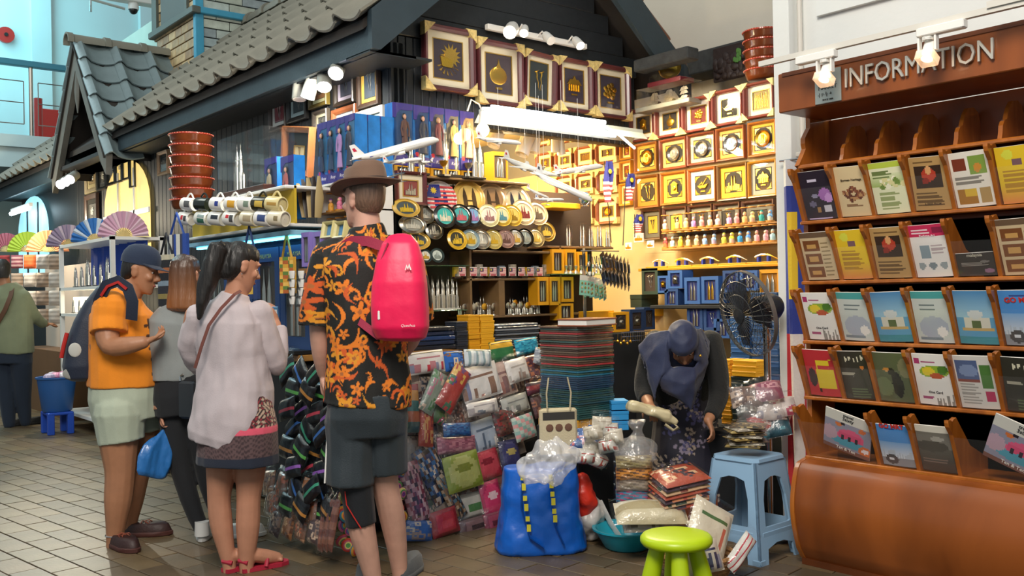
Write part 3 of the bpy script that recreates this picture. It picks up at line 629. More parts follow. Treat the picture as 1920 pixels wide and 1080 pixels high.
# ------------------------------------------------------------------ people
from mathutils import noise as mn
def remesh(b, name, voxel=.007, smooth=3, wr=0, ws=9, stretch=(1, 1, .45), colf=None, m=None, parent=None, sharp=180):
    me = bpy.data.meshes.new('tmp'); me.from_pydata(np.concatenate(b.v).tolist(), [], b.f); me.update()
    o = bpy.data.objects.new('tmp', me); C.objects.link(o)
    r = o.modifiers.new('r', 'REMESH'); r.mode = 'VOXEL'; r.voxel_size = voxel; r.use_smooth_shade = True
    if smooth: s = o.modifiers.new('s', 'SMOOTH'); s.factor = .5; s.iterations = smooth
    dg = bpy.context.evaluated_depsgraph_get(); out = bpy.data.meshes.new_from_object(o.evaluated_get(dg)); bpy.data.objects.remove(o); bpy.data.meshes.remove(me)
    n = len(out.vertices); V = np.empty(n*3, np.float32); out.vertices.foreach_get('co', V); V = V.reshape(-1, 3).astype(float)
    if wr:
        N = np.empty(n*3, np.float32); out.vertices.foreach_get('normal', N); N = N.reshape(-1, 3)
        st = np.array(stretch)*ws
        d = np.array([mn.noise(Vector(p*st))+.5*mn.noise(Vector(p*st*2.3+3.1)) for p in V]); V2 = V+N*(d*wr)[:, None]; out.vertices.foreach_set('co', V2.astype(np.float32).ravel())
    if colf is not None:
        c = colf(V); a = out.attributes.new('Col', 'FLOAT_COLOR', 'POINT'); a.data.foreach_set('color', np.concatenate([c, np.ones((n, 1))], 1).astype(np.float32).ravel())
    out.name = name; out.polygons.foreach_set('use_smooth', [True]*len(out.polygons)); out.update()
    return mob(name, out, m, parent)
class Person:
    def __init__(s, name, label, foot, Z, head):
        s.Z = Z; s.h = math.radians(head); s.o = np.array(pz(*foot, 0))
        s.root = thing(name, label, 'person', tuple(s.o), 0)
        s.R = np.array([math.sin(s.h), -math.cos(s.h), 0]); s.Fw = np.array([math.cos(s.h), math.sin(s.h), 0])   # right, forward
    def J(s, px, py, dz=0): return pD(px, py, s.Z+dz)-s.o
    def tor(s, secs, n=20, b=None, grow=0, sq=2.4, head=None):
        """secs (px,py,dz,rx,ry): rings across the spine"""
        R, Fw = s.R, s.Fw
        if head is not None: h = math.radians(head); R = np.array([math.sin(h), -math.cos(h), 0]); Fw = np.array([math.cos(h), math.sin(h), 0])
        a = np.arange(n)*2*PI/n; cs = np.sign(np.cos(a))*np.abs(np.cos(a))**(2/sq); sn = np.sign(np.sin(a))*np.abs(np.sin(a))**(2/sq)
        P = [s.J(*q[:3]) for q in secs]; rings = []
        for i, q in enumerate(secs):
            d = P[min(i+1, len(P)-1)]-P[max(i-1, 0)]; d = d/np.linalg.norm(d)
            f = Fw-d*(Fw@d); f /= np.linalg.norm(f); r = np.cross(f, d); r /= np.linalg.norm(r)
            if r@R < 0: r = -r
            rings.append(P[i]+np.outer(cs, r*(q[3]+grow))+np.outer(sn, f*(q[4]+grow)))
        b = b or B(); b.loft(rings); return b
    def limb(s, pts, b=None, n=14, grow=0, sub=3, hem=None):
        P = np.array([s.J(*q[:3]) for q in pts]); r = np.array([q[3] for q in pts])+grow
        t = np.arange(len(P)); tt = np.linspace(0, len(P)-1, (len(P)-1)*sub+1)
        P = np.stack([np.interp(tt, t, P[:, i]) for i in range(3)], 1); r = np.interp(tt, t, r)
        for _ in range(2): P[1:-1] = (P[:-2]+2*P[1:-1]+P[2:])/4; r[1:-1] = (r[:-2]+2*r[1:-1]+r[2:])/4
        b = b or B(); b.tube(P, r, n); b.ell(P[0], r[0], 12, 8)
        if sub == 3: b.ell(P[-1], r[-1], 12, 8)
        return b
    def hand(s, b, wrist, d, n, sc=1, curl=.6, thumb=1):
        """wrist point (local), finger direction d, palm normal n (fingers curl towards n)"""
        d = np.array(d, float); d /= np.linalg.norm(d); n = np.array(n, float); n -= d*(n@d); n /= np.linalg.norm(n); w = np.cross(d, n)
        k = sc*.95; W = np.array(wrist)
        pal = [(0, .026, .019), (.03, .034, .017), (.065, .040, .015), (.092, .040, .012)]; rings = []
        a = np.arange(12)*2*PI/12
        for t, rx, rz in pal: rings.append(W+d*t*k+np.outer(np.cos(a), w*rx*k)+np.outer(np.sin(a), n*rz*k))
        b.loft(rings)
        for i, (off, L) in enumerate(((-.031, .066), (-.0105, .076), (.0105, .072), (.031, .056))):
            p = W+d*.086*k+w*off*k; P = [p]; an = .12
            for q, fr in enumerate((.42, .32, .26)):
                an += curl*(.75 if q else .5); p = p+(d*math.cos(an)+n*math.sin(an)+w*off*1.2)*L*fr*k; P.append(p)
            b.tube(P, np.array([.0092, .0086, .0078, .0062])*k, 8); b.ell(P[-1], .0066*k, 8, 6)
        p = W+d*.025*k-w*.030*k*thumb; P = [p]
        for q, (L, an) in enumerate(((.035, .75), (.03, .5), (.024, .25))):
            p = p+(d*math.cos(an)-w*thumb*math.sin(an)+n*.35)*L*k; P.append(p)
        b.tube(P, np.array([.0135, .011, .0095, .0075])*k, 8); b.ell(P[-1], .008*k, 8, 6)
    def headm(s, px, py, dz, yaw, pitch=0, roll=0, k=1.0, b=None, neck=None):
        """skull with face: returns matrix (head local: x right, y forward, z up, origin mid-head)"""
        c = s.J(px, py, dz); Mh = Matrix.Translation(Vector(c)) @ Matrix.Rotation(math.radians(yaw)-PI/2, 4, 'Z') @ Matrix.Rotation(pitch, 4, 'X') @ Matrix.Rotation(roll, 4, 'Y') @ Matrix.Scale(k, 4)
        b = b or B(); n = 20; a = np.arange(n)*2*PI/n; rings = []
        for z, rx, ry, cy in ((-.118, .018, .02, .062), (-.112, .034, .034, .050), (-.095, .048, .052, .036), (-.07, .058, .070, .020), (-.035, .066, .084, .008), (0, .0715, .092, .0), (.035, .075, .096, -.004), (.07, .071, .090, -.006), (.095, .058, .074, -.008), (.112, .038, .05, -.008), (.120, .014, .02, -.008)):
            sn = np.sin(a); ryv = np.where(sn > 0, ry*.97, ry); rings.append(np.stack([np.cos(a)*rx, sn*ryv+cy, np.full(n, z)], 1))
        b.loft(rings, t=Mh)
        b.tube([(0, .086, .012), (0, .098, -.012), (0, .108, -.030), (0, .094, -.040)], [.008, .011, .0145, .008], 8, t=Mh)
        for sx in (-1, 1):
            b.ell((sx*.013, .093, -.035), (.010, .010, .008), 8, 6, t=Mh)
            b.ell((sx*.034, .078, .030), (.026, .014, .009), 8, 6, t=Mh)
            b.ell((sx*.042, .062, -.025), (.022, .024, .022), 8, 6, t=Mh)
            b.ell((sx*.074, -.008, -.008), (.010, .019, .032), 10, 8, t=Mh)
            b.ell((sx*.078, -.012, .012), (.008, .020, .016), 8, 6, t=Mh)
        b.ell((0, .084, -.062), (.024, .012, .0065), 10, 6, t=Mh); b.ell((0, .081, -.074), (.020, .012, .0075), 10, 6, t=Mh); b.ell((0, .074, -.100), (.020, .016, .016), 8, 6, t=Mh)
        return Mh
    def eyes(s, Mh):
        EW = mat('eye white', '#e8e4de', .2); EI = mat('dark iris', '#241812', .15); LP = mat('lip', '#a4605a', .5); BRW = mat('eyebrow', '#1c1512', .9)
        for sx in (-1, 1):
            e = B().ell((sx*.031, .071, .004), (.0115, .009, .0072), 12, 8, t=Mh).ob('eye', EW, s.root, True)
            B().ell((sx*.031, .0795, .003), (.005, .003, .005), 10, 6, t=Mh).ob('iris', EI, e, True)
            B().tube([(sx*.014, .094, .030), (sx*.034, .090, .036), (sx*.052, .076, .031)], [.003, .004, .002], 6, t=Mh).ob('eyebrow', BRW, s.root, True)
        B().ell((0, .0915, -.0665), (.021, .006, .006), 10, 6, t=Mh).ob('lips', LP, s.root, True)
def skinm(key, col): return mat(key, col, .5, var=.10, vs=14, bump=.06, bs=120)
def hairm(key, col): return mat(key, col, .5, var=.35, vs=30, bump=.35, bs=40, stretch=(4, 4, .35), coat=.1)
def clothm(key, col=None, attr=False, rough=.9, bs=160, bump=.12): return mat(key, col, rough, attr=attr, var=.06, vs=12, bump=bump, bs=bs, sheen=.1)
def shoe(p, heelpt, toedir, L, W, H, m, name='shoe', sole=None, low=.7):
    d = np.array([math.cos(toedir), math.sin(toedir), 0]); w = np.array([-d[1], d[0], 0]); o = np.array(heelpt, float); o[2] = -p.o[2]
    n = 16; a = np.arange(n)*2*PI/n
    def ring(z, f, top=0, back=0): 
        t = (np.cos(a)+1)/2; hw = W/2*f*np.abs(np.sin(a))*np.where(t > .5, 1.05, .86)
        return o+np.outer(back+t*(L*f-2*back)+L*(1-f)/2, d)+np.outer(np.sign(np.sin(a))*hw**1.0, w)+np.array([0, 0, z])[None]+np.outer(np.zeros(n), d)
    b = B(); b.loft([ring(.012, 1.0), ring(.03, 1.0), ring(H*.45, .97), ring(H*.7, .9), ring(H*.85, .75)])
    s = b.ob(name, m, p.root, True, sharp=60)
    B().loft([ring(0.001, 1.0), ring(.004, 1.05), ring(.022, 1.06), ring(.026, 1.0)]).ob('sole', sole or m, s, True)
    return s, d, w, o
# ---- 1: man with hat, batik shirt
p = Person('person', 'man in brown hat, black and orange floral shirt and dark shorts, seen from behind', (712, 1108), 4.25, 72)
SK1 = skinm('fair skin', '#c99a86')
b = B()
Mh = p.headm(682, 376, 0, 100, .02, 0, 1.02, b)
p.tor([(690, 440, 0, .062, .062), (686, 400, 0, .058, .06), (683, 370, 0, .05, .055)], b=b)
p.tor([(690, 800, 0, .15, .11), (690, 740, 0, .155, .115), (688, 650, 0, .16, .11), (688, 560, 0, .18, .12), (688, 490, 0, .19, .11), (689, 455, 0, .12, .08), (690, 430, 0, .065, .065)], b=b)
p.limb([(612, 492, 0, .062), (603, 560, 0, .055), (599, 620, .02, .047), (602, 665, .05, .042), (607, 698, .09, .031)], b)
w0 = p.J(607, 698, .09); p.hand(b, w0, p.J(606, 735, .13)-w0, p.R*-.0+np.array([.75, -.6, .1]), 1.05, .9, -1)
p.limb([(768, 490, 0, .06), (782, 580, .06, .052), (775, 640, .16, .042), (725, 690, .30, .03)], b)
w0 = p.J(725, 690, .30); p.hand(b, w0, p.J(690, 700, .34)-w0, fwd*-1, 1.0, .8, 1)
p.limb([(655, 790, -.02, .092), (660, 880, -.03, .078), (671, 930, -.03, .064), (676, 985, -.02, .063), (690, 1040, .0, .050), (702, 1095, .02, .036), (706, 1125, .02, .036)], b)
p.limb([(722, 790, .04, .092), (718, 870, .04, .072), (722, 910, .06, .058), (735, 965, .10, .062), (745, 1030, .14, .046), (750, 1080, .16, .034), (752, 1100, .16, .034)], b)
remesh(b, 'body', .006, 3, m=SK1, parent=p.root); p.eyes(Mh)
b = B().ell((0, -.012, .012), (.0765, .094, .108), 20, 14, t=Mh)
b = B(); n = 18; a = np.arange(n)*2*PI/n
b.loft([np.stack([np.cos(a)*rx, np.sin(a)*ry-.022, np.full(n, z)], 1) for z, rx, ry in ((-.055, .050, .062), (-.03, .066, .078), (0, .0745, .085), (.05, .0775, .09), (.09, .062, .08))], t=Mh); b.ob('hair', hairm('light brown hair', '#6e5443'), p.root, True)
# shirt with printed flowers
motif = []
rs = np.random.RandomState(11)
for i in range(300): motif.append((rs.uniform(-.56, .56), rs.uniform(.75, 1.62), rs.uniform(.022, .048), rs.uniform(0, 6.3), rs.choice([0, 0, 1, 2, 2, 3]), rs.randint(3)))
FC = [lin('#e07a1e'), lin('#d98f22'), lin('#c9551c'), lin('#a5602e')]
def batik(V):
    ang = np.arctan2(V[:, 1]-.0, V[:, 0]-.0); c0 = p.J(689, 600, 0); q = V-c0; ang = np.arctan2(q@p.R, q@p.Fw); u = ang*.17; z = V[:, 2]
    # sleeves use straight coordinates
    col = np.tile(np.array(lin('#15130f')), (len(V), 1))
    for k, (mu, mz, r, a0, kind, ci) in enumerate(motif):
        du, dv = u-mu, z-mz; rr = np.hypot(du, dv); th = np.arctan2(dv, du)+a0
        if kind == 0: m = rr < r*(.35+.65*np.abs(np.cos(2.5*th))**1.5); m2 = rr < r*.22
        elif kind == 1: m = np.abs(rr-r*.9-.012*np.sin(th*2)) < .0065; m &= np.mod(th, 2*PI) < 4.2; m2 = rr < 0
        elif kind == 2:
            x = du*math.cos(a0)+dv*math.sin(a0); y = -du*math.sin(a0)+dv*math.cos(a0); y = y-.5*x*x/r; m = (np.abs(y) < .010*(1-(x/(r*1.6))**2)) & (np.abs(x) < r*1.6); m2 = np.abs(y) < 0
        else: m = (rr < r*.85) & (np.mod(rr*170+th*1.2, 2*PI) < 2.0); m2 = rr < r*.15
        col[m] = FC[ci]; col[m2] = FC[3]
    for (bu, bz) in ((.08, .83), (.11, 1.42), (-.1, .86)):
        m = np.hypot(u-bu, z-bz) < .022; col[m] = lin('#3b62a8')
    return col
secs = [(690, 758, 0, .194, .142), (691, 745, 0, .19, .14), (689, 650, 0, .183, .135), (688, 560, 0, .195, .14), (688, 500, 0, .208, .135), (689, 465, 0, .165, .112), (690, 442, 0, .085, .08), (689, 428, 0, .076, .076), (688, 424, 0, .07, .07)]
b = p.tor(secs)
p.limb([(622, 482, 0, .088), (603, 545, 0, .078), (595, 600, .01, .082), (594, 612, .01, .082)], b, sub=4)
p.limb([(760, 486, 0, .078), (776, 545, .03, .078), (782, 600, .07, .080)], b, sub=4)
remesh(b, 'shirt', .005, 3, .013, 7, colf=batik, m=mat('batik cotton', attr=True, rough=.75, bump=.1, bs=150), parent=p.root)
b = p.tor([(690, 735, 0, .175, .135), (689, 780, 0, .182, .14), (690, 815, 0, .17, .12)])
p.limb([(655, 790, -.02, .112), (655, 850, -.025, .106), (655, 900, -.03, .108), (655, 908, -.03, .108)], b, sub=4)
p.limb([(722, 785, .04, .112), (722, 840, .045, .102), (722, 885, .05, .098)], b, sub=4)
remesh(b, 'shorts', .007, 3, .012, 6, m=clothm('dark slate nylon', '#2b3338', rough=.5), parent=p.root)
b = B(); P0, P1 = p.J(618, 765, -.03), p.J(609, 906, -.06); b.tube([P0+np.array([0, 0, 0]), (P0+P1)/2+fwd*-.012, P1], .004, 6); b.ob('piping', WHITEP, p.root)
b = p.limb([(663, 885, -.03, .084), (671, 930, -.03, .0705), (676, 978, -.022, .070), (677, 984, -.022, .069)], sub=5); remesh(b, 'knee_sleeve', .007, 2, m=clothm('black stretch knit', '#14171c', rough=.6), parent=p.root)
b = B(); pts = [p.J(px, py, -.03)-fwd*.0705 for px, py in ((652, 915), (655, 940), (668, 962), (682, 984))]; b.tube(pts, .0028, 6); b.ob('sleeve_stripe', RED, p.root)
shoe(p, p.J(702, 1125, -.03), math.radians(70), .28, .10, .10, clothm('grey trainer', '#4a4d50'))
shoe(p, p.J(752, 1100, .12), math.radians(40), .28, .10, .10, clothm('grey trainer', '#4a4d50'))
# hat (worn: a thing of its own)
hatm = clothm('brown felt', '#6d5444', bs=220); Hm = Matrix.Translation(Vector(p.o)) @ Mh
ht = thing('fedora_hat', 'brown felt fedora with black band on the tall man', 'hat'); ht.matrix_local = Hm @ Matrix.Translation((0, -.015, .052)) @ Matrix.Rotation(math.radians(-6), 4, 'X')
n = 28; a = np.arange(n)*2*PI/n; R = []
for z, rx, ry in ((0, .145, .165), (.006, .146, .166), (.004, .09, .108), (.03, .088, .106), (.08, .082, .100), (.105, .074, .092), (.112, .06, .075), (.098, .03, .05), (.092, .005, .01)):
    zz = np.full(n, z)
    if rx > .12: zz = zz+.022*np.abs(np.cos(a))**2-.012*np.sin(a)+(.012 if 0 else 0)
    if z > .1: zz = zz-.016*np.abs(np.cos(a))*(np.sin(a) > 0)
    R.append(np.stack([np.cos(a)*rx, np.sin(a)*ry, zz], 1))
B().loft(R).ob('crown', hatm, ht, True, sharp=60)
B().loft([np.stack([np.cos(a)*rx, np.sin(a)*ry, np.full(n, z)], 1) for z, rx, ry in ((.005, .0895, .1075), (.036, .0895, .1075))]).ob('hat_band', clothm('black band', '#16161a', rough=.6), ht, True)
B().box((.086, -.02, .008), (.094, .02, .034), ch=.003).ob('bow', clothm('black band'), ht)
# pink backpack
bo = p.o+p.J(752, 640, -.17); bp = thing('backpack', 'bright pink red small backpack on the tall man in the hat', 'backpack', tuple(bo), math.radians(72-90)+math.radians(-26))
PK = clothm('hot pink nylon', '#e8104f', rough=.45, bump=.15, bs=25); PKD = clothm('dark magenta strap', '#96203f', rough=.6)
b = B(); R = []
for z, w, d, yo in ((0, .07, .045, .02), (.012, .105, .075, .01), (.06, .122, .09, 0), (.15, .122, .094, 0), (.25, .116, .088, 0), (.35, .10, .072, .01), (.42, .078, .052, .02), (.455, .05, .03, .03), (.465, .02, .012, .035)):
    aa = np.arange(24)*2*PI/24; cs = np.sign(np.cos(aa))*np.abs(np.cos(aa))**.7; sn = np.sign(np.sin(aa))*np.abs(np.sin(aa))**.7
    R.append(np.stack([cs*w, sn*d+yo, np.full(24, z)], 1))
b.loft(R); remesh(b, 'pack', .007, 3, .004, 8, m=PK, parent=bp)
B().tube([(-.09+.0, -.062, .05), (-.092, -.066, .2), (-.075, -.052, .33), (-.04, -.04, .42)], .004, 6).ob('zip', PKD, bp, True)
B().tube([(-.118, .03, .05), (-.12, .03, .25), (-.09, .03, .4)], .008, 6).ob('side_piping', PKD, bp, True)
b = B(); b.prism([(.028, .302), (.036, .325), (.041, .312), (.047, .33), (.056, .302), (.05, .302), (.046, .316), (.041, .302), (.036, .314), (.033, .302)], -.092, -.088); b.ob('logo', WHITEP, bp, t=T(rz=.12))
text('Quechua', .012, .001, 'logo', WHITEP, bp, T((.05, -.102, .065), .1), shear=.2)
B().cb((-.075, -.082, .115), (.012, .008, .04), ch=.003).ob('zip_pull', WHITEP, bp)
def strap(pts, w, nm, m, parent, org, th=.006, off=fwd*-.0):
    P = np.array([q-org for q in pts]); b = B(); d = np.gradient(P, axis=0)
    nrm = np.array([(-fwd)]*len(P)); side = np.cross(d, nrm); side /= np.linalg.norm(side, axis=1)[:, None]
    R = [np.array([P[i]-side[i]*w/2, P[i]+side[i]*w/2, P[i]+side[i]*w/2+fwd*-th, P[i]-side[i]*w/2+fwd*-th]) for i in range(len(P))]
    b.loft(R); return b.ob(nm, m, parent, True)
A_ = lambda px, py, dz: p.o+p.J(px, py, dz)
def strapw(pts, w, nm, m, root, th=.006):
    o = strap(pts, w, nm, m, None, np.zeros(3), th); o.parent = root; o.matrix_local = root.matrix_local.inverted(); return o
strapw([A_(735, 478, -.16), A_(718, 462, -.14), A_(690, 452, -.12), A_(660, 452, -.10), A_(645, 462, -.08)], .045, 'strap', PKD, bp)
strapw([A_(712, 632, -.17), A_(690, 615, -.16), A_(668, 598, -.14), A_(650, 585, -.10)], .032, 'strap', PKD, bp)
strapw([A_(752, 455, -.16), A_(765, 462, -.12), A_(772, 475, -.06)], .045, 'strap', PKD, bp)
# ---- 2: woman with ponytail
p = Person('person', 'woman with black ponytail, pale blouse and patterned brown skirt', (458, 1074), 4.6, 28)
SK2 = skinm('tan skin', '#b98368'); b = B()
Mh = p.headm(451, 500, 0, -2, -.28, 0, .93, b)
p.tor([(440, 565, 0, .055, .055), (446, 535, 0, .05, .052), (450, 505, 0, .045, .05)], b=b)
p.tor([(445, 840, 0, .15, .12), (440, 760, 0, .15, .12), (432, 680, 0, .13, .10), (430, 600, 0, .155, .10), (437, 568, 0, .09, .07), (440, 555, 0, .05, .05)], b=b)
p.limb([(492, 590, 0, .05), (508, 650, .03, .044), (518, 688, .06, .040), (521, 640, .13, .034), (517, 607, .18, .026)], b)
w0 = p.J(517, 607, .18); p.hand(b, w0, p.J(514, 575, .20)-w0, -rgt*1+fwd*.2, .92, .7, 1)
p.limb([(366, 592, 0, .05), (352, 650, .05, .044), (372, 690, .15, .038), (440, 650, .27, .03), (480, 625, .28, .026)], b)
w0 = p.J(480, 625, .28); p.hand(b, w0, p.J(505, 605, .25)-w0, np.array([0, 0, 1.]), .9, .7, -1)
p.limb([(418, 850, 0, .085), (413, 905, 0, .064), (410, 935, 0, .054), (414, 980, 0, .057), (424, 1030, 0, .040), (430, 1060, 0, .032), (431, 1072, 0, .032)], b)
p.limb([(470, 850, 0, .085), (468, 905, 0, .066), (466, 935, 0, .056), (465, 985, 0, .060), (463, 1035, 0, .042), (462, 1066, 0, .033), (462, 1080, 0, .033)], b)
for hp, td in ((p.J(431, 1072, 0), 10), (p.J(463, 1080, 0), 0)):
    q = hp.copy(); q[2] = .02; d = np.array([math.cos(math.radians(td)), math.sin(math.radians(td)), 0]); w = np.array([-d[1], d[0], 0])
    b.tube([q+np.array([0, 0, .06]), q+d*.05+np.array([0, 0, .05]), q+d*.11+np.array([0, 0, .03]), q+d*.17+np.array([0, 0, .015])], [.034, .036, .036, .025], 10)
    for k in range(5): b.tube([q+d*.16+w*(.03-.015*k)+np.array([0, 0, .012]), q+d*(.205-.008*k)+w*(.034-.017*k)+np.array([0, 0, .01])], .009, 8)
remesh(b, 'body', .006, 3, m=SK2, parent=p.root); p.eyes(Mh)
hb = hairm('black hair', '#17120f'); b = B(); n = 20; a = np.arange(n)*2*PI/n
b.loft([np.stack([np.cos(a)*rx, np.sin(a)*ry+cy, np.full(n, z)], 1) for z, rx, ry, cy in ((-.085, .03, .03, -.055), (-.06, .055, .05, -.045), (-.02, .073, .075, -.03), (.02, .0785, .088, -.018), (.06, .080, .095, -.008), (.095, .068, .085, -.006), (.12, .045, .055, -.008), (.13, .01, .015, -.008))], t=Mh)
b.ell((0, -.095, .07), (.035, .035, .035), 12, 8, t=Mh)
q0 = np.array(Mh @ Vector((0, -.12, .07)))
b.tube([q0, p.J(412, 462, -.06), p.J(400, 495, -.07), p.J(388, 535, -.085), p.J(378, 570, -.10), p.J(372, 600, -.11)], [.028, .048, .050, .044, .030, .008], 12)
remesh(b, 'hair', .006, 2, .006, 30, (1, 1, .12), m=hb, parent=p.root)
B().tube([q0+np.array([.02*math.cos(t), .02*math.sin(t)-.0, .02*math.sin(t*2)]) for t in np.linspace(0, 6.28, 12)], .012, 6).ob('hair_tie', BLACK, p.root, True)
B().ell((.076, -.012, -.045), .004, 8, 6, t=Mh).ob('earring', CHROME, p.root, True)
secs = [(424, 832, 0, .175, .15), (427, 816, 0, .198, .165), (434, 785, 0, .203, .165), (439, 730, 0, .19, .147), (433, 670, 0, .170, .125), (430, 605, 0, .178, .115), (434, 578, 0, .135, .095), (440, 560, 0, .08, .075), (442, 550, 0, .066, .066)]
b = p.tor(secs, sq=2.2)
p.limb([(486, 590, 0, .066), (508, 645, .02, .062), (520, 688, .06, .056), (523, 650, .11, .05), (519, 618, .16, .042)], b, sub=4)
p.limb([(372, 592, 0, .066), (354, 648, .05, .06), (372, 690, .14, .054), (420, 665, .24, .045)], b, sub=4)
remesh(b, 'blouse', .006, 3, .016, 8, (1, 1, .6), m=clothm('pale lilac cotton', '#b9adb0', rough=.8), parent=p.root)
def skirt(V):
    z = V[:, 2]; zz = lambda py: p.J(447, py, 0)[2]; c = np.tile(np.array(lin('#1d2434')), (len(V), 1))
    q = V-p.J(447, 800, 0); u = np.arctan2(q@p.R, q@p.Fw)*.19
    lace = (np.sin(u*240)*np.sin(z*260+np.sin(u*80)*2) > .1)
    m = z > zz(850); c[m] = lin('#5d4748'); c[m & lace] = lin('#3d2d30')
    m = z > zz(808); c[m] = lin('#d8566c')
    m = z > zz(796); k = (np.sin(u*150+np.sin(z*90)*2)*np.sin(z*150+np.sin(u*70)*2)); c[m] = lin('#2a1c1f'); c[m & (k > .15)] = lin('#b8a08c'); c[m & (k < -.5)] = lin('#8c3038'); return c
b = p.tor([(446, 868, 0, .205, .17), (446, 862, 0, .205, .17), (446, 800, 0, .198, .16), (443, 740, 0, .17, .14)], sq=2.1); remesh(b, 'skirt', .006, 2, .004, 8, colf=skirt, m=clothm('woven skirt', attr=True), parent=p.root)
for hp, td in ((p.J(431, 1072, 0), 10), (p.J(463, 1080, 0), 0)):
    q = hp.copy(); q[2] = .0; d = math.radians(td); s_ = T(tuple(q), d)
    sb = B(); sb.loft([np.array([(x, y*f, z) for x, y in ((-.03, -.028), (-.03, .028), (.05, .036), (.16, .046), (.205, .03), (.215, 0), (.205, -.03), (.16, -.046), (.05, -.036))]) for z, f in ((0.001, 1), (.02, 1.03))], t=s_)
    o_ = sb.ob('sandal', mat('red sandal', '#a8243a', .5), p.root)
    b = B(); b.tube([(.08, -.042, .015), (.10, -.02, .065), (.10, .02, .065), (.08, .042, .015)], .011, 8, t=s_); b.tube([(-.01, -.036, .05), (-.036, 0, .06), (-.01, .036, .05)], .011, 8, t=s_); b.ob('sandal_strap', mat('red sandal'), o_, True)
strapw([p.o+p.J(px, py, dz) for px, py, dz in ((452, 545, -.06), (440, 552, -.115), (415, 578, -.135), (392, 610, -.145), (378, 650, -.145), (366, 690, -.12))], .014, 'bag_strap', clothm('brown woven strap', '#6f4038'), p.root)
# phone-like packet in her hands
P_ = p.o+p.J(511, 590, .19); o_ = thing('souvenir_packet', 'small blue white packet held by the woman with the ponytail', 'packet', tuple(P_), -.6, rx=.5)
B().box((-.03, -.003, -.045), (.03, .003, .045), '#4a86b5', ch=.001).ob('card', VCG, o_); B().box((-.024, -.0045, -.02), (.024, -.0035, .03), '#dfe6ea').ob('print', VCG, o_)
# ---- 3: woman in grey top
p = Person('person', 'woman with brown hair, grey top and black trousers holding a blue bag', (383, 1012), 5.2, 62)
b = B(); Mh = p.headm(348, 517, 0, 40, 0, 0, .92, b)
p.tor([(340, 590, 0, .05, .05), (345, 550, 0, .048, .05), (348, 520, 0, .045, .05)], b=b)
p.tor([(340, 760, 0, .15, .11), (332, 700, 0, .125, .10), (330, 640, 0, .13, .10), (334, 600, 0, .14, .09), (338, 582, 0, .08, .065), (340, 572, 0, .05, .05)], b=b)
p.limb([(300, 605, 0, .045), (297, 650, 0, .040), (300, 690, .0, .036), (303, 730, .0, .031), (304, 770, -.03, .024)], b)
w0 = p.J(304, 770, -.03); p.hand(b, w0, p.J(306, 805, -.05)-w0, rgt, .9, 1.0, -1)
p.limb([(370, 610, .0, .045), (385, 660, .05, .04), (390, 690, .15, .034), (380, 670, .26, .026)], b)
w0 = p.J(380, 670, .26); p.hand(b, w0, fwd+np.array([0, 0, .3]), rgt*-1, .9, .7, 1)
remesh(b, 'body', .006, 3, m=SK2, parent=p.root); p.eyes(Mh)
b = B(); b.loft([np.stack([np.cos(a)*rx, np.sin(a)*ry+cy, np.full(n, z)], 1) for z, rx, ry, cy in ((-.21, .07, .035, -.06), (-.19, .095, .06, -.055), (-.14, .095, .07, -.045), (-.08, .088, .075, -.035), (0, .086, .085, -.025), (.05, .084, .096, -.012), (.09, .072, .088, -.008), (.122, .04, .05, -.008), (.13, .01, .01, -.008))], t=Mh)
def brown(V): f = np.clip((V[:, 2]-p.J(345, 560, 0)[2])/.22, 0, 1)[:, None]; return np.array(lin('#8a5a38'))*(1-f)+np.array(lin('#3a2519'))*f
remesh(b, 'hair', .007, 2, .007, 26, (1, 1, .12), colf=brown, m=mat('brown dyed hair', attr=True, rough=.38, bump=.35, bs=40, stretch=(4, 4, .35), coat=.1), parent=p.root)
b = p.tor([(330, 712, 0, .145, .12), (330, 700, 0, .145, .12), (328, 650, 0, .142, .115), (331, 605, 0, .152, .105), (335, 588, 0, .11, .08), (340, 576, 0, .062, .06)], sq=2.2)
p.limb([(304, 604, 0, .056), (298, 640, 0, .055), (297, 658, 0, .055)], b, sub=4); p.limb([(366, 606, 0, .056), (382, 650, .03, .055)], b, sub=4)
remesh(b, 'top', .007, 3, .007, 9, m=clothm('heather grey jersey', '#878c8b'), parent=p.root)
b = p.tor([(335, 705, 0, .135, .11), (340, 740, 0, .155, .12), (345, 775, 0, .15, .11)])
p.limb([(325, 770, 0, .085), (335, 860, 0, .062), (352, 930, .02, .052), (378, 992, .02, .042)], b); p.limb([(368, 770, .03, .085), (382, 860, .03, .062), (398, 930, .03, .05), (420, 1000, .03, .042)], b)
remesh(b, 'trousers', .008, 3, .004, 9, m=clothm('black denim', '#1a1c20'), parent=p.root)
WL = mat('white leather', '#dcdcd8', .45); GRN = mat('green heel tab', '#2f6b58', .5)
for hp, td in ((p.J(380, 1010, .0), 62), (p.J(424, 1010, .05), -25)):
    s_, d, w, o_ = shoe(p, hp-np.array([0, 0, 0])-.04*np.array([math.cos(math.radians(td)), math.sin(math.radians(td)), 0]), math.radians(td), .25, .095, .085, WL, 'sneaker')
    B().cb((0, 0, 0), (.02, .05, .03), ch=.006, t=T(tuple(o_+d*.0+np.array([0, 0, .075])), math.radians(td))).ob('heel_tab', GRN, s_)
    B().tube([tuple(o_+d*.02+np.array([0, 0, .035])), tuple(o_+d*.02+np.array([0, 0, .11]))], [.04, .038], 12).ob('collar', WL, s_, True)
o_ = thing('handbag', 'dark slim handbag on a long strap worn by the woman in grey', 'handbag', tuple(p.o+p.J(352, 785, -.13)), math.radians(62-90-40))
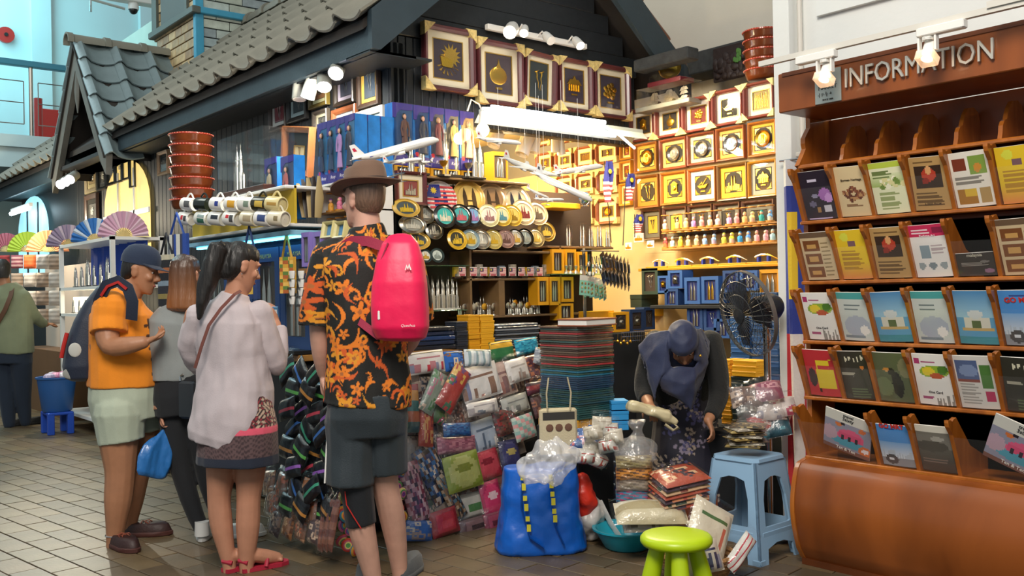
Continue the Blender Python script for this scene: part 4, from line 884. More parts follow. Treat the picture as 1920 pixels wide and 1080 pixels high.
B().box((-.055, -.02, 0), (.055, .02, .20), ch=.012).ob('bag_body', mat('dark blue leather', '#2b3138', .5), o_); B().tube([(-.05, 0, .2), (-.05, 0, .225), (-.03, 0, .235)], .006, 6).ob('ring', CHROME, o_)
strapw([p.o+p.J(px, py, dz) for px, py, dz in ((312, 572, -.04), (312, 590, -.10), (314, 620, -.125), (318, 660, -.13), (324, 690, -.135), (332, 705, -.14))], .026, 'strap', mat('dark blue leather'), o_)
o_ = thing('plastic_bag', 'blue plastic carrier bag hanging from the hand of the woman in grey', 'bag', tuple(p.o+p.J(308, 805, -.06)), .3)
b = B(); b.loft([np.array([(x*w, y*d+.004*math.sin(9*x), z) for x, y in ((-1, 0), (-.6, -1), (0, -.7), (.6, -1), (1, 0), (.6, 1), (0, .7), (-.6, 1))]) for z, w, d in ((.0, .012, .01), (-.04, .04, .02), (-.10, .10, .03), (-.17, .115, .035), (-.24, .10, .03), (-.26, .08, .015))], t=T(ry=.35)); remesh(b, 'sack', .006, 2, .006, 18, m=mat('blue carrier film', '#2a6fb5', .35, bump=.4, bs=25, coat=.4), parent=o_)
# ---- 4: man in orange T-shirt
p = Person('person', 'stout man in orange T-shirt, navy cap and pale shorts, in profile', (243, 1022), 5.2, -22)
SK4 = skinm('brown skin', '#ab7858'); b = B()
Mh = p.headm(263, 508, 0, -33, -.22, 0, 1.0, b)
p.tor([(238, 560, 0, .066, .066), (250, 535, 0, .062, .066), (258, 515, 0, .05, .06)], b=b)
p.tor([(235, 770, 0, .18, .17), (236, 700, 0, .19, .19), (232, 640, 0, .19, .185), (228, 590, 0, .19, .14), (232, 565, 0, .12, .09), (238, 550, 0, .06, .06)], b=b)
p.limb([(205, 580, -.17, .070), (200, 620, -.21, .064), (204, 652, -.24, .054), (240, 648, -.27, .048), (268, 642, -.26, .034)], b)
w0 = p.J(268, 642, -.26); p.hand(b, w0, p.J(298, 632, -.2)-w0, np.array([0, 0, 1.]), 1.0, .7, -1)
p.limb([(245, 580, .16, .065), (262, 630, .2, .05), (285, 640, .16, .04), (296, 636, .1, .03)], b)
w0 = p.J(296, 636, .1); p.hand(b, w0, p.J(312, 625, .05)-w0, np.array([0, 0, 1.]), 1.0, .7, 1)
p.limb([(222, 800, -.10, .115), (225, 860, -.10, .088), (226, 890, -.10, .076), (222, 935, -.10, .076), (217, 985, -.09, .050), (215, 1018, -.08, .044), (216, 1030, -.08, .044)], b)
p.limb([(265, 800, .12, .10), (260, 860, .12, .082), (254, 900, .13, .068), (248, 940, .14, .062), (243, 975, .15, .044), (243, 988, .15, .042)], b)
remesh(b, 'body', .006, 3, m=SK4, parent=p.root); p.eyes(Mh)
b = B(); b.loft([np.stack([np.cos(a)*rx, np.sin(a)*ry+cy, np.full(n, z)], 1) for z, rx, ry, cy in ((-.06, .05, .04, -.05), (-.03, .0735, .055, -.042), (.01, .077, .07, -.03), (.05, .0785, .085, -.016), (.08, .07, .08, -.01))], t=Mh); b.ob('hair', hb, p.root, True)
def orange(V):
    c = np.tile(np.array(lin('#e8891c')), (len(V), 1)); q = V-p.J(236, 640, 0); side = q@p.R; f = q@p.Fw; z = V[:, 2]; zz = lambda py: p.J(270, py, 0)[2]
    dk = lin('#4a2a14')
    for (s0, z0, z1, ws) in ((.0, 596, 636, (3, 1)), (0, 645, 678, (2, 0)), (0, 690, 706, (1, 0))):
        m = (f > .05) & (z < zz(z0)) & (z > zz(z1)); k = np.mod(side*1.0+.20, .062)
        m &= (k < .020) | ((np.mod((z-zz(z1))*1.0+side*.3, .055) < .016) & (k < .048)); m &= np.abs(side) < .15; c[m] = dk
    return c
secs = [(237, 722, 0, .205, .20), (237, 710, 0, .205, .20), (235, 670, 0, .205, .20), (230, 620, 0, .208, .185), (228, 590, 0, .215, .17), (230, 568, 0, .165, .13), (236, 552, 0, .085, .085), (238, 546, 0, .076, .076)]
b = p.tor(secs, sq=2.1)
p.limb([(208, 578, -.17, .096), (204, 600, -.18, .092), (204, 618, -.205, .094), (204, 624, -.21, .094)], b, sub=4); p.limb([(238, 578, .13, .085), (252, 615, .17, .085)], b, sub=4)
remesh(b, 'tshirt', .006, 3, .008, 7, colf=orange, m=clothm('orange jersey', attr=True), parent=p.root)
b = p.tor([(237, 715, 0, .195, .19), (237, 745, 0, .20, .195), (240, 785, 0, .19, .18)], sq=2.1)
p.limb([(225, 775, -.10, .135), (226, 815, -.10, .122), (228, 828, -.10, .120)], b, sub=4); p.limb([(268, 775, .10, .122), (272, 800, .11, .108), (273, 808, .11, .106)], b, sub=4)
remesh(b, 'shorts', .007, 3, .006, 7, m=clothm('pale mint twill', '#adb6a2'), parent=p.root)
MOC = mat('dark maroon leather', '#341d1b', .55, bump=.2, bs=60); SOLE = mat('brown sole', '#4a2620', .6); LACE = mat('rust lace', '#8c4630', .7)
for hp, td in ((p.J(216, 1030, -.08), -80), (p.J(243, 990, .14), -35)):
    s_, d, w, o_ = shoe(p, hp-.05*np.array([math.cos(math.radians(td)), math.sin(math.radians(td)), 0]), math.radians(td), .28, .11, .085, MOC, 'boat_shoe', SOLE)
    b = B()
    for k in range(4): q = o_+d*(.12+.02*k)+np.array([0, 0, .074-.006*k]); b.tube([q-w*.025, q+np.array([0, 0, .008]), q+w*.025], .003, 5)
    for sgn in (-1, 1): q = o_+d*.13+np.array([0, 0, .08]); b.tube([q, q+w*sgn*.03+d*.02, q+w*sgn*.035+d*.05-np.array([0, 0, .02]), q+w*sgn*.01+d*.03], .003, 5)
    b.ob('laces', LACE, s_, True)
a2 = np.linspace(0, 2*PI, 24); q = p.J(215, 1003, -.085); B().tube([q+rgt*.047*math.cos(t)+fwd*.047*math.sin(t) for t in a2], .003, 5).ob('anklet', CHROME, p.root, True)
cp = thing('baseball_cap', 'navy blue baseball cap on the man in orange', 'cap'); cp.matrix_local = Matrix.Translation(Vector(p.o)) @ Mh @ Matrix.Translation((0, -.006, .035))
NV = clothm('navy cotton', '#232f45')
n = 24; a = np.arange(n)*2*PI/n
B().loft([np.stack([np.cos(a)*rx, np.sin(a)*ry, np.full(n, z)], 1) for z, rx, ry in ((0, .083, .104), (.03, .084, .105), (.06, .079, .098), (.09, .062, .078), (.105, .04, .05), (.112, .01, .012))]).ob('cap_crown', NV, cp, True)
B().ell((0, 0, .113), (.008, .008, .005), 8, 6).ob('button', NV, cp, True)
pts = [(.082*math.cos(t), .095*math.sin(t)) for t in np.linspace(.12, PI-.12, 10)]; out = [(.074*math.cos(t), .095+.085*math.sin(t)) for t in np.linspace(PI-.0, 0, 12)]
V = [(x, y, .012) for x, y in pts]+[(x, y, -.006) for x, y in out]; nn = len(V); B().raw(V+[(x, y, z-.004) for x, y, z in V], [tuple(range(nn)), tuple(range(2*nn-1, nn-1, -1))]+[(i, i+nn, (i+1) % nn+nn, (i+1) % nn) for i in range(nn)]).ob('brim', NV, cp, True)
bo = p.o+p.J(156, 712, -.02); bp = thing('backpack', 'navy backpack with red and white trim on the man in orange', 'backpack', tuple(bo), math.radians(-22-90), ry=.0)
b = B(); R = []
for z, w, d, yo in ((0, .10, .05, -.0), (.015, .14, .085, .0), (.08, .155, .10, .0), (.2, .15, .10, .015), (.32, .14, .09, .05), (.42, .125, .075, .09), (.50, .10, .05, .125), (.53, .05, .02, .14)):
    aa = np.arange(24)*2*PI/24; cs = np.sign(np.cos(aa))*np.abs(np.cos(aa))**.7; sn = np.sign(np.sin(aa))*np.abs(np.sin(aa))**.7; R.append(np.stack([cs*w, sn*d+yo, np.full(24, z)], 1))
b.loft(R); remesh(b, 'pack', .008, 3, .006, 7, m=clothm('dark navy nylon', '#1e2638', rough=.55), parent=bp)
B().tube([(.12, -.09, .13), (.125, -.075, .2), (.12, -.06, .26)], .011, 8).ob('red_zip', RED, bp, True)
B().ell((.150, -.02, .17), (.005, .032, .038), 12, 8).ob('patch', mat('white patch', '#b9b9b2', .7), bp, True); B().ell((.128, -.045, .045), (.006, .04, .03), 12, 8).ob('patch', mat('grey patch', '#8f8f88', .7), bp, True)
A_ = lambda px, py, dz: p.o+p.J(px, py, dz)
strapw([A_(180, 600, -.16), A_(186, 565, -.22), A_(200, 535, -.245), A_(222, 527, -.25), A_(240, 540, -.255), A_(249, 565, -.255), A_(247, 600, -.23)], .06, 'strap', clothm('dark navy nylon'), bp, .008)
strapw([A_(190, 555, -.24), A_(202, 537, -.255), A_(222, 529, -.26), A_(238, 542, -.265)], .014, 'strap_stripe', RED, bp, .008)
# ---- 5: man in sage shirt, far left
p = Person('person', 'man in sage green shirt with brown strap, far left edge', (38, 800), 10.1, 62)
b = B(); Mh = p.headm(4, 508, 0, 75, -.1, 0, 1.0, b); p.tor([(16, 560, 0, .075, .075), (10, 535, 0, .06, .06), (6, 515, 0, .05, .05)], b=b)
p.limb([(45, 560, 0, .06), (62, 590, .1, .05), (75, 603, .25, .042), (86, 608, .38, .032)], b); w0 = p.J(86, 608, .38); p.hand(b, w0, fwd+rgt*.4, np.array([0, 0, -1.]), 1, .5, 1)
remesh(b, 'body', .009, 2, m=SK4, parent=p.root)
b = B(); b.loft([np.stack([np.cos(a)*rx, np.sin(a)*ry+cy, np.full(n, z)], 1) for z, rx, ry, cy in ((-.08, .06, .045, -.045), (-.03, .078, .07, -.03), (.03, .084, .09, -.014), (.08, .078, .09, -.008), (.12, .045, .055, -.008))], t=Mh); b.ob('hair', hb, p.root, True)
b = p.tor([(25, 662, 0, .20, .16), (25, 650, 0, .20, .16), (22, 600, 0, .20, .15), (20, 560, 0, .21, .13), (17, 540, 0, .13, .1), (15, 532, 0, .075, .075)]); p.limb([(42, 556, 0, .085), (60, 588, .08, .075), (72, 601, .2, .06), (80, 606, .3, .055)], b, sub=4)
remesh(b, 'shirt', .010, 3, .012, 6, m=clothm('sage cotton', '#7f8568'), parent=p.root)
b = p.tor([(24, 645, 0, .185, .15), (24, 680, 0, .19, .15)]); p.limb([(8, 680, 0, .11), (12, 740, 0, .085), (18, 795, 0, .06)], b); p.limb([(40, 680, 0, .11), (42, 740, .05, .085), (48, 790, .1, .06)], b); remesh(b, 'jeans', .010, 2, .006, 7, m=clothm('dark blue denim', '#1f2a3a'), parent=p.root)
for hp in (p.J(18, 800, 0), p.J(48, 795, .1)): shoe(p, hp, math.radians(20), .29, .11, .09, BLACK)
strapw([p.o+p.J(px, py, dz) for px, py, dz in ((24, 538, -.06), (20, 555, -.14), (10, 580, -.17), (-4, 605, -.17), (-20, 630, -.12))], .045, 'bag_strap', mat('brown leather', '#5c3a22', .6), p.root)
# ---- 6: stallholder with headscarf
p = Person('person', 'stallholder in navy headscarf, black cardigan and floral dress, bending over goods', (1285, 905), 5.35, 232)
b = B(); Mh = p.headm(1281, 645, -.25, 226, -.95, .15, .95, b)
p.tor([(1283, 690, .05, .06, .06), (1282, 665, -.12, .05, .055)], b=b)
p.tor([(1285, 905, .15, .16, .14), (1285, 800, .22, .17, .14), (1283, 740, .20, .15, .12), (1282, 690, .12, .16, .11), (1282, 650, .0, .14, .09), (1282, 640, -.08, .06, .06)], b=b)
p.limb([(1335, 640, .02, .052), (1345, 700, -.02, .046), (1346, 745, -.05, .040), (1336, 775, -.14, .033), (1328, 788, -.20, .026)], b)
w0 = p.J(1328, 788, -.20); p.hand(b, w0, p.J(1338, 815, -.25)-w0, -rgt*.6+np.array([0, 0, -.5]), .92, .6, -1)
p.limb([(1228, 640, .02, .052), (1212, 700, -.02, .046), (1208, 735, -.06, .040), (1214, 752, -.16, .032), (1218, 760, -.22, .026)], b)
w0 = p.J(1218, 760, -.22); p.hand(b, w0, p.J(1228, 772, -.30)-w0, np.array([0, 0, -1.]), .92, .8, 1)
remesh(b, 'body', .006, 3, m=SK4, parent=p.root); p.eyes(Mh)
def rose(V):
    c = np.tile(np.array(lin('#1a1a2c')), (len(V), 1)); q = V-p.J(1285, 800, .2); u = q@p.R; z = q[:, 2]; r2 = np.random.RandomState(4)
    for k in range(64):
        mu, mz, r = r2.uniform(-.2, .2), r2.uniform(-.8, .35), r2.uniform(.032, .058); rr = np.hypot(u-mu, z-mz); th = np.arctan2(z-mz, u-mu)
        m = (rr < r*(.7+.3*np.cos(5*th+k))) & (np.mod(rr*190+th*1.5+k, 2*PI) < 3.4); c[m] = lin(['#a8988a', '#4a4a78', '#8d8296'][k % 3])
    return c
b = p.tor([(1285, 960, .12, .24, .2), (1285, 900, .15, .22, .18), (1285, 800, .22, .19, .16), (1283, 735, .20, .17, .14), (1282, 690, .12, .17, .12)]); remesh(b, 'dress', .006, 2, .008, 7, colf=rose, m=clothm('floral crepe', attr=True, rough=.7), parent=p.root)
b = p.tor([(1285, 745, .24, .175, .14), (1283, 730, .21, .19, .15), (1282, 690, .13, .20, .135), (1282, 655, .02, .17, .11), (1282, 640, -.06, .09, .08)])
p.limb([(1332, 642, .02, .07), (1346, 700, -.02, .064), (1348, 742, -.05, .056), (1338, 770, -.13, .046), (1331, 781, -.17, .04)], b, sub=4); p.limb([(1230, 642, .02, .07), (1212, 700, -.02, .064), (1208, 733, -.06, .056), (1213, 750, -.14, .044)], b, sub=4)
remesh(b, 'cardigan', .007, 3, .006, 9, m=clothm('black knit', '#191a1a', bs=80, bump=.3), parent=p.root)
# headscarf: hood around the skull plus draped front and tails
b = B(); n = 26; a = np.arange(n)*2*PI/n; R = []
for z, rx, ry, cy in ((-.16, .10, .105, .005), (-.12, .105, .105, .0), (-.085, .098, .105, -.012), (-.05, .09, .075, -.048), (0, .092, .085, -.042), (.025, .094, .09, -.036), (.045, .095, .116, -.008), (.08, .088, .110, -.006), (.115, .062, .08, -.008), (.135, .02, .03, -.008)):
    R.append(np.stack([np.cos(a)*rx, np.sin(a)*ry+cy, np.full(n, z)], 1))
b.loft(R, t=Mh)
def sheet(pts, th=.012):
    for s0, s1 in zip(pts[:-1], pts[1:]): pass
    R = [];
    for row in pts: P = np.array([p.J(*q) for q in row]); R.append(np.concatenate([P, P[::-1]+fwd*th]))
    b.loft(R)
sheet([[(1252, 618, -.31), (1250, 645, -.34), (1258, 688, -.33)], [(1222, 624, -.22), (1226, 655, -.29), (1240, 705, -.33)], [(1197, 648, -.14), (1210, 680, -.24), (1232, 730, -.31)], [(1206, 672, -.13), (1216, 715, -.22), (1228, 752, -.27)]], .025)
sheet([[(1236, 680, -.30), (1262, 690, -.33), (1283, 696, -.33), (1302, 688, -.31), (1322, 660, -.22)], [(1232, 705, -.30), (1262, 715, -.35), (1284, 720, -.35), (1304, 712, -.33), (1328, 680, -.22)], [(1240, 730, -.28), (1262, 738, -.33), (1284, 745, -.33), (1302, 742, -.31), (1322, 705, -.2)], [(1255, 742, -.26), (1265, 745, -.30), (1285, 760, -.30), (1297, 772, -.29), (1310, 735, -.2)]], .025)
sheet([[(1300, 618, -.29), (1304, 645, -.32), (1302, 676, -.31)], [(1315, 615, -.14), (1322, 648, -.22), (1315, 680, -.27)], [(1332, 640, -.08), (1330, 665, -.16), (1322, 700, -.22)]], .025)
remesh(b, 'headscarf', .006, 4, .008, 9, (1, 1, 1), m=clothm('navy voile', '#28304e', rough=.65), parent=p.root)
B().ell(tuple(p.J(1313, 667, -.32)), .008, 10, 8).ob('brooch', GOLD, p.root, True)
# ------------------------------------------------------------------ builders for the goods
def pP(px, py, P0, N): d = ray(px, py); P0 = np.array(P0, float); N = np.array(N, float); return CAM+d*((P0-CAM)@N)/(d@N)
def on(ax, val, px, py): return pX(px, py, val) if ax == 'X' else pY(px, py, val)
def rect_on(ax, val, x0, y0, x1, y1):
    cx, cy = (x0+x1)/2, (y0+y1)/2
    c = on(ax, val, cx, cy); w = np.linalg.norm(on(ax, val, x1, cy)-on(ax, val, x0, cy)); a, b = on(ax, val, cx, y0), on(ax, val, cx, y1)
    w = np.linalg.norm((on(ax, val, x1, cy)-on(ax, val, x0, cy))[:2]); return c, w, abs(a[2]-b[2]), (FX if ax == 'X' else 0)
def star(n, r0, r1, cx=0, cz=0, a0=0): return [(cx+(r0 if k % 2 else r1)*math.cos(a0+PI*k/n), cz+(r0 if k % 2 else r1)*math.sin(a0+PI*k/n)) for k in range(2*n)][::-1]
def ngon(n, rx, rz, cx=0, cz=0): return [(cx+rx*math.cos(-2*PI*k/n), cz+rz*math.sin(-2*PI*k/n)) for k in range(n)]
def skyline(b, w, h, z0=0, y=0, dy=.004, n=9, seed=0, cx=0):
    r = np.random.RandomState(seed)
    for k in range(n):
        x = cx-w/2+w*(k+.5)/n; hh = h*r.uniform(.3, .6); ww = w/n*.9
        b.box((x-ww/2, y-dy, z0), (x+ww/2, y, z0+hh))
    for s in (-1, 1):
        x = cx+s*w*.11; ww = w*.1
        b.prism([(x-ww/2, z0), (x+ww/2, z0), (x+ww*.42, z0+h*.55), (x+ww*.3, z0+h*.75), (x, z0+h), (x-ww*.3, z0+h*.75), (x-ww*.42, z0+h*.55)], y-dy*1.4, y)
def emblem(b, kind, w, h, y, d=.006, seed=0):
    s = min(w, h)
    if kind == 'sun':
        b.prism(star(14, .20*s, .36*s, .1*s, .12*s), y-d*.6, y); b.prism(ngon(20, .22*s, .22*s, .1*s, .12*s), y-d, y)
        b.prism([(-.28*s, .08*s), (-.22*s, -.2*s), (.1*s, -.22*s), (.16*s, .02*s)], y-d*2, y)
        for k in range(7): a = PI+.25+k*.42; b.prism([(.2*s*math.cos(a)-.02*s, -.1*s+.2*s*math.sin(a)), (.38*s*math.cos(a)-.02*s, -.12*s+.3*s*math.sin(a)), (.36*s*math.cos(a)+.03*s, -.15*s+.3*s*math.sin(a))], y-d, y)
    elif kind == 'ball':
        b.ell((0, y, -.05*s), (.33*s, d*1.6, .28*s), 18, 10); b.prism([(-.1*s, .18*s), (.1*s, .18*s), (.03*s, .32*s), (0, .46*s), (-.03*s, .32*s)], y-d, y)
        b.box((-.12*s, y-d, -.47*s), (.12*s, y, -.40*s))
    elif kind == 'keris':
        for sx, tl in ((-1, .35), (1, -.05)):
            P = [(sx*.14*s+tl*s*t*.5+.018*s*math.sin(t*14), y-d*.6, .34*s-.75*s*t) for t in np.linspace(0, 1, 14)]; b.tube(P, np.linspace(.035*s, .008*s, 14), 6)
            b.tube([(sx*.14*s-.1*s, y-d, .33*s), (sx*.14*s, y-d, .36*s), (sx*.14*s+.12*s, y-d, .42*s)], [.02*s, .035*s, .02*s], 6)
    elif kind == 'house':
        b.box((-.3*s, y-d, -.2*s), (.3*s, y, .05*s)); b.prism([(-.38*s, .05*s), (.38*s, .05*s), (.22*s, .25*s), (-.22*s, .25*s)], y-d*1.5, y); b.prism([(-.12*s, .2*s), (.12*s, .2*s), (0, .4*s)], y-d*1.6, y)
        for k in range(5): b.box((-.27*s+k*.12*s, y-d*1.6, -.2*s), (-.23*s+k*.12*s, y, .05*s))
        b.box((-.15*s, y-d, -.36*s), (.15*s, y, -.30*s))
    elif kind == 'flower':
        r = np.random.RandomState(seed)
        for k in range(13): a = k*2.4; q = .26*s*math.sqrt(k/13); b.ell((q*math.cos(a)*1.1, y-d*.3, q*math.sin(a)+.03*s), (.11*s, d*1.2, .09*s), 8, 6)
        b.box((-.15*s, y-d, -.40*s), (.15*s, y, -.34*s))
    elif kind == 'ship':
        b.prism([(-.35*s, 0), (-.2*s, -.16*s), (.2*s, -.16*s), (.38*s, .06*s), (.1*s, .0)], y-d*2, y); b.prism([(-.1*s, 0), (.02*s, .04*s), (.3*s, .38*s), (.26*s, .38*s)], y-d, y); b.prism([(-.3*s, .02*s), (-.02*s, .1*s), (-.05*s, .2*s)], y-d, y); b.box((-.15*s, y-d, -.36*s), (.15*s, y, -.29*s))
    elif kind == 'towers': skyline(b, .8*s, .75*s, -.42*s, y, d, 9, seed)
    elif kind == 'strings':
        for k in range(11): x = (-.4+.08*k)*w; b.box((x-.006*w, y-d*.5, -.42*h), (x+.006*w, y, .42*h*(.3+.7*abs(math.sin(k*1.3+seed)))))
    elif kind == 'plate':
        b.lathe([(.02*s, d*2), (.26*s, d*2), (.30*s, d), (.40*s, d*3), (.42*s, d*2), (.42*s, 0)], 24, t=T((0, y, 0), rx=PI/2)); skyline(b, .42*s, .4*s, -.2*s, y-d*2, d, 5, seed)
    elif kind == 'clock':
        b.box((-.28*s, y-d, -.32*s), (.28*s, y, -.24*s)); b.box((-.22*s, y-d*2, -.24*s), (.22*s, y, .22*s)); b.prism([(-.3*s, .2*s), (.3*s, .2*s), (0, .4*s)], y-d*2, y); b.lathe([(.14*s, 0), (.14*s, d*3), (.1*s, d*3.5)], 16, t=T((0, y, 0), rx=PI/2))
def ring_rect(w, h, y, ch=0): return np.array([(-w/2, y, -h/2), (w/2, y, -h/2), (w/2, y, h/2), (-w/2, y, h/2)])
NFR = 0
def picture(ax, val, x0, y0, x1, y1, label, mould='#5a2a22', matc='#e4d8bd', panel='#2a2026', emb='ball', embm=None, guards=False, depth=.035, fw=.10, mw=.15, roll=0, lean=0, group=None, glass_on=True, inner='#c9a24a', corner_gold=False, rect=None):
    global NFR
    NFR += 1
    c, w, h, rz = rect if rect else rect_on(ax, val, x0, y0, x1, y1)
    o = thing('picture_frame', label, 'picture', tuple(c), rz, group); o.matrix_local = T(tuple(c), rz) @ Matrix.Rotation(roll, 4, 'Y') @ Matrix.Rotation(lean, 4, 'X')
    f = fw*w; D = depth; R = [ring_rect(w, h, 0), ring_rect(w, h, -D*.8), ring_rect(w-.3*f, h-.3*f, -D), ring_rect(w-1.2*f, h-1.2*f, -D*.9), ring_rect(w-2*f, h-2*f, -D*.6), ring_rect(w-2*f, h-2*f, -.004)]
    B().loft([r[::-1] for r in R], cap=False).ob('moulding', mat('frame '+mould, mould, .35, var=.12, vs=20, coat=.3), o)
    B().box((-w/2+f*.5, -.003, -h/2+f*.5), (w/2-f*.5, -.0005, h/2-f*.5)).ob('backing', BLACK, o)
    iw, ih = w-2*f, h-2*f; m_ = mw*w; pw, ph = iw-2*m_, ih-2*m_
    b = B().loft([ring_rect(iw, ih, -.010)[::-1], ring_rect(pw+.012, ph+.012, -.010)[::-1], ring_rect(pw+.008, ph+.008, -.006)[::-1]], cap=False); b.ob('mat_board', mat('mat '+matc, matc, .85, bump=.08, bs=200), o)
    if inner:
        B().loft([ring_rect(pw+.012, ph+.012, -.0105)[::-1], ring_rect(pw+.012, ph+.012, -.013)[::-1], ring_rect(pw, ph, -.013)[::-1], ring_rect(pw, ph, -.005)[::-1]], cap=False).ob('fillet', mat('fillet '+inner, inner, .4, .6), o)
    B().box((-pw/2, -.006, -ph/2), (pw/2, -.004, ph/2)).ob('panel', mat('panel '+panel, panel, .8, sheen=.2), o)
    if emb: b = B(); emblem(b, emb, pw, ph, -.006, .006, NFR); b.ob('relief', embm or GOLD, o, emb in('ball', 'flower'))
    if corner_gold:
        b = B()
        for sx in (-1, 1):
            for sz in (-1, 1):
                V = [(sx*(pw/2-.002), sz*(ph/2-.002)), (sx*(pw/2-.32*pw), sz*(ph/2-.002)), (sx*(pw/2-.2*pw), sz*(ph/2-.07*ph)), (sx*(pw/2-.12*pw), sz*(ph/2-.12*ph)), (sx*(pw/2-.07*pw), sz*(ph/2-.2*ph)), (sx*(pw/2-.002), sz*(ph/2-.32*ph))]
                b.prism(V if sx*sz > 0 else V[::-1], -.009, -.006)
        b.ob('corner_filigree', GOLD, o)
    if glass_on: B().box((-iw/2, -.0165, -ih/2), (iw/2, -.0155, ih/2)).ob('glass_pane', GLASS, o)
    if guards:
        g = .20*w
        for sx in (-1, 1):
            for sz in (-1, 1):
                V = [(sx*(w/2+.004), sz*(h/2+.004)), (sx*(w/2-g), sz*(h/2+.004)), (sx*(w/2+.004), sz*(h/2-g))]
                q = B().prism(V if sx*sz > 0 else V[::-1], -D-.004, 0).ob('corner_guard', mat('gold card corner', '#d8c07c', .5, var=.3, vs=60), o)
    return o
def tower_b(h, r=None, n=12):
    r = r or h*.085; b = B()
    b.lathe([(r*1.05, 0), (r, h*.01), (r, h*.42), (r*.93, h*.43), (r*.93, h*.56), (r*.84, h*.57), (r*.84, h*.67), (r*.70, h*.68), (r*.68, h*.75), (r*.5, h*.77), (r*.42, h*.82), (r*.2, h*.86), (r*.12, h*.89), (r*.05, h*.9), (r*.02, h)], n)
    for k in range(6):
        a = k*PI/3; b.cb((math.cos(a)*r*.92, math.sin(a)*r*.92, h*.21), (r*.3, r*.3, h*.42))
    b.lathe([(r*.62, 0), (r*.62, h*.36), (r*.5, h*.38)], 8, t=T((r*1.35, r*.5, 0))); return b
TOWM = {}
def towers(loc, h, label, n=2, m=None, base='#2a2420', rz=0, group='twin tower models', case=False, name='tower_model', rs=1):
    m = m or PEWTER; o = thing(name, label, 'model', tuple(loc), rz, group); r = h*.085*rs
    bh = h*.05
    B().box((-r*(3.0 if n == 2 else 1.7), -r*1.8, 0), (r*(3.4 if n == 2 else 2), r*1.8, bh), ch=bh*.2).ob('base', mat('base '+base, base, .35), o)
    key = (round(h, 3), rs)
    if key not in TOWM: TOWM[key] = tower_b(h-bh, r).mesh('tower', True, 30)
    me = TOWM[key].copy()
    for s in ((-1, 1) if n == 2 else (0,)): mob('tower', me, m, o, T((s*r*1.55, 0, bh)))
    if n == 2: B().box((-r*1.2, -r*.2, h*.42), (r*1.2, r*.2, h*.46)).ob('skybridge', m, o)
    if case:
        W_, D_ = r*3.3, r*2; b = B()
        for a_, b_ in (((-W_, -D_, bh), (-W_+.002, D_, h*1.04)), ((W_, -D_, bh), (W_+.002, D_, h*1.04)), ((-W_, -D_, bh), (W_, -D_+.002, h*1.04)), ((-W_, -D_, h*1.04), (W_, D_, h*1.042))): b.box(a_, b_)
        b.ob('case', GLASS, o)
    return o
def wbox(loc, w, d, h, label, col='#e0a018', inside='towers', rz=0, group=None, lab=None, name='gift_box', win=.16, cat='box', panel=None, im=None, title=None):
    """gift box with a window; origin at bottom centre of the front face"""
    o = thing(name, label, cat, tuple(loc), rz, group); m = mat('card '+col, col, .55)
    B().box((-w/2, .012, 0), (w/2, d, h)).ob('box_body', m, o)
    fwx = win*w; z0, z1 = h*.12, h*.86
    B().loft([ring_rect(w, h, .012)[::-1]+[0, 0, h/2], ring_rect(w, h, 0)[::-1]+[0, 0, h/2], (ring_rect(w-2*fwx, z1-z0, 0)+[0, 0, (z0+z1)/2])[::-1], (ring_rect(w-2*fwx, z1-z0, .012)+[0, 0, (z0+z1)/2])[::-1]], cap=False).ob('window_front', m, o)
    B().box((-w/2+fwx, .0105, z0), (w/2-fwx, .0122, z1)).ob('inner_card', mat('panel '+(panel or '#3a2c24'), panel or '#3a2c24', .8), o)
    ww, hh = w-2*fwx, z1-z0
    if inside == 'towers':
        b = B()
        for s in (-1, 1): b.lathe([(ww*.11, 0), (ww*.11, hh*.45), (ww*.085, hh*.62), (ww*.03, hh*.75), (.001, hh*.9)], 8, t=T((s*ww*.15, .006, z0+.005), s=(1, .4, 1)))
        b.ob('souvenir', im or PEWTER, o, True)
    elif inside: b = B(); emblem(b, inside, ww, hh, .0104, .007); b.raw([], []); q = b.ob('souvenir', im or PEWTER, o, t=T((0, 0, (z0+z1)/2)))
    if title: text(title, h*.045, .001, 'lettering', mat('gilt ink', '#c9b06a', .5), o, T((0, -.001, h*.895)))
    B().box((-ww/2, .002, z0), (ww/2, .003, z1)).ob('window_pane', GLASS, o)
    return o
def crate(loc, w, d, h, label, col, rz=0, group=None, name='gift_box', cat='box', lid=.35):
    """plain lidded box; origin bottom centre of the front face"""
    o = thing(name, label, cat, tuple(loc), rz, group); m = mat('card '+col, col, .55)
    B().box((-w/2+.002, .002, 0), (w/2-.002, d-.002, h*(1-lid)), ch=.001).ob('tray', m, o); B().box((-w/2, 0, h*(1-lid)), (w/2, d, h), ch=.0015).ob('lid', m, o); return o
DBM = {}
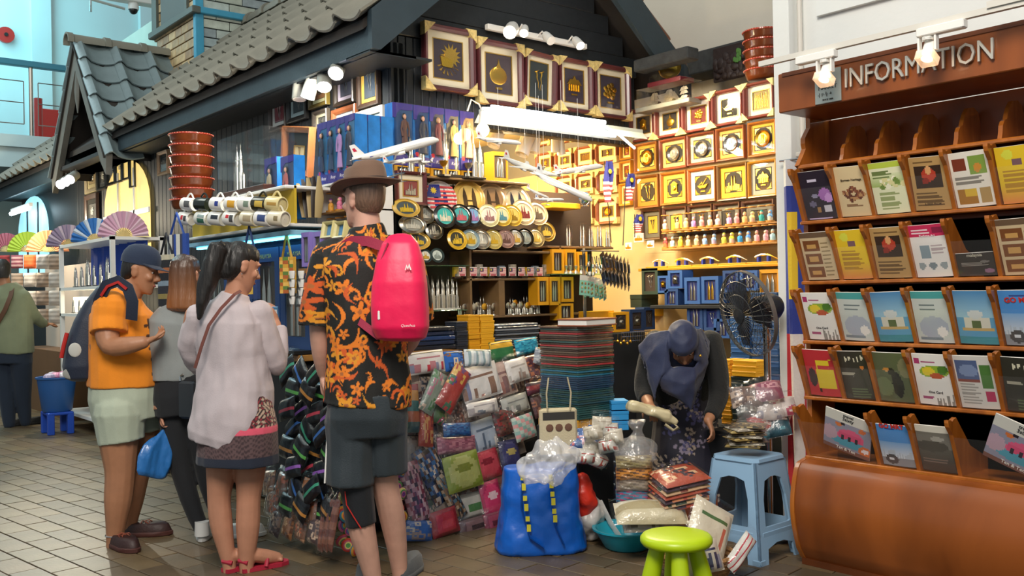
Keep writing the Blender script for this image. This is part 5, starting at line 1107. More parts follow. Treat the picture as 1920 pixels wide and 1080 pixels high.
def dollbox(loc, label, w=.13, d=.06, h=.36, rz=0, hair='#1d1512', dress='#7a3a44', bgc='#1c4f86', side='#1f7fd0', group='boxed dolls', face=True):
    o = thing('boxed_doll', label, 'doll box', tuple(loc), rz, group)
    B().box((-w/2, .004, 0), (w/2, d, h)).ob('carton', mat('card '+side, side, .45, var=.25, vs=14), o)
    z0, z1 = h*.2, h*.93
    B().box((-w/2+.012, .0, z0), (w/2-.004, .0042, z1)).ob('back_card', mat('panel '+bgc, bgc, .8, var=.3, vs=9), o)
    pr = mat('card #3a2f86', '#3a2f86', .45)
    B().prism([(-w/2, 0), (w/2, 0), (w/2, z0*.75), (w*.2, z0*.8), (-.1*w, z0*1.1), (-w/2, z0*1.0)], -.003, .004).ob('lower_panel', pr, o)
    B().prism([(-w/2, z1*.82), (-w/2+.022, z1*.82), (-w/2+.03, z1*.9), (-w*.1, z1*.96), (w*.2, z1*.955), (w/2, z1*.97), (w/2, h), (-w/2, h)], -.003, .004).ob('upper_panel', pr, o)
    B().ell((-w*.3, -.001, z0*.95), (w*.16, .003, h*.045), 10, 6).ob('red_badge', mat('card #d23038', '#d23038', .5), o)
    text('Rozy', h*.055, .001, 'lettering', mat('white ink', '#efe8f2', .5), o, T((w*.12, -.004, z0*.35)), shear=.3)
    if face:
        b = B().lathe([(.03, 0), (.028, .02), (.018, h*.28), (.012, h*.36), (.02, h*.42), (.018, h*.5), (.006, h*.53)], 10, t=T((.006, -.012, z0+.004), s=(1, .45, 1))); b.tube([(.025, -.014, z0+h*.5), (.036, -.016, z0+h*.38), (.03, -.02, z0+h*.26)], .006, 6); b.tube([(-.013, -.014, z0+h*.5), (-.022, -.016, z0+h*.38), (-.016, -.02, z0+h*.26)], .006, 6); b.ob('doll_dress', mat('doll '+dress, dress, .7), o, True)
        B().ell((.006, -.014, z0+h*.58), (.0115, .009, .0155), 10, 8).ob('doll_head', mat('doll skin', '#d9a58a', .5), o, True)
        B().ell((.006, -.008, z0+h*.585), (.0165, .008, .021), 10, 8).ob('doll_hair', mat('doll hair '+hair, hair, .5), o, True)
    b = B(); b.box((-w/2+.004, -.034, .002), (w/2-.002, -.0335, h-.002)); b.box((w/2-.002, -.034, .002), (w/2-.0015, .0, h-.002)); b.ob('blister', GLASS, o)
    return o
def plate(loc, r, label, rim='#d9b64a', well='#e8e2d2', art='#c99a2e', tilt=.28, rz=0, art2=None, group='souvenir plates', oval=1, kind='sky', metal=False, name='souvenir_plate', seed=0):
    """standing plate; origin at its lowest point, leaning back"""
    o = thing(name, label, 'plate', tuple(loc), rz, group); o.matrix_local = T(tuple(loc), rz) @ Matrix.Rotation(-tilt, 4, 'X')
    t = T((0, 0, r), rx=PI/2, s=(oval, 1, 1) if 0 else 1); sx = oval
    mr = mat('rim '+rim+str(metal), rim, .3, 1 if metal else 0, coat=.3, var=.1, vs=40)
    B().lathe([(r*.68, .008), (r*.72, .012), (r*.93, .004), (r, .010), (r, .004), (r*.7, -.002), (r*.1, -.002)], 32, t=T((0, 0, r), rx=PI/2), sx=sx, cap=False).ob('rim', mr, o, True)
    B().lathe([(r*.02, .0065), (r*.70, .0075), (r*.70, .004)], 28, t=T((0, 0, r), rx=PI/2), sx=sx).ob('well', mat('well '+well+str(metal), well, .3, .8 if metal else 0, coat=.3), o)
    b = B()
    if kind == 'sky': skyline(b, r*.95*sx, r*.95, r*.55, -.0075, .003, 7, seed)
    elif kind == 'two':
        for s in (-1, 1): b.prism([(s*r*.28*sx+q*r, r*.35+zz*r) for q, zz in ((-.13, 0), (.13, 0), (.12, .7), (.07, .95), (0, 1.2), (-.07, .95), (-.12, .7))], -.011, -.0075)
        b.box((-r*.2*sx, -.010, r*.75), (r*.2*sx, -.0075, r*.82))
    b.ob('relief', mat('art '+art, art, .35, .7), o)
    if art2: b = B(); [b.ell((r*sx*.5*math.cos(a), -.0075, r+r*.42*math.sin(a)), (r*.16, .003, r*.12), 8, 6) for a in (.6, 2.2, 3.6, 5.2)]; b.ob('accent', mat('art2 '+art2, art2, .4), o)
    return o
def plane(loc, L, label, yaw=0, pitch=0, roll=0, stripe='#2b3f8c', belly='#c23038', stand=0, group='model aeroplanes', tail='#eceae6', body='#e6e4de', concorde=False):
    """model aircraft, nose towards +x"""
    o = thing('model_aeroplane', label, 'aeroplane', tuple(loc), 0, group); o.matrix_local = T(tuple(loc), yaw) @ Matrix.Rotation(-pitch, 4, 'Y') @ Matrix.Rotation(roll, 4, 'X')
    W_ = mat('aero '+body, body, .25, coat=.4); r = L*.052
    B().tube([(-L*.5, 0, r*.5), (-L*.42, 0, r*.35), (-L*.25, 0, 0), (0, 0, 0), (L*.35, 0, 0), (L*.44, 0, -r*.1), (L*.49, 0, -r*.3), (L*.5, 0, -r*.35)], [r*.12, r*.5, r*.95, r, r, r*.8, r*.4, r*.1], 14).ob('fuselage', W_, o, True)
    B().tube([(-L*.3, 0, r*.05), (0, 0, 0), (L*.3, 0, 0)], [r*.95, r*1.012, r*1.012], 14, t=None).ob('stripe', mat('aero '+stripe, stripe, .3), o, True).scale = (1, 1.0, .22)
    def wing(b, root, tip, rc, tc, th): b.raw([(root[0], root[1], root[2]), (root[0]-rc, root[1], root[2]), (tip[0]-tc, tip[1], tip[2]), (tip[0], tip[1], tip[2])]+[(q[0], q[1], q[2]+th) for q in ((root[0], root[1], root[2]), (root[0]-rc, root[1], root[2]), (tip[0]-tc, tip[1], tip[2]), (tip[0], tip[1], tip[2]))], [(0, 1, 2, 3), (7, 6, 5, 4), (0, 4, 5, 1), (1, 5, 6, 2), (2, 6, 7, 3), (3, 7, 4, 0)])
    for s in (-1, 1):
        b = B(); wing(b, (L*.12, s*r*.7, -r*.4), (-L*.12, s*L*(.42 if not concorde else .22), 0), L*.2 if not concorde else L*.5, L*.05, r*.14); b.ob('wing', W_, o)
        b = B(); wing(b, (-L*.38, s*r*.3, r*.3), (-L*.48, s*L*.16, r*.5), L*.09, L*.035, r*.1); b.ob('tailplane', W_, o)
        if not concorde: B().tube([(L*.10, s*L*.15, -r*.75), (L*.05, s*L*.15, -r*.75), (-L*.02, s*L*.15, -r*.7)], [r*.36, r*.4, r*.25], 10).ob('engine', W_, o, True)
    B().prism([(-L*.34, r*.6), (-L*.43, r*3.4), (-L*.49, r*3.4), (-L*.48, r*.5)], -r*.08, r*.08).ob('tail_fin', mat('aero '+tail, tail, .3), o)
    b = B(); b.prism([(-L*.42, r*1.8), (-L*.44, r*2.6), (-L*.47, r*2.6), (-L*.46, r*1.8)], -r*.1, r*.1); b.ob('tail_emblem', mat('aero '+belly, belly, .3), o)
    if not stand: B().tube([(0, 0, 0), (0, 0, (2.715 if loc[1] > 5.3 else 2.47)-loc[2])], .0012, 4).ob('thread', WHITEP, o).matrix_local = (T((0, 0, 0), yaw) @ Matrix.Rotation(-pitch, 4, 'Y') @ Matrix.Rotation(roll, 4, 'X')).inverted()
    if stand: b = B(); b.tube([(0, 0, -r*.6), (-L*.08, 0, -stand*.6), (-L*.1, 0, -stand)], L*.012, 6); b.ell((-L*.08, 0, -stand), (L*.13, L*.07, L*.012), 14, 6); b.ob('stand', CHROME, o, True)
    return o
DOLLP = {}
def tubedoll(loc, h, scarf, dress, label, rz=0, man=False, skin='#d9a98a', group='little dolls in clear tubes'):
    o = thing('tube_doll', label, 'doll', tuple(loc), rz, group); r = h*.24; bh = h*.1
    WB = wood('tube base wood', '#9a6420', '#c98a34', .4, 20, (1, 1, 1), .2, .05)
    B().lathe([(r*1.05, 0), (r*1.1, bh*.2), (r*1.1, bh*.8), (r*1.0, bh)], 16).ob('base', WB, o); B().lathe([(r*1.05, h-bh*.6), (r*1.1, h-bh*.4), (r*1.0, h)], 16).ob('cap', WB, o)
    B().lathe([(r*.98, bh), (r*.98, h-bh*.6)], 16, cap=False).ob('tube', GLASS, o, True)
    B().lathe([(r*.62, bh), (r*.66, h*.2), (r*.60, h*.36), (r*.5, h*.46), (r*.2, h*.5)], 12).ob('gown', mat('doll '+dress, dress, .7), o, True)
    for s in (-1, 1): B().ell((s*r*.55, -r*.15, h*.36), (r*.2, r*.22, h*.1), 8, 6).ob('arm', mat('doll '+(scarf if not man else dress), scarf if not man else dress, .7), o, True)
    B().ell((0, -r*.1, h*.585), (r*.42, r*.4, h*.10), 12, 8).ob('head', mat('doll '+skin, skin, .5), o, True)
    if man: B().lathe([(r*.40, h*.63), (r*.36, h*.70), (r*.1, h*.74)], 10).ob('hat', mat('doll '+scarf, scarf, .7), o, True)
    else:
        B().ell((0, r*.08, h*.60), (r*.52, r*.5, h*.125), 12, 8).ob('scarf', mat('doll '+scarf, scarf, .7), o, True); B().lathe([(r*.66, h*.36), (r*.58, h*.44), (r*.4, h*.52)], 12, t=T((0, -r*.02, 0))).ob('veil', mat('doll '+scarf, scarf, .7), o, True)
    return o
def mug(loc, label, rz, body='#e4e2dc', prints=(), sc=1, inner=None, group='souvenir mugs', tilt=0):
    """mug hanging on its side, mouth towards local -x"""
    o = thing('mug', label, 'mug', tuple(loc), rz, group); o.matrix_local = T(tuple(loc), rz) @ Matrix.Rotation(tilt, 4, 'Y'); m = mat('mug '+body, body, .2, coat=.5)
    r, L = .041*sc, .096*sc; t = T(ry=PI/2)
    B().lathe([(r*.80, L*.48), (r*.95, L*.5), (r, L*.46), (r, -L*.5), (r*.92, -L*.5), (r*.92, L*.40), (.002, L*.42)], 24, t=t, cap=False).ob('cup', m, o, True)
    B().tube([(x*sc, 0, (.038+.028*math.sin(a))*sc) for x, a in zip(np.linspace(-.028, .03, 9), np.linspace(0, PI, 9))], .0055*sc, 8).ob('handle', m, o, True)
    for k, (c, x0, x1, a0, a1) in enumerate(prints):
        aa = np.linspace(a0, a1, 7); b = B(); rr = r*1.015
        b.loft([np.array([(x, -rr*math.cos(a), rr*math.sin(a)) for a in aa]) for x in (x0*L, x1*L)], cap=False, close=False); b.ob('print', mat('mugprint '+c, c, .3), o)
    return o
PCK = {}
def pattern(kind, cols, nu=12, nv=14, seed=0):
    r = np.random.RandomState(seed); c = np.tile(np.array(lin(cols[0])), (nv, nu, 1)); L = [np.array(lin(x)) for x in cols]
    V, U = np.mgrid[0:nv, 0:nu]
    if kind == 'speckle':
        k = r.randint(0, len(L), (nv, nu)); c = np.array(L)[k]
    elif kind == 'bands':
        for v in range(nv): c[v] = L[(v*len(L)//max(nv, 1)) % len(L)] if len(L) > 2 else L[(v//2) % len(L)]
    elif kind == 'check': c = np.array(L)[((U//2+V//2) % len(L))]
    elif kind == 'flowers':
        for k in range(9):
            x, y, q = r.uniform(0, nu), r.uniform(0, nv), r.uniform(1.2, 2.4); m = (U-x)**2+(V-y)**2 < q*q; c[m] = L[1+k % (len(L)-1)]; c[(U-x)**2+(V-y)**2 < q*q*.15] = L[0]
    elif kind == 'bottomprint':
        for k in range(7):
            x = r.randint(0, nu-1); h = r.randint(2, nv//2+2); c[1:h, x:x+1+r.randint(2)] = L[1+k % (len(L)-1)]
        c[int(nv*.68):int(nv*.68)+1, 2:-2] = L[1]
    elif kind == 'stripes': c = np.array(L)[(U % len(L))]
    elif kind == 'scales': c = np.array(L)[((U+(V % 2))//2+V) % len(L)]
    elif kind == 'oval':
        m = ((U-nu/2+.5)/(nu*.42))**2+((V-nv/2+.5)/(nv*.44))**2 < 1; c[m] = L[1 % len(L)]; m = ((U-nu/2+.5)/(nu*.22))**2+((V-nv*.6+.5)/(nv*.13))**2 < 1; c[m] = L[2 % len(L)]
    elif kind == 'window': c[2:-2, 2:-2] = L[1]; c[nv//3:nv//3*2, nu//3:nu//3*2+1] = L[2 % len(L)]
    return c
def packet(Mw, w, h, th, label, kind, cols, film=True, name='pouch', cat='pouch', group=None, seed=0, fabric=None, zipc=None, nu=12, nv=14):
    """soft pouch, origin at the top centre of its back, hanging down (local z up, front -y)"""
    o = thing(name, label, cat, (0, 0, 0), 0, group); o.matrix_local = Mw
    key = (round(w, 3), round(h, 3), round(th, 3), kind, tuple(cols), seed % 5)
    if key not in PCK:
        f = lambda u, v: -th*np.clip(1-np.abs(2*u-1)**3.5, 0, 1)**.6*np.clip(1-np.abs(2*v-1)**3.5, 0, 1)**.6-.1*th*np.sin(u*9+seed)*np.sin(v*7)
        b = B().grid(w, h, nu, nv, f, pattern(kind, cols, nu, nv, seed), t=T((0, 0, -h))); b.box((-w/2, -.001, -h), (w/2, .002, 0), cols[0]); PCK[key] = b.mesh('pouch_body', True, 60)
    mob('pouch_body', PCK[key], fabric or (VCF if not film else FILM), o)
    if zipc: B().tube([(-w*.46, -th*.5, -.012), (0, -th*.8, -.010), (w*.46, -th*.5, -.012)], .003, 5).ob('zip', mat('zip '+zipc, zipc, .5, .4), o)
    if film:
        k2 = ('film', round(w, 2), round(h, 2), round(th, 3))
        if k2 not in PCK:
            f = lambda u, v: -(th+.006)*np.clip(1-np.abs(2*u-1)**4, 0, 1)**.5*np.clip(1-np.abs(2*v-1)**6, 0, 1)**.5
            PCK[k2] = B().grid(w*1.12, h*1.10+.03, 6, 8, f, t=T((0, -.002, -h*1.06))).mesh('film', True, 180)
        mob('film', PCK[k2], glass('crinkled film', gl=.09, op=.0, rough=.12, bump=.9, bs=45), o)
    return o
# ------------------------------------------------------------------ gable and right wall goods
MAROON = '#55262a'; CREAM = '#e2d6b8'
gf = [((791, 52, 886, 174), 'sun', '#352730', 'picture of a golden sunburst and drum in a maroon frame on the gable'), ((891, 80, 976, 199), 'ball', '#3b2a2e', 'picture of a golden pointed headdress in a maroon frame on the gable'), ((979, 101, 1038, 202), 'keris', '#1f2a2c', 'slightly tilted picture of two daggers on the gable'), ((1044, 113, 1106, 211), 'house', '#2e2130', 'picture of a golden palace in a maroon frame on the gable'), ((1110, 124, 1176, 223), 'flower', '#2a1f30', 'picture of a golden flower cluster, last to the right on the gable')]
for i, (r, e, pn, lb) in enumerate(gf):
    picture('Y', GY-.03, *r, lb, MAROON, CREAM, pn, e, guards=True, depth=.05, fw=.085, mw=.13, roll=.05 if i == 2 else 0, group='framed gold reliefs on the gable')
# track with four white spotlights above them
a, c_ = pY(912, 50, GY-.06), pY(1098, 93, GY-.06)
trk = thing('spot_track', 'white lamp track with four spotlights on the gable', 'spotlight', tuple(a))
B().box((0, -.02, -.02), (c_[0]-a[0], .02, .02), ch=.004).ob('track', WHITEP, trk)
for px, py, ex, ey, s, lit in ((962, 50, 955, 62, 1.35, 1), (984, 52, 981, 70, .9, 1), (1022, 65, 1035, 78, .95, 0), (1078, 74, 1090, 88, .95, 1)):
    p0 = pY(px, py, GY-.16)-a; p1 = pY(ex, ey, GY-.24)-a; d = (p1-p0)/np.linalg.norm(p1-p0)
    q = p0+d*.10*s; hd = B().tube([p0-d*.01, p0, p0+d*.03, q], [.012*s, .028*s, .034*s, .036*s], 14).ob('lamp_head', WHITEP, trk, True)
    B().tube([q+d*.001, q+d*.003], [.031*s, .030*s], 14).ob('lamp_face', mat('gable lamp face', '#fff1dc', .3, emit=9 if lit else 1) if lit else WHITEP, hd)
    B().tube([(p0[0], -.02, 0), p0+np.array([0, .03, .03]), p0], .006, 6).ob('arm', WHITEP, hd)
spot('gable_spot', tuple(a+pY(984, 60, GY-.2)-a), (3.55, 4.5, .9), 110, (1, .86, .66), 125, .8, .03)
# fluorescent fitting, tube, LED strip
FW_ = mat('white enamel reflector', '#b8c4c0', .35); TUBE = mat('fluorescent tube', '#e8f2ff', .3, emit=7); LEDM = mat('led strip', '#f2ecff', .3, emit=14)
f0 = pY(893, 212, 4.98)
fx = thing('fluorescent_fitting', 'long white fluorescent fitting glowing over the stall opening', 'lamp', (3.86, 4.98, 2.50))
B().prism([(0, 0)]*0 or [(0, -.005), (1.52, -.005), (1.52, .035), (0, .035)], -.03, .03).ob('housing', FW_, fx)
B().raw([(0, -.03, .01), (1.52, -.03, .01), (1.52, -.08, -.045), (0, -.08, -.045), (0, .03, .01), (1.52, .03, .01), (1.52, .08, -.045), (0, .08, -.045)], [(0, 1, 2, 3), (4, 7, 6, 5)]).ob('reflector', FW_, fx)
B().tube([(.05, -.045, .045), (1.1, -.045, .045)], .016, 10).ob('tube', TUBE, fx, True); B().tube([(.05, 0, -.03), (1.25, 0, -.03)], .014, 10).ob('tube', TUBE, fx, True)
area('stall_tube', (4.45, 4.93, 2.42), (4.3, 4.6, .8), 1.3, 46, (1, .80, .50), .08)
led = [pY(px, py, 4.93) for px, py in ((905, 203), (960, 205), (1010, 214), (1060, 220), (1095, 224))]+[pD(1130, 235, 6.4), pD(1160, 252, 6.5), pD(1190, 278, 6.6)]
led = np.array(led); o = thing('led_strip', 'bright white LED strip curving along the fitting to the frames', 'lamp', tuple(led[0])); B().tube(led-led[0], .008, 6).ob('strip', LEDM, o, True)
P = pY(905, 244, 4.86); o = thing('light_bulb', 'glowing bare bulb on a curved cord at the fitting', 'lamp', tuple(P))
B().ell((0, 0, 0), (.042, .042, .045), 16, 12).ob('bulb', mat('bulb glow', '#ffe3a8', .3, emit=22), o, True); B().lathe([(.026, .035), (.026, .05), (.018, .09), (.016, .12)], 12).ob('socket', WHITEP, o, True); B().tube([(0, 0, .12), (-.01, .02, .17), (-.05, .05, .20), (-.06, .08, .13)], .006, 6).ob('cord', WHITEP, o, True)
point('bulb_light', tuple(P-np.array([0, .06, .02])), 9, (1, .76, .42), .04)
# interior lamps and white can spots under the opening
point('shop_lamp', (4.75, 6.0, 2.35), 42, (1, .74, .38), .1); point('shop_lamp.001', (4.7, 7.0, 2.3), 26, (1, .74, .38), .1)
spot('track_spot', (4.65, 4.9, 2.86), (5.5, 4.0, 1.5), 120, (1, .80, .50), 120, .8, .05)
for i, (px, py, s, tl) in enumerate(((932, 256, 1.2, .5), (985, 270, 1.35, .45), (1004, 272, .9, .3), (1041, 272, .8, .0), (1051, 276, .85, -.15))):
    P = pY(px, py, 5.45); o = thing('can_spotlight', 'white cylinder spotlight under the opening, %s of five' % nth(i, 5), 'spotlight', tuple(P), 0, 'white can spotlights in the stall opening')
    B().lathe([(.001, .07*s), (.036*s, .068*s), (.04*s, .06*s), (.04*s, -.07*s), (.034*s, -.07*s), (.03*s, -.05*s), (.001, -.05*s)], 16, t=T(ry=tl)).ob('can', WHITEP, o, True); B().tube([(0, 0, .06*s), (-.02, 0, .14), (0, 0, 2.70-P[2])], .006, 6).ob('stem', WHITEP, o, True)
# interior frames on the right hand wall inside the shop
inn = [(1010, 246, 1036, 274), (1053, 244, 1078, 268), (1084, 241, 1113, 263), (1009, 287, 1039, 325), (1045, 282, 1077, 319), (1082, 275, 1116, 313), (1120, 266, 1161, 307), (1045, 330, 1078, 366), (1083, 326, 1117, 364), (1122, 320, 1162, 362), (1121, 373, 1162, 420), (1083, 376, 1116, 420)]
em = ['keris', 'towers', 'strings', 'flower', 'flower', 'strings', 'ball', 'house', 'ship', 'flower', 'plate', 'towers']
pos = ['top row, leftmost', 'top row, middle', 'top row, rightmost', 'middle row, leftmost', 'middle row, second', 'middle row, third', 'middle row, rightmost', 'lower row, leftmost', 'lower row, middle', 'lower row, rightmost', 'bottom, beside the flags', 'bottom, left of the flags']
for r, e, q in zip(inn, em, pos): picture('X', 5.565, *r, 'cream matted picture on the bright wall inside the shop, '+q, '#8a4a26', '#ecdcae', '#5a4630', e, guards=True, fw=.09, mw=.16, group='pictures inside the shop', glass_on=False)
for k, r in enumerate(((1166, 264, 1188, 300), (1166, 302, 1188, 341), (1165, 344, 1187, 386))): picture('X', 5.565, *r, 'orange framed picture with a red centre inside the shop, '+ORDT[k], '#d08a20', '#ecd9a0', '#8a3a28', 'flower', fw=.14, mw=.14, group='orange pictures inside the shop', glass_on=False)
# right wall: rows of frames
R1 = [(1184, 204, 1232, 266), (1233, 197, 1283, 258), (1284, 183, 1339, 248), (1340, 168, 1398, 236), (1399, 154, 1457, 222)]; E1 = ['clock', 'ball', 'flower', 'ship', 'strings']; N1 = ['a golden throne', 'a golden pointed headdress', 'a golden flower on red', 'a golden dagger and fan', 'golden vertical spires']
for i, r in enumerate(R1): picture('X', 5.56, *r, 'white cornered picture of %s, right wall top row' % N1[i], '#7a3a30', '#efe4cf', ['#33251c', '#2c2622', '#6e2a22', '#24261f', '#9a8a5a'][i], E1[i], guards=True, depth=.05, fw=.09, mw=.15, group='white cornered pictures on the right wall', embm=GOLD)
R2 = [(1193, 268, 1236, 324), (1240, 259, 1291, 318), (1292, 249, 1345, 309), (1346, 238, 1400, 301), (1406, 227, 1459, 293)]; MC = ['#d9a93c', '#c9a468', '#d3c096', '#d49a4c', '#d9a436']; FC2 = ['#9a5a22', '#7a3a20', '#6b3018', '#8a4a22', '#a86420']
for i, r in enumerate(R2): picture('X', 5.56, *r, 'round metal plate in a wooden frame, %s in the second row' % nth(i, 5), FC2[i], MC[i], '#241f1b', 'plate', GOLD if i in (0, 4) else PEWTER, fw=.08, mw=.12, group='plate pictures on the right wall', corner_gold=True, inner=None)
R3 = [(1193, 329, 1239, 391), (1242, 322, 1291, 384), (1293, 315, 1346, 380), (1348, 307, 1405, 376), (1406, 301, 1460, 370)]; E3 = ['keris', 'clock', 'ship', 'towers', 'house']; M3 = ['#cf9430', '#e0b03a', '#d8d2c4', '#d8a02c', '#a5a292']; F3 = ['#8a5220', '#a5601e', '#9a541c', '#6b4a1e', '#b57a1c']; N3 = ['crossed daggers', 'a mantel clock', 'a golden boat', 'a golden mosque', 'a golden pavilion']
for i, r in enumerate(R3): picture('X', 5.56, *r, 'wood framed picture of %s on black, third row of the right wall' % N3[i], F3[i], M3[i], '#1f1c18', E3[i], fw=.08, mw=.15, group='wood framed pictures on the right wall', corner_gold=True, inner=None)
R4 = [(1207, 393, 1243, 450), (1247, 388, 1292, 448), (1294, 384, 1340, 442), (1342, 380, 1392, 438), (1394, 375, 1456, 432)]
for i, r in enumerate(R4): picture('X', 5.565, *r, 'dark framed picture behind the tube dolls, %s' % nth(i, 5), '#4a2a1c', '#6a6658', '#c9a02c' if i < 2 else '#2a241c', 'keris', mat('black relief', '#1c1814', .5) if i < 2 else GOLD, fw=.09, mw=.18, group='dark pictures behind the dolls', inner=None, glass_on=False)
# shelves on the right wall
SHW = wood('shelf board', '#7a5428', '#a3763a', .5, 4, (1, 1, 1), .1, .05)
def shelfX(py0, py1, px0, px1, X0, X1, th, label, m=SHW):
    a, c_ = pX(px0, py0, X0), pX(px1, py1, X0); o = B().box((X0, c_[1], min(a[2], c_[2])*0+(a[2]+c_[2])/2-th), (X1, a[1], (a[2]+c_[2])/2), ch=.003).ob('wall_shelf', m); tag(o, label, 'shelf'); return (a[2]+c_[2])/2
ZS1 = shelfX(432, 416, 1240, 1457, 5.40, 5.56, .012, 'upper wooden ledge carrying the back row of tube dolls')
ZS2 = shelfX(466, 453, 1240, 1457, 5.36, 5.56, .014, 'lower wooden ledge carrying the front row of tube dolls')
ZS3 = shelfX(503, 494, 1196, 1461, 5.30, 5.56, .02, 'gold edged shelf of glass cases below the dolls', mat('gilt shelf edge', '#c9962e', .4, .4))
DC = [('#e6d2c4', '#d8b8ac', 1), ('#2c2430', '#e0b878', 1), ('#f0d890', '#e8c48c', 0), ('#c8a0d8', '#b080c8', 1), ('#e8a8a0', '#d88c90', 0), ('#8ab0c8', '#e8d0a8', 1), ('#e0c4bc', '#e8ccc4', 1), ('#9a90a0', '#c4a0d0', 1), ('#e0a0a0', '#d89098', 0), ('#e0c080', '#d8b070', 1), ('#ecd888', '#d0a48c', 0), ('#28a8a0', '#2a9a94', 1), ('#70a8e0', '#c8c0b0', 0)]
CN = {'#e6d2c4': 'white', '#2c2430': 'cream', '#f0d890': 'yellow', '#c8a0d8': 'lilac', '#e8a8a0': 'pink', '#8ab0c8': 'beige', '#e0c4bc': 'pale pink', '#9a90a0': 'mauve', '#e0a0a0': 'rose', '#e0c080': 'tan', '#ecd888': 'pale yellow', '#28a8a0': 'teal', '#70a8e0': 'sky blue'}
xs1 = [345, 465, 548, 622, 700, 780, 855, 965, 1038, 1115, 1188, 1278, 1360]
for i, (x, d) in enumerate(zip(xs1, DC)):
    P = pX(1180+x/5.14, 425, 5.44); tubedoll((5.44, P[1], ZS1+.001), .118, d[0], d[1], '%s tube doll, %s in the back row' % (CN[d[0]], nth(i, 13)), FX, bool(d[2]))
xs2 = [350, 418, 495, 570, 650, 730, 818, 915, 990, 1070, 1150, 1232, 1318, 1385]
D2 = [('#b83a3a', '#c86a3a', 0, 'red'), ('#a8c8c8', '#b0d0d0', 1, 'pale teal'), ('#e0d040', '#e0d038', 0, 'yellow'), ('#e0b888', '#e8c898', 1, 'peach'), ('#ecd0a0', '#e0b890', 0, 'cream'), ('#6a90b8', '#88b0e0', 1, 'blue'), ('#88a8d0', '#a898b8', 0, 'grey blue'), ('#b8c040', '#c0c848', 1, 'lime'), ('#d8d028', '#d8b0a0', 0, 'bright yellow'), ('#2a88c0', '#2a90c8', 1, 'cyan'), ('#4a88d8', '#c0c0b0', 0, 'azure'), ('#d89098', '#e0a0a8', 1, 'pink'), ('#e8a0a8', '#d89aa8', 0, 'rose pink'), ('#a8c0c0', '#a0c0c8', 1, 'grey teal')]
for i, (x, d) in enumerate(zip(xs2, D2)):
    P = pX(1180+x/5.14, 458, 5.41); tubedoll((5.41, P[1], ZS2+.001), .118, d[0], d[1], '%s tube doll, %s in the front row' % (d[3], nth(i, 14)), FX, bool(d[2]))
# glass cases with golden daggers
for i, (x0, x1) in enumerate(((1200, 1208), (1210, 1250), (1251, 1296), (1297, 1345), (1346, 1398), (1399, 1457))[1:]):
    a, c_ = pX(x0, 490, 5.33), pX(x1, 485, 5.33); w = abs(a[1]-c_[1]); o = thing('dagger_case', 'clear case with small daggers on blue stands, %s on the shelf' % nth(i, 5), 'display case', (5.33, (a[1]+c_[1])/2, ZS3+.001), FX, 'glass cases below the dolls')
    h = ZS2-ZS3-.03; B().box((-w/2, 0, 0), (w/2, .17, .012), ch=.002).ob('case_base', mat('gilt shelf edge'), o)
    b = B(); b.box((-w/2, 0, .012), (w/2, .001, h)); b.box((-w/2, 0, h), (w/2, .17, h+.001)); b.box((-w/2, 0, .012), (-w/2+.001, .17, h)); b.ob('glass_case', GLASS, o)
    B().box((-w*.3, .05, .012), (-w*.24, .08, .05)).ob('blue_stand', mat('blue velvet', '#24389a', .7), o); B().box((w*.02, .05, .012), (w*.08, .08, .05)).ob('blue_stand', mat('blue velvet'), o)
    for s in (0, 1): P = [(-w*.36+w*.5*t+s*w*.2, .055+.01*s, .045+.018*math.sin(t*3+s)) for t in np.linspace(0, 1, 7)]; B().tube(P, [.009, .008, .006, .006, .005, .004, .002], 6).ob('dagger', GOLD if (i+s) % 2 else PEWTER, o, True)
# little white framed cards at the left end
for k, (px, py, w, h) in enumerate(((1197, 446, .10, .07), (1219, 458, .07, .055), (1178, 462, .07, .06))):
    P = pX(px, py, 5.40); o = thing('framed_card', 'small pale framed card with a gilt skyline near the dolls, %s' % ['upper', 'lower', 'left'][k], 'card', (5.40, P[1], P[2]), FX, 'small framed cards'); B().box((-w/2, 0, -h/2), (w/2, .012, h/2), ch=.002).ob('card_frame', WHITEP, o); b = B(); skyline(b, w*.8, h*.6, -h*.3, -.001, .002, 7, k); b.ob('relief', GOLD, o)
# items above the right wall frames
def casebox(ax, v, x0, y0, x1, y1, d, label, base, inner):
    c, w, h, rz = rect_on(ax, v, x0, y0, x1, y1); o = thing('display_case', label, 'display case', (c[0], c[1], c[2]-h/2), rz)
    B().box((-w/2-.01, -.01, 0), (w/2+.01, d+.01, .035), ch=.004).ob('base', mat('case base '+base, base, .35, coat=.3), o); b = B()
    for q in (((-w/2, 0, .035), (w/2, .002, h)), ((-w/2, d, .035), (w/2, d+.002, h)), ((-w/2, 0, .035), (-w/2+.002, d, h)), ((w/2-.002, 0, .035), (w/2, d, h)), ((-w/2, 0, h), (w/2, d, h+.002))): b.box(*q)
    b.ob('glass_case', GLASS, o)
    if inner == 'plate': B().lathe([(.01, .01), (h*.3, .0), (h*.36, .02), (h*.36, .012), (h*.1, -.005)], 24, t=T((0, d/2, h*.5), rx=PI/2-.3, rz=.5)).ob('gold_plate', GOLD, o, True)
    elif inner == 'ships':
        for k in range(3): x = -w*.28+k*w*.28; b = B(); b.prism([(x-w*.1, .06), (x-w*.06, .04), (x+w*.06, .04), (x+w*.1, .07)], d*.4, d*.6); b.tube([(x, d/2, .05), (x, d/2, h*.85)], .003, 5); [b.prism([(x-w*.08, h*z), (x+w*.08, h*(z+.03)), (x+w*.05, h*(z+.16)), (x-w*.04, h*(z+.16))], d*.5, d*.5+.003) for z in (.3, .5, .66)]; b.ob('silver_ship', PEWTER, o)
    return o
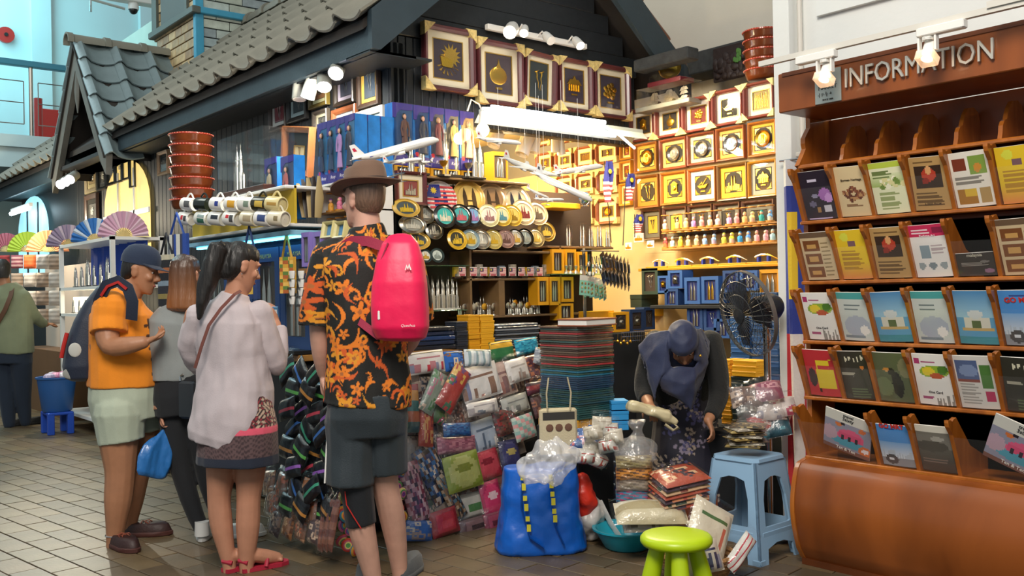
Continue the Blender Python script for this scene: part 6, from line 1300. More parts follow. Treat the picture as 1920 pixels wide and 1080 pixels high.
casebox('X', 5.42, 1192, 158, 1290, 202, .16, 'long clear case with three silver sailing ships on top of the frames', '#8a8a80', 'ships')
casebox('X', 5.42, 1216, 98, 1274, 158, .14, 'clear case with a gold plate on a maroon base, above the ship case', '#6a1f28', 'plate')
c, w, h, rz = rect_on('X', 5.86, 1336, 83, 1405, 148); o = thing('carved_panel', 'dark carved wooden relief panel under the beam', 'panel', tuple(c), rz)
B().box((-w/2, 0, -h/2), (w/2, .03, h/2), ch=.004).ob('board', mat('black brown carving', '#2c1f1c', .6, bump=.5, bs=30), o); b = B()
for k in range(26): b.ell((RNG.uniform(-w*.42, w*.42), -.004, RNG.uniform(-h*.45, h*.2)), (RNG.uniform(.02, .05), .02, RNG.uniform(.02, .06)), 8, 6)
b.ob('carving', mat('black brown carving'), o, True); B().box((w/2, -.01, -h/2), (w/2+.025, .03, h/2)).ob('pale_edge', WHITEP, o); b = B()
for k in range(9): b.ell((w*.2+RNG.uniform(-.03, .03), -.02, RNG.uniform(-h*.1, h*.25)), (.014, .006, .02), 8, 6)
b.ob('green_leaves', mat('leaf green', '#4a7a34', .6), o)
def bowl(loc, r, h, label, group, tx=0):
    o = thing('lacquer_bowl', label, 'bowl', tuple(loc), 0, group)
    B().lathe([(r*.02, 0), (r*.80, 0), (r*.86, h*.08), (r*.96, h*.4), (r*1.0, h*.82), (r*1.03, h*.9), (r*1.03, h), (r*.96, h), (r*.8, h*.5), (r*.1, h*.2)], 28).ob('bowl_body', mat('brown lacquer', '#7a3c1c', .22, var=.35, vs=7, coat=.6), o, True)
    B().lathe([(r*1.0, h*.84), (r*1.045, h*.88), (r*1.045, h*1.01), (r*.95, h*1.01)], 28).ob('red_rim', mat('red lacquer rim', '#b43a26', .3, coat=.5), o, True)
    b = B(); [b.ell((r*1.05*math.cos(a), r*1.05*math.sin(a), h*.95), .0045, 5, 4) for a in np.arange(0, 2*PI, PI/22)]; b.ob('rim_beads', mat('pink bead', '#e08a70', .4), o); return o
for k in range(5):
    P = pX(1433-k*.8, 146-k*18, 5.75); bowl((5.75, P[1], P[2]-.02), .135, .075, 'red rimmed lacquer bowl in the stack beside the pillar, %s' % ORDT[4-k], 'lacquer bowls by the pillar')
# ------------------------------------------------------------------ stall furniture along the gable
TBW = mat('stall table cloth', '#15181c', .9)
def slabthing(name, label, cat, a, b_, m, ch=.004, group=None): o = B().box(a, b_, ch=ch).ob(name, m); return tag(o, label, cat, group)
tb = thing('stall_table', 'dark skirted stall table under the front goods', 'table', (3.0, 4.8, 0))
B().box((-.42, -.28, .93), (.98, .14, .97), ch=.004).ob('table_top', SHW, tb); B().box((-.38, -.24, .06), (.94, .12, .93)).ob('skirt', TBW, tb)
for x in (-.36, .92):
    for y in (-.22, .1): B().box((x-.02, y-.02, 0), (x+.02, y+.02, .06)).ob('leg', BLACK, tb)
tb2 = thing('stall_table', 'dark side table along the kiosk facade', 'table', (2.92, 5.9, 0))
B().box((-.30, -.7, .93), (.36, 1.9, .97), ch=.004).ob('table_top', SHW, tb2); B().box((-.26, -.66, .06), (.32, 1.86, .93)).ob('skirt', TBW, tb2)
for x in (-.24, .3):
    for y in (-.6, 1.8): B().box((x-.02, y-.02, 0), (x+.02, y+.02, .06)).ob('leg', BLACK, tb2)
SY = 4.96      # front of the shelf unit on the gable
def zY(px, py, Y=SY): return pY(px, py, Y)[2]
UW = wood('unit wood', '#5c4630', '#80643f', .5, 4, (1, 1, 1), .05, .05); YB = '#d99a14'
un = thing('shelf_unit', 'wooden shelf unit full of pewter souvenirs below the gable', 'shelf', (3.36, SY, 0))
def bd(x0, x1, z, d0=0, d1=.22, th=.014, m=UW, nm='shelf_board'): B().box((x0-3.36, d0, z-th), (x1-3.36, d1, z), ch=.002).ob(nm, m, un)
Zs = {k: zY(px, py) for k, px, py in (('top', 850, 333), ('mid', 900, 428), ('low', 930, 470), ('card', 930, 522), ('cub', 930, 592), ('gl', 790, 497), ('gl2', 790, 583), ('right', 1080, 462), ('yr', 1060, 514))}
xR = pY(1190, 450, SY)[0]
bd(3.34, 4.25, Zs['top']); bd(3.75, 4.35, Zs['mid'], .06, .2); bd(3.75, 4.55, Zs['low']); bd(3.70, 4.55, Zs['card']); bd(3.70, 4.75, Zs['cub'])
bd(3.36, 3.74, Zs['gl'], th=.006, m=glass('green shelf glass', (.75, .95, .8), .1, .1, body=(.4, .8, .5)), nm='glass_shelf'); bd(3.36, 3.70, Zs['gl2'], th=.006, m=MATS['green shelf glass'], nm='glass_shelf')
bd(4.40, 5.05, Zs['right']); bd(4.45, 4.95, Zs['yr'], th=.006, m=MATS['green shelf glass'], nm='glass_shelf')
for x, z1 in ((3.36, Zs['top']), (3.73, Zs['low']), (4.52, Zs['right'])): B().box((x-3.36-.008, .0, .84), (x-3.36+.008, .22, z1)).ob('upright', UW, un)
xd = pY(941, 555, SY)[0]; B().box((xd-3.36-.025, 0, Zs['cub']), (xd-3.36+.025, .22, Zs['card']-.014)).ob('cubby_divider', UW, un)
B().box((.0, .22, .84), (1.68, .235, Zs['top']-.02)).ob('back_panel', mat('dark back panel', '#3a2c22', .8), un)
# boxed dolls under the first frames
px5 = [(738, 776), (777, 806), (807, 835), (836, 863), (864, 891)]; DD = ['#5a3a34', '#2c3448', '#6a3038', '#c9a860', '#d89a88']; HN = ['brown', 'dark blue', 'maroon', 'golden', 'pale pink']; BGC = ['#244a78', '#1f3f70', '#4a4a58', '#6a6458', '#a88a60']
zb = zY(800, 313, 4.98)
for i, (x0, x1) in enumerate(px5):
    a, c_ = pY(x0, 250, 4.98), pY(x1, 250, 4.98); w = c_[0]-a[0]
    dollbox(((a[0]+c_[0])/2, 4.99, zb+.0), 'boxed doll in a %s dress below the gable, %s' % (HN[i], nth(i, 5)), w-.004, .09, .385, 0, dress=DD[i], bgc=BGC[i], hair=['#1d1512', '#1d1512', '#b08a50', '#1a1412', '#caa070'][i], group='boxed dolls below the gable pictures')
    wbox(((a[0]+c_[0])/2, 4.985, Zs['top']+.001), w-.008, .09, zb-Zs['top']-.004, 'yellow window box under the boxed dolls, %s of five' % nth(i, 5), YB, 'towers', group='yellow boxes under the dolls')
# tall twin tower models on the upper shelf
for i, (px, yt, yb_, n, dy, nm) in enumerate(((778, 246, 331, 1, 0, 'slim silver tower model, leftmost on the upper shelf'), (799, 242, 331, 1, 0, 'slim silver tower model, second on the upper shelf'), (852, 214, 334, 2, .02, 'tallest silver twin tower model on the upper shelf'), (904, 262, 338, 2, -.02, 'short silver twin tower model beside the yellow box'))):
    P = pY(px, yb_, SY-.02+dy); h = pY(px, yt, SY-.02+dy)[2]-Zs['top']; towers((P[0], SY+.03+dy, Zs['top']+.001), h, nm, n, rs=.85 if n == 1 else .72)
for i, (px, cl, nm) in enumerate(((839, GOLD, 'gold'), (885, PEWTER, 'pewter'))):
    P = pY(px, 328, SY-.04); o = thing('goblet', 'small glass goblet with a %s stem on the upper shelf' % nm, 'goblet', (P[0], SY+.0, Zs['top']+.012)); B().lathe([(.026, 0), (.008, .006), (.005, .05), (.022, .065), (.03, .09)], 14).ob('stem', cl, o, True); B().lathe([(.03, .088), (.034, .115), (.034, .15)], 14, cap=False).ob('cup', GLASS, o, True); B().lathe([(.05, -.011), (.045, 0)], 6).ob('foot', mat('base #2a2420', '#2a2420', .35), o)
P = pY(943, 345, SY); h = zY(943, 283)-Zs['top']; wbox((P[0], SY+.02, Zs['top']+.001), .125, .10, .20, 'yellow box with a brown towers window at the end of the upper shelf', YB, 'towers', panel='#6a5a48', win=.08)
picture('Y', SY-.02, 740, 322, 796, 385, 'small maroon framed picture of twin towers on red, beside the plates', '#5a1f20', '#e8dcc0', '#8a2a2c', 'towers', PEWTER, fw=.1, mw=.16)
# plates: (px, py centre, radius px, rim, well, art, label)
PL = [(830, 370, 33, '#d8d0cc', '#ddd6d0', '#2c3a7a', 'large flag plate with red stripes', 'two', 0), (884, 369, 33, '#c9a04a', '#d9b664', '#5a4630', 'large golden plate with grey towers', 'two', 0), (928, 372, 31, '#a88a64', '#8a6c4c', '#4a3a2c', 'large brown lace patterned plate', 'two', 0), (972, 376, 31, '#d0b88a', '#dcc8a0', '#3a3a4a', 'large cream plate with script', 'two', 0), (985, 398, 25, '#d8c49a', '#e6d6b4', '#8a3a38', 'cream plate with a red flower, right of the gold plates', 'sky', .04), (1010, 400, 23, '#c0a882', '#b8a48a', '#6a5a4a', 'sand coloured lace plate at the right end', 'sky', .03),
      (837, 405, 23, '#1f1c1a', '#3ab0a8', '#e8e0c8', 'black rimmed turquoise plate', 'sky', .10), (867, 404, 22, '#1f1c1a', '#48a8a8', '#d8707a', 'black rimmed plate with a pink scene', 'sky', .09), (889, 405, 21, '#241f1c', '#7aa8d0', '#c08ac0', 'black rimmed pale blue plate', 'sky', .08), (919, 404, 22, '#e4d8a8', '#ece4d8', '#b88a8a', 'white plate with a gold edge', 'sky', .10), (943, 404, 21, '#d8b440', '#e8dcb0', '#6aa0b0', 'gold plate with a blue scene', 'sky', .09), (963, 404, 21, '#cfa838', '#e0c868', '#a8842c', 'yellow gold plate in the middle row', 'sky', .08),
      (859, 449, 20, '#d8b030', '#2c2818', '#e0bc3c', 'gold and black plate in the lower row', 'sky', .10), (884, 449, 19, '#8aa0a8', '#c8c090', '#d0a830', 'blue grey gilt plate in the lower row', 'sky', .09), (905, 449, 19, '#c4c0b4', '#b4b0a6', '#d8d4c8', 'silver plate in the lower row', 'sky', .09), (927, 449, 19, '#c8b468', '#d0bc70', '#e0b838', 'pale gold plate in the lower row', 'sky', .09), (951, 448, 18, '#a88478', '#b8948a', '#7a5850', 'copper pink plate in the lower row', 'sky', .09), (969, 447, 18, '#3a3630', '#dcd8c4', '#d0a848', 'black rimmed white plate in the lower row', 'sky', .08), (987, 446, 18, '#38342e', '#ccd0c4', '#a8a89c', 'dark rimmed silver plate in the lower row', 'sky', .08), (1007, 446, 18, '#8a7850', '#dcc890', '#d0b050', 'bronze rimmed plate in the lower row', 'sky', .07), (1027, 434, 19, '#a5802c', '#4a3c20', '#e0bc50', 'dark bronze plate at the end of the rows', 'sky', .06),
      (782, 481, 13, '#c9c4b8', '#b8b4a8', '#8a8478', 'small silver coaster plate on the glass shelf', 'sky', .10), (799, 480, 13, '#3a4a4c', '#dcd8c8', '#d0a848', 'small gilt plate on the glass shelf', 'sky', .09), (821, 479, 14, '#3c4a48', '#ccd4c8', '#98a098', 'small pale plate on the glass shelf', 'sky', .09), (800, 402, 18, '#b8b4a4', '#a8a498', '#d0ccc0', 'round pewter plate peeping out behind the ovals', 'sky', -.02), (816, 432, 18, '#b4b0a4', '#a09c90', '#ccc8bc', 'second pewter plate behind the ovals', 'sky', -.02)]
for i, (px, py, r, rim, well, art, nm, kd, dy) in enumerate(PL):
    Y = SY-.0-dy; P = pY(px, py+r, Y); rr = r*(P@fwd-0)/FPX*1.03; plate((P[0], Y, P[2]), rr, nm, rim, well, art, kind=kd, seed=i, metal='silver' in nm or 'pewter' in nm, rz=-.15)
    if i == 0:
        fp = [q for q in C.objects if q.get('label') == nm][0]; b = B()
        for k in range(6): zz = rr*(.35+.24*k); hw_ = math.sqrt(max(rr*rr*.95-(zz-rr)**2, 0)); b.box((-hw_, -.0135, zz), (hw_, -.0105, zz+rr*.11), '#b8343c')
        b.prism([(-rr*.9, rr*1.0), (0, rr*1.0), (0, rr*1.75), (-rr*.62, rr*1.72)], -.0155, -.0125, '#2a2f7a'); b.prism(star(9, rr*.12, rr*.22, -rr*.42, rr*1.38), -.0175, -.0145, '#e0c030'); b.ob('flag_print', VCG, fp)
for k, (px, py, well, art, nm) in enumerate(((764, 388, '#3c464a', '#d8b438', 'top oval dark dish with a golden skyline'), (776, 419, '#a8a498', '#c8c4b8', 'middle oval pewter dish with a skyline'), (784, 449, '#3a464c', '#d8b438', 'bottom oval dark dish with a golden skyline'))):
    Y = SY-.12+.02*k; P = pY(px, py+20, Y); plate((P[0], Y, P[2]), .061, nm, '#c9a446' if k != 1 else '#b0aca0', well, art, oval=1.55, group='oval dishes', metal=k == 1, rz=-.1, tilt=.35)
# globe, bracket shelf, aeroplanes
P = pY(1053, 384, 5.05); slabthing('bracket_shelf', 'yellow wooden bracket shelf holding the model aeroplanes', 'shelf', (P[0]-.13, 5.0, P[2]-.03), (P[0]+.14, 5.2, P[2]+.01), mat('card '+YB, YB, .55)); zsh = P[2]+.01
P = pY(1096, 371, 4.98); o = thing('globe', 'small desk globe with green land on a clear stand', 'globe', tuple(P)); B().ell((0, 0, 0), .042, 18, 12).ob('sphere', mat('ocean and land', '#26507a', .3, var=.8, vs=22, coat=.4), o, True); b = B(); [b.ell((.036*math.cos(a)*math.cos(t), .036*math.sin(a)*math.cos(t), .036*math.sin(t)), (.017, .017, .014), 8, 6) for a, t in ((-1.6, .4), (-2.4, -.2), (-1.0, .1), (-1.9, -.6), (-2.9, .5))]; b.ob('land', mat('land green', '#5a8a4a', .5), o, True); B().tube([(.052*math.cos(a), 0, .052*math.sin(a)) for a in np.linspace(-2.4, 1.0, 12)], .003, 6).ob('meridian_arm', CHROME, o, True); B().lathe([(.03, -.062), (.03, -.056), (.008, -.05)], 14).ob('stand', CHROME, o, True)
AER = [(742, 281, 4.75, .44, 2, 14, '#3a4a9a', '#c23048', 'large white airliner model with purple stripe in front of the dolls', .12, 0), (755, 302, 4.7, .20, -10, 4, '#c02c34', '#c02c34', 'small red airliner model below the large white one', .10, 0), (790, 304, 4.8, .14, 150, 6, '#2c3a7a', '#c23038', 'tiny dark airliner model on a chrome arc', .07, 0), (985, 312, 5.5, .30, -20, -22, '#dcd8d0', '#c23038', 'white airliner model diving over the plates', 0, 0), (1012, 322, 5.6, .26, 170, 16, '#e0dcd4', '#c23038', 'second white airliner model behind the plates', 0, 0), (1055, 350, 5.2, .36, -12, -26, '#d8d4cc', '#5a5a60', 'slender delta wing airliner model beside the globe', 0, 1), (1085, 318, 5.7, .30, 5, 9, '#d85a28', '#c23038', 'white and orange airliner model deep inside the shop', 0, 0), (935, 264, 5.35, .26, -10, -8, '#b02c30', '#b02c30', 'red bellied airliner model below the can spotlights', 0, 0), (1020, 335, 5.3, .14, 0, -30, '#b83a28', '#b83a28', 'tiny red airliner model above the bracket shelf', 0, 0), (1008, 362, 5.25, .14, 0, -25, '#b83a28', '#b83a28', 'tiny red airliner model right of the cream plate', 0, 0), (1030, 374, 5.1, .16, 10, 0, '#2a4ab0', '#2a4ab0', 'small white airliner model with blue tail on the bracket shelf', .03, 0)]
for px, py, D, L, yw, pt, st, be, nm, sd, cc in AER: plane(pD(px, py, D), L, nm, YAW*-1+math.radians(yw), math.radians(pt), math.radians(14), st, be, sd, concorde=bool(cc), body='#efece4')
# hanging threads for the flying models are the two poles with flags
FLG = ['#c8404a', '#e8e0d8']
for k, (x0, y0, x1, y1, bx, by) in enumerate(((1133, 302, 1143, 380, 1146, 455), (1174, 325, 1181, 376, 1168, 460), (1190, 402, 1196, 436, 1190, 445))):
    Y = 5.02-.03*k; tp, bt = pY(x0, y0, Y), pY(bx, by, Y); o = thing('table_flag', 'small striped flag with blue canton on a thin pole, %s' % ['tallest, left', 'second', 'short folded one by the dolls'][k], 'flag', tuple(bt)); v = tp-bt
    B().tube([(0, 0, 0), v], .0035, 6).ob('pole', BLACK, o); q = (pY(x1, y1, Y)-tp); nu, nv = 6, 16; c = np.zeros((nv, nu, 3))
    for j in range(nv): c[j] = lin(FLG[j % 2])
    c[nv//2:, :] = np.where(np.arange(nv//2, nv)[:, None, None]*0+np.arange(nu)[None, :, None] < 9, np.array(lin('#2a2f7a')), c[nv//2:, :]); hgt = abs(q[2])
    b = B().grid(.075, hgt, nu, nv, lambda u, v_: .02*np.sin(u*8+v_*4), c, t=T(tuple(v+np.array([.03, -.01, -hgt])))); b.ob('flag_cloth', VCF, o); b = B().ell(tuple(v+np.array([.035, -.025, -hgt*.25])), (.018, .004, .018), 10, 6); b.ob('yellow_crescent', mat('flag yellow', '#e0c030', .7), o)
# right glass shelf: cased towers
for i, px in enumerate((1066, 1092, 1108, 1124, 1140)):
    Y = SY+.08; P = pY(px, 460, Y); towers((P[0], Y, Zs['right']+.001), .155+.02*(i % 2), 'pewter twin towers in a clear case, %s on the right shelf' % nth(i, 5), 2, base='#3a2620', case=True, rs=.62, group='cased towers on the right shelf')
# row of crystal blocks and the yellow boxes
xs = np.linspace(860, 1028, 9)
for i, px in enumerate(xs):
    P = pY(px, 498, SY+.03); z0 = Zs['card']+.075; o = thing('souvenir_block', 'small clear souvenir block with a skyline, %s above the flag cards' % nth(i, 9), 'souvenir', (P[0], SY+.04, Zs['card']+.001), 0, 'souvenir blocks on the narrow shelf'); h = .075+.02*((i*7) % 3)/2
    B().box((-.028, 0, 0), (.028, .03, .012), ch=.002).ob('plinth', mat('base #3a2620', '#3a2620', .35), o); B().box((-.026, .002, .012), (.026, .028, h), ch=.002).ob('block', mat('block print %d' % (i % 3), ['#c9a030', '#8a98a8', '#b8b0a0'][i % 3], .2, coat=.5, var=.4, vs=40), o); b = B(); skyline(b, .045, h*.5, .014, .001, .002, 5, i); b.ob('relief', PEWTER, o)
for i, px in enumerate((867, 888, 907, 925, 943, 961, 978, 995, 1012)):
    P = pY(px, 510, SY-.015); o = thing('flag_keyring_card', 'flag key ring card on the shelf edge, %s of nine' % nth(i, 9), 'card', tuple(P), RNG.uniform(-.1, .1), 'flag key ring cards'); w = .056; h = .052
    c = np.zeros((9, 10, 3)); c[:] = lin('#e0d0ca'); c[2:9:2] = lin('#cf7880'); c[5:, :5] = lin('#2c3058'); c[6:8, 1:3] = lin('#d8c050'); c[0:2, 1:9] = lin('#b85a60'); b = B().grid(w, h, 10, 9, None, c, t=T((0, 0, -h/2))); b.ob('card_print', VCG, o); B().box((-w/2, .0005, -h/2), (w/2, .002, h/2+.006), '#d8d0c8').ob('card_back', VC, o)
for i, (x0, y0, x1, y1) in enumerate(((1035, 466, 1058, 513), (1060, 466, 1081, 513), (1083, 471, 1102, 514), (1008, 518, 1029, 572), (1031, 518, 1051, 572), (1053, 518, 1076, 566), (1048, 568, 1076, 600))):
    Y = SY-.02+.0*i; c, w, h, rz = rect_on('Y', Y, x0, y0, x1, y1); z = c[2]-h/2; wbox((c[0], Y, z), w-.004, .10, h-.004, 'yellow window box of the right hand pile, %s' % ['upper left', 'upper middle', 'upper right', 'middle left', 'middle', 'middle right', 'lowest'][i], YB, 'towers', group='yellow boxes right of the unit')
# pewter trinkets: cubby, glass shelf
tk = 0
def trinket(px, Y, z, kind, h, where):
    global tk; tk += 1; x = pY(px, 540, Y)[0]
    if kind == 't': return towers((x, Y, z), h, 'little pewter twin towers, '+where, 2, rs=.8, group='little pewter towers', base='#8a8478')
    o = thing('pewter_trinket', 'small round pewter trinket on a stand, '+where, 'souvenir', (x, Y, z), 0, 'pewter trinkets'); B().lathe([(.016, 0), (.014, .008), (.004, .012), (.004, .03)], 12).ob('foot', PEWTER, o, True); B().lathe([(.004, 0), (.022, .002), (.024, .006), (.016, .009)], 16, t=T((0, 0, h*.6), rx=PI/2)).ob('medal', GOLD if tk % 3 == 0 else PEWTER, o, True)
wh = ['left cubby, back', 'left cubby, front', 'right cubby, back', 'right cubby, front']
for c0, c1, w0 in ((858, 930, 0), (952, 1004, 2)):
    for i, px in enumerate(np.linspace(c0, c1, 9)): trinket(px, SY+.14, Zs['cub']+.001, 't' if i % 2 else 'm', .10+.03*(i % 3)/2, '%s, %s of nine' % (wh[w0], nth(i, 9)))
    for i, px in enumerate(np.linspace(c0+3, c1+4, 9)): trinket(px, SY+.05, Zs['cub']+.001, 'm' if i % 2 else 't', .08+.02*(i % 2), '%s, %s of nine' % (wh[w0+1], nth(i, 9)))
for i, px in enumerate(np.linspace(798, 854, 7)): towers((pY(px, 570, SY+.06)[0], SY+.06, Zs['gl2']+.001), .20+.02*(i % 2), 'pale small twin towers on the lower glass shelf, %s' % nth(i, 7), 2, rs=.5, base='#c8c4b8', group='towers on the lower glass shelf')
for i, px in enumerate((1062, 1070, 1080, 1090, 1098)): o = thing('bell_trinket', 'tiny silver bell trinket before the yellow boxes, %s' % nth(i, 5), 'souvenir', (pY(px, 512, SY-.06)[0], SY-.06, Zs['yr']+.001), 0, 'tiny silver bells'); B().lathe([(.02, 0), (.016, .012), (.006, .022), (.004, .03), (.012, .045), (.012, .055), (.002, .06)], 12).ob('bell', PEWTER, o, True)
bd(4.42, 4.95, Zs['yr'], -.12, 0, .006, MATS['green shelf glass'], 'glass_shelf')
# ---- goods lying on the table
def stackY(px0, px1, ytop, ybot, Y, n, cols, label, d=.16, grp=None, cat='box', nm='gift_box', jit=.006, rz=0, soft=False):
    c, w, h, _ = rect_on('Y', Y, px0, ytop, px1, ybot); z0 = c[2]-h/2; hh = h/n
    for i in range(n):
        lab = label if '%s' not in label else label % (ORDT[n-1-i] if n-1-i < 12 else 'low in the pile')
        cl = cols[i % len(cols)] if len(cols) < n else cols[i]
        if soft:
            o = tag(B().box((-w/2, 0, 0), (w/2, d, hh*.86), ch=min(hh*.3, .004)).ob(nm, FILM if 0 else mat('soft '+cl, cl, .35, coat=.6, bump=.5, bs=30), None, t=T((c[0]+RNG.uniform(-jit, jit), Y+RNG.uniform(-jit, jit), z0+i*hh), rz+RNG.uniform(-.03, .03))), lab, cat, grp)
        else: crate((c[0]+RNG.uniform(-jit, jit), Y+RNG.uniform(-jit, jit), z0+i*hh), w, d, hh*.98, lab, cl, rz+RNG.uniform(-.02, .02), grp, nm, cat)
stackY(768, 854, 612, 656, 4.56, 5, ['#1c222c', '#1a2a44', '#1e3c6a', '#1a2a44', '#22262c'], 'black and blue wrapped wallet in the pile by the tall man, %s', .16, 'wrapped wallets', 'wallet', 'wallet', soft=True)
stackY(857, 878, 603, 655, 4.58, 6, ['#20242c', '#262c38'], 'slim dark gift box, %s of its pile', .12, 'slim dark boxes')
stackY(879, 900, 590, 658, 4.60, 6, [YB], 'yellow gift box in the left yellow pile, %s', .12, 'yellow boxes on the table')
stackY(902, 927, 590, 655, 4.60, 6, ['#e0a41c'], 'yellow gift box in the right yellow pile, %s', .12, 'yellow boxes on the table')
stackY(930, 1012, 606, 655, 4.60, 11, ['#8a8f96', '#3a3f48', '#6a7078', '#2c3038'], 'silver grey wrapped card wallet, %s', .14, 'grey wrapped wallets', 'wallet', 'wallet', .012, soft=True)
P = pD(1110, 604, 5.3); o = thing('photo_album', 'thick brown leather photo album on top of the placemat pile', 'album', (P[0]+.02, P[1]-.06, P[2]-.02), .2); B().box((-.15, 0, 0), (.15, .2, .008), ch=.002).ob('cover', mat('tan leather', '#8a4a2c', .35, coat=.4), o); B().box((-.145, .004, .008), (.14, .196, .034)).ob('pages', WHITEP, o); B().box((-.15, 0, .034), (.15, .2, .042), ch=.002).ob('cover', mat('tan leather'), o)
ztop = P[2]-.022
# placemat pile (rotated block standing on yellow boxes)
cp_ = pD(1083, 700, 5.2); ztop = pD(1083, 612, 5.2)[2]; zb0 = pD(1083, 788, 5.2)[2]; N_ = 44; hh = (ztop-zb0)/N_
PC = ['#2f5a58']*6+['#31504c', '#2a4f5a']*4+['#27405a', '#2f4a62']*3+['#2d6f8a', '#3a5a50']*2+['#3c4a3c', '#a8383a', '#5a4438', '#6a5a4c']*2+['#4a3a34', '#6a6054', '#a83c40', '#5c4a42', '#3f5a58', '#6a5648']*2+['#3a7a9a', '#8a4a3a']
for i in range(N_):
    cl = PC[min(i, len(PC)-1)]; cn = 'teal green' if i < 14 else 'blue' if i < 24 else 'brown and red' if i < 42 else 'copper'
    tag(B().box((0, 0, 0), (.28, .31, hh*.8), ch=.001).ob('placemat', mat('soft '+cl, cl, .35, coat=.6, bump=.5, bs=30), None, t=T((cp_[0]+RNG.uniform(-.004, .004), cp_[1]+RNG.uniform(-.004, .004), zb0+i*hh), RNG.uniform(-.02, .02))), '%s wrapped placemat, %d%s from the bottom of the tall pile' % (cn, i+1, {1: 'st', 2: 'nd', 3: 'rd'}.get((i+1) % 10 if i not in (10, 11, 12) else 0, 'th')), 'placemat', 'placemats in the tall pile')
for i in range(3): crate((cp_[0]+.05+.09*i, cp_[1]+.01, zb0-.05), .085, .2, .048, 'yellow box under the placemat pile, %s' % nth(i, 3), YB, group='yellow boxes under the placemats')
lt = slabthing('low_stand', 'dark low stand carrying the placemats', 'stand', (cp_[0]-.02, cp_[1]-.02, 0), (cp_[0]+.3, cp_[1]+.33, zb0-.052), TBW)
# wire basket, boxes and small goods right of the pile
for i, (x0, y0, x1, y1, col, Y, ins, nm) in enumerate(((1107, 583, 1152, 622, YB, 4.85, None, 'yellow box on the counter behind the album'), (1150, 585, 1180, 622, YB, 4.8, 'clock', 'yellow window box with a pewter ornament'), (1182, 580, 1208, 622, '#20365a', 4.8, 'clock', 'navy window box with a pewter ornament'), (1208, 576, 1228, 618, '#20365a', 4.8, 'keris', 'narrow navy box beside the headscarf'), (1203, 552, 1235, 576, '#26382f', 4.95, None, 'dark green box under the hanging cards'), (1228, 574, 1262, 592, YB, 4.95, None, 'yellow box left above the headscarf'), (1255, 570, 1285, 590, YB, 5.0, None, 'yellow box above the headscarf'), (1282, 590, 1318, 612, YB, 5.05, None, 'yellow box right of the headscarf'))):
    c, w, h, _ = rect_on('Y', Y, x0, y0, x1, y1)
    if ins: wbox((c[0], Y, c[2]-h/2), w, .09, h, nm, col, ins)
    else: crate((c[0], Y, c[2]-h/2), w, .12, h, nm, col)
zc = pY(1190, 622, 4.8)[2]; slabthing('back_counter', 'dark counter behind the stallholder', 'counter', (4.35, 4.78, 0), (5.18, 4.95, zc-.003), TBW)
wb = thing('wire_basket', 'white wire basket edge beside the headscarf', 'basket', (pY(1190, 620, 4.62)[0], 4.62, zc-.03)); b = B(); [b.tube([(-.13, 0, z), (.16, 0, z)], .003, 5) for z in (-.02, .01, .04)]; [b.tube([(x, 0, -.03), (x, 0, .045)], .002, 5) for x in np.linspace(-.13, .16, 14)]; [b.tube([(x, 0, z), (x, .16, z)], .003, 5) for x in (-.13, .16) for z in (-.02, .04)]; b.ob('wires', CHROME, wb)
for i in range(5): o = thing('gold_bell', 'tiny golden bell on a thread hanging under the wire basket, %s' % nth(i, 5), 'bell', tuple(pY(1158+i*6, 640+4*(i % 2), 4.6)), 0, 'golden bells'); B().ell((0, 0, 0), .011, 10, 8).ob('bell', GOLD, o, True); B().tube([(0, 0, .01), (.004, 0, .05)], .0012, 5).ob('thread', GOLD, o)
# hanging key ring cards: mint ones and the black fan of blister cards
hk = thing('hook_post', 'grey perforated post carrying the hanging cards', 'post', (pY(1100, 560, 4.70)[0], 4.72, .0)); zt = pY(1100, 465, 4.7)[2]; B().box((-.012, -.004, 0), (.012, .004, zt), ch=.001).ob('upright', CHROME, hk); B().tube([(-.05, -.02, zt-.02), (.28, -.06, zt-.02)], .005, 6).ob('arm', CHROME, hk)
for i in range(6):
    P = pY(1098+i*7, 519+2*i, 4.64+.012*i); o = thing('magnet_card', 'mint green card of round magnets hanging on the post, %s of six' % nth(i, 6), 'card', tuple(P), .12*i, 'mint magnet cards', ry=.08-.05*i); w = .10; h = .125
    B().box((-w/2, 0, -h), (w/2, .003, -.025), '#8fd0bc').ob('card', VCG, o); B().box((-w/2, 0, -.025), (w/2, .003, .01), '#dcdcd6').ob('header', VCG, o); b = B(); [b.ell((-.03+.03*(k % 3), -.002, -.045-.028*(k//3)), (.009, .003, .009), 8, 5, ['#8a8a3a', '#a87a5a', '#7a6a58', '#c8b08a'][k % 4]) for k in range(9)]; b.ob('magnets', VC, o)
for i in range(16):
    px, py = 1128+(i % 8)*7, 474+(i//8)*24+(i % 8)*2; P = pY(px, py, 4.62+.012*(i % 8)+.03*(i//8)); o = thing('blister_card', 'black key ring blister card in the fanned bunch, %s, %s' % (['upper tier', 'lower tier'][i//8], nth(i % 8, 8)), 'card', tuple(P), .35+.04*(i % 8), 'black blister cards', ry=-.45); B().box((-.035, 0, -.13), (.035, .0025, 0), ['#23252b', '#3a3532', '#2c2f38'][i % 3]).ob('card', VCG, o); B().box((-.03, -.008, -.11), (.03, -.0075, -.02)).ob('blister', GLASS, o); B().tube([(0, -.005, -.03), (.004, -.006, -.06), (0, -.005, -.10)], .006, 6).ob('key_ring', PEWTER, o, True); B().box((-.035, -.001, -.13), (.035, .0, -.122), '#b8a898').ob('edge', VC, o)
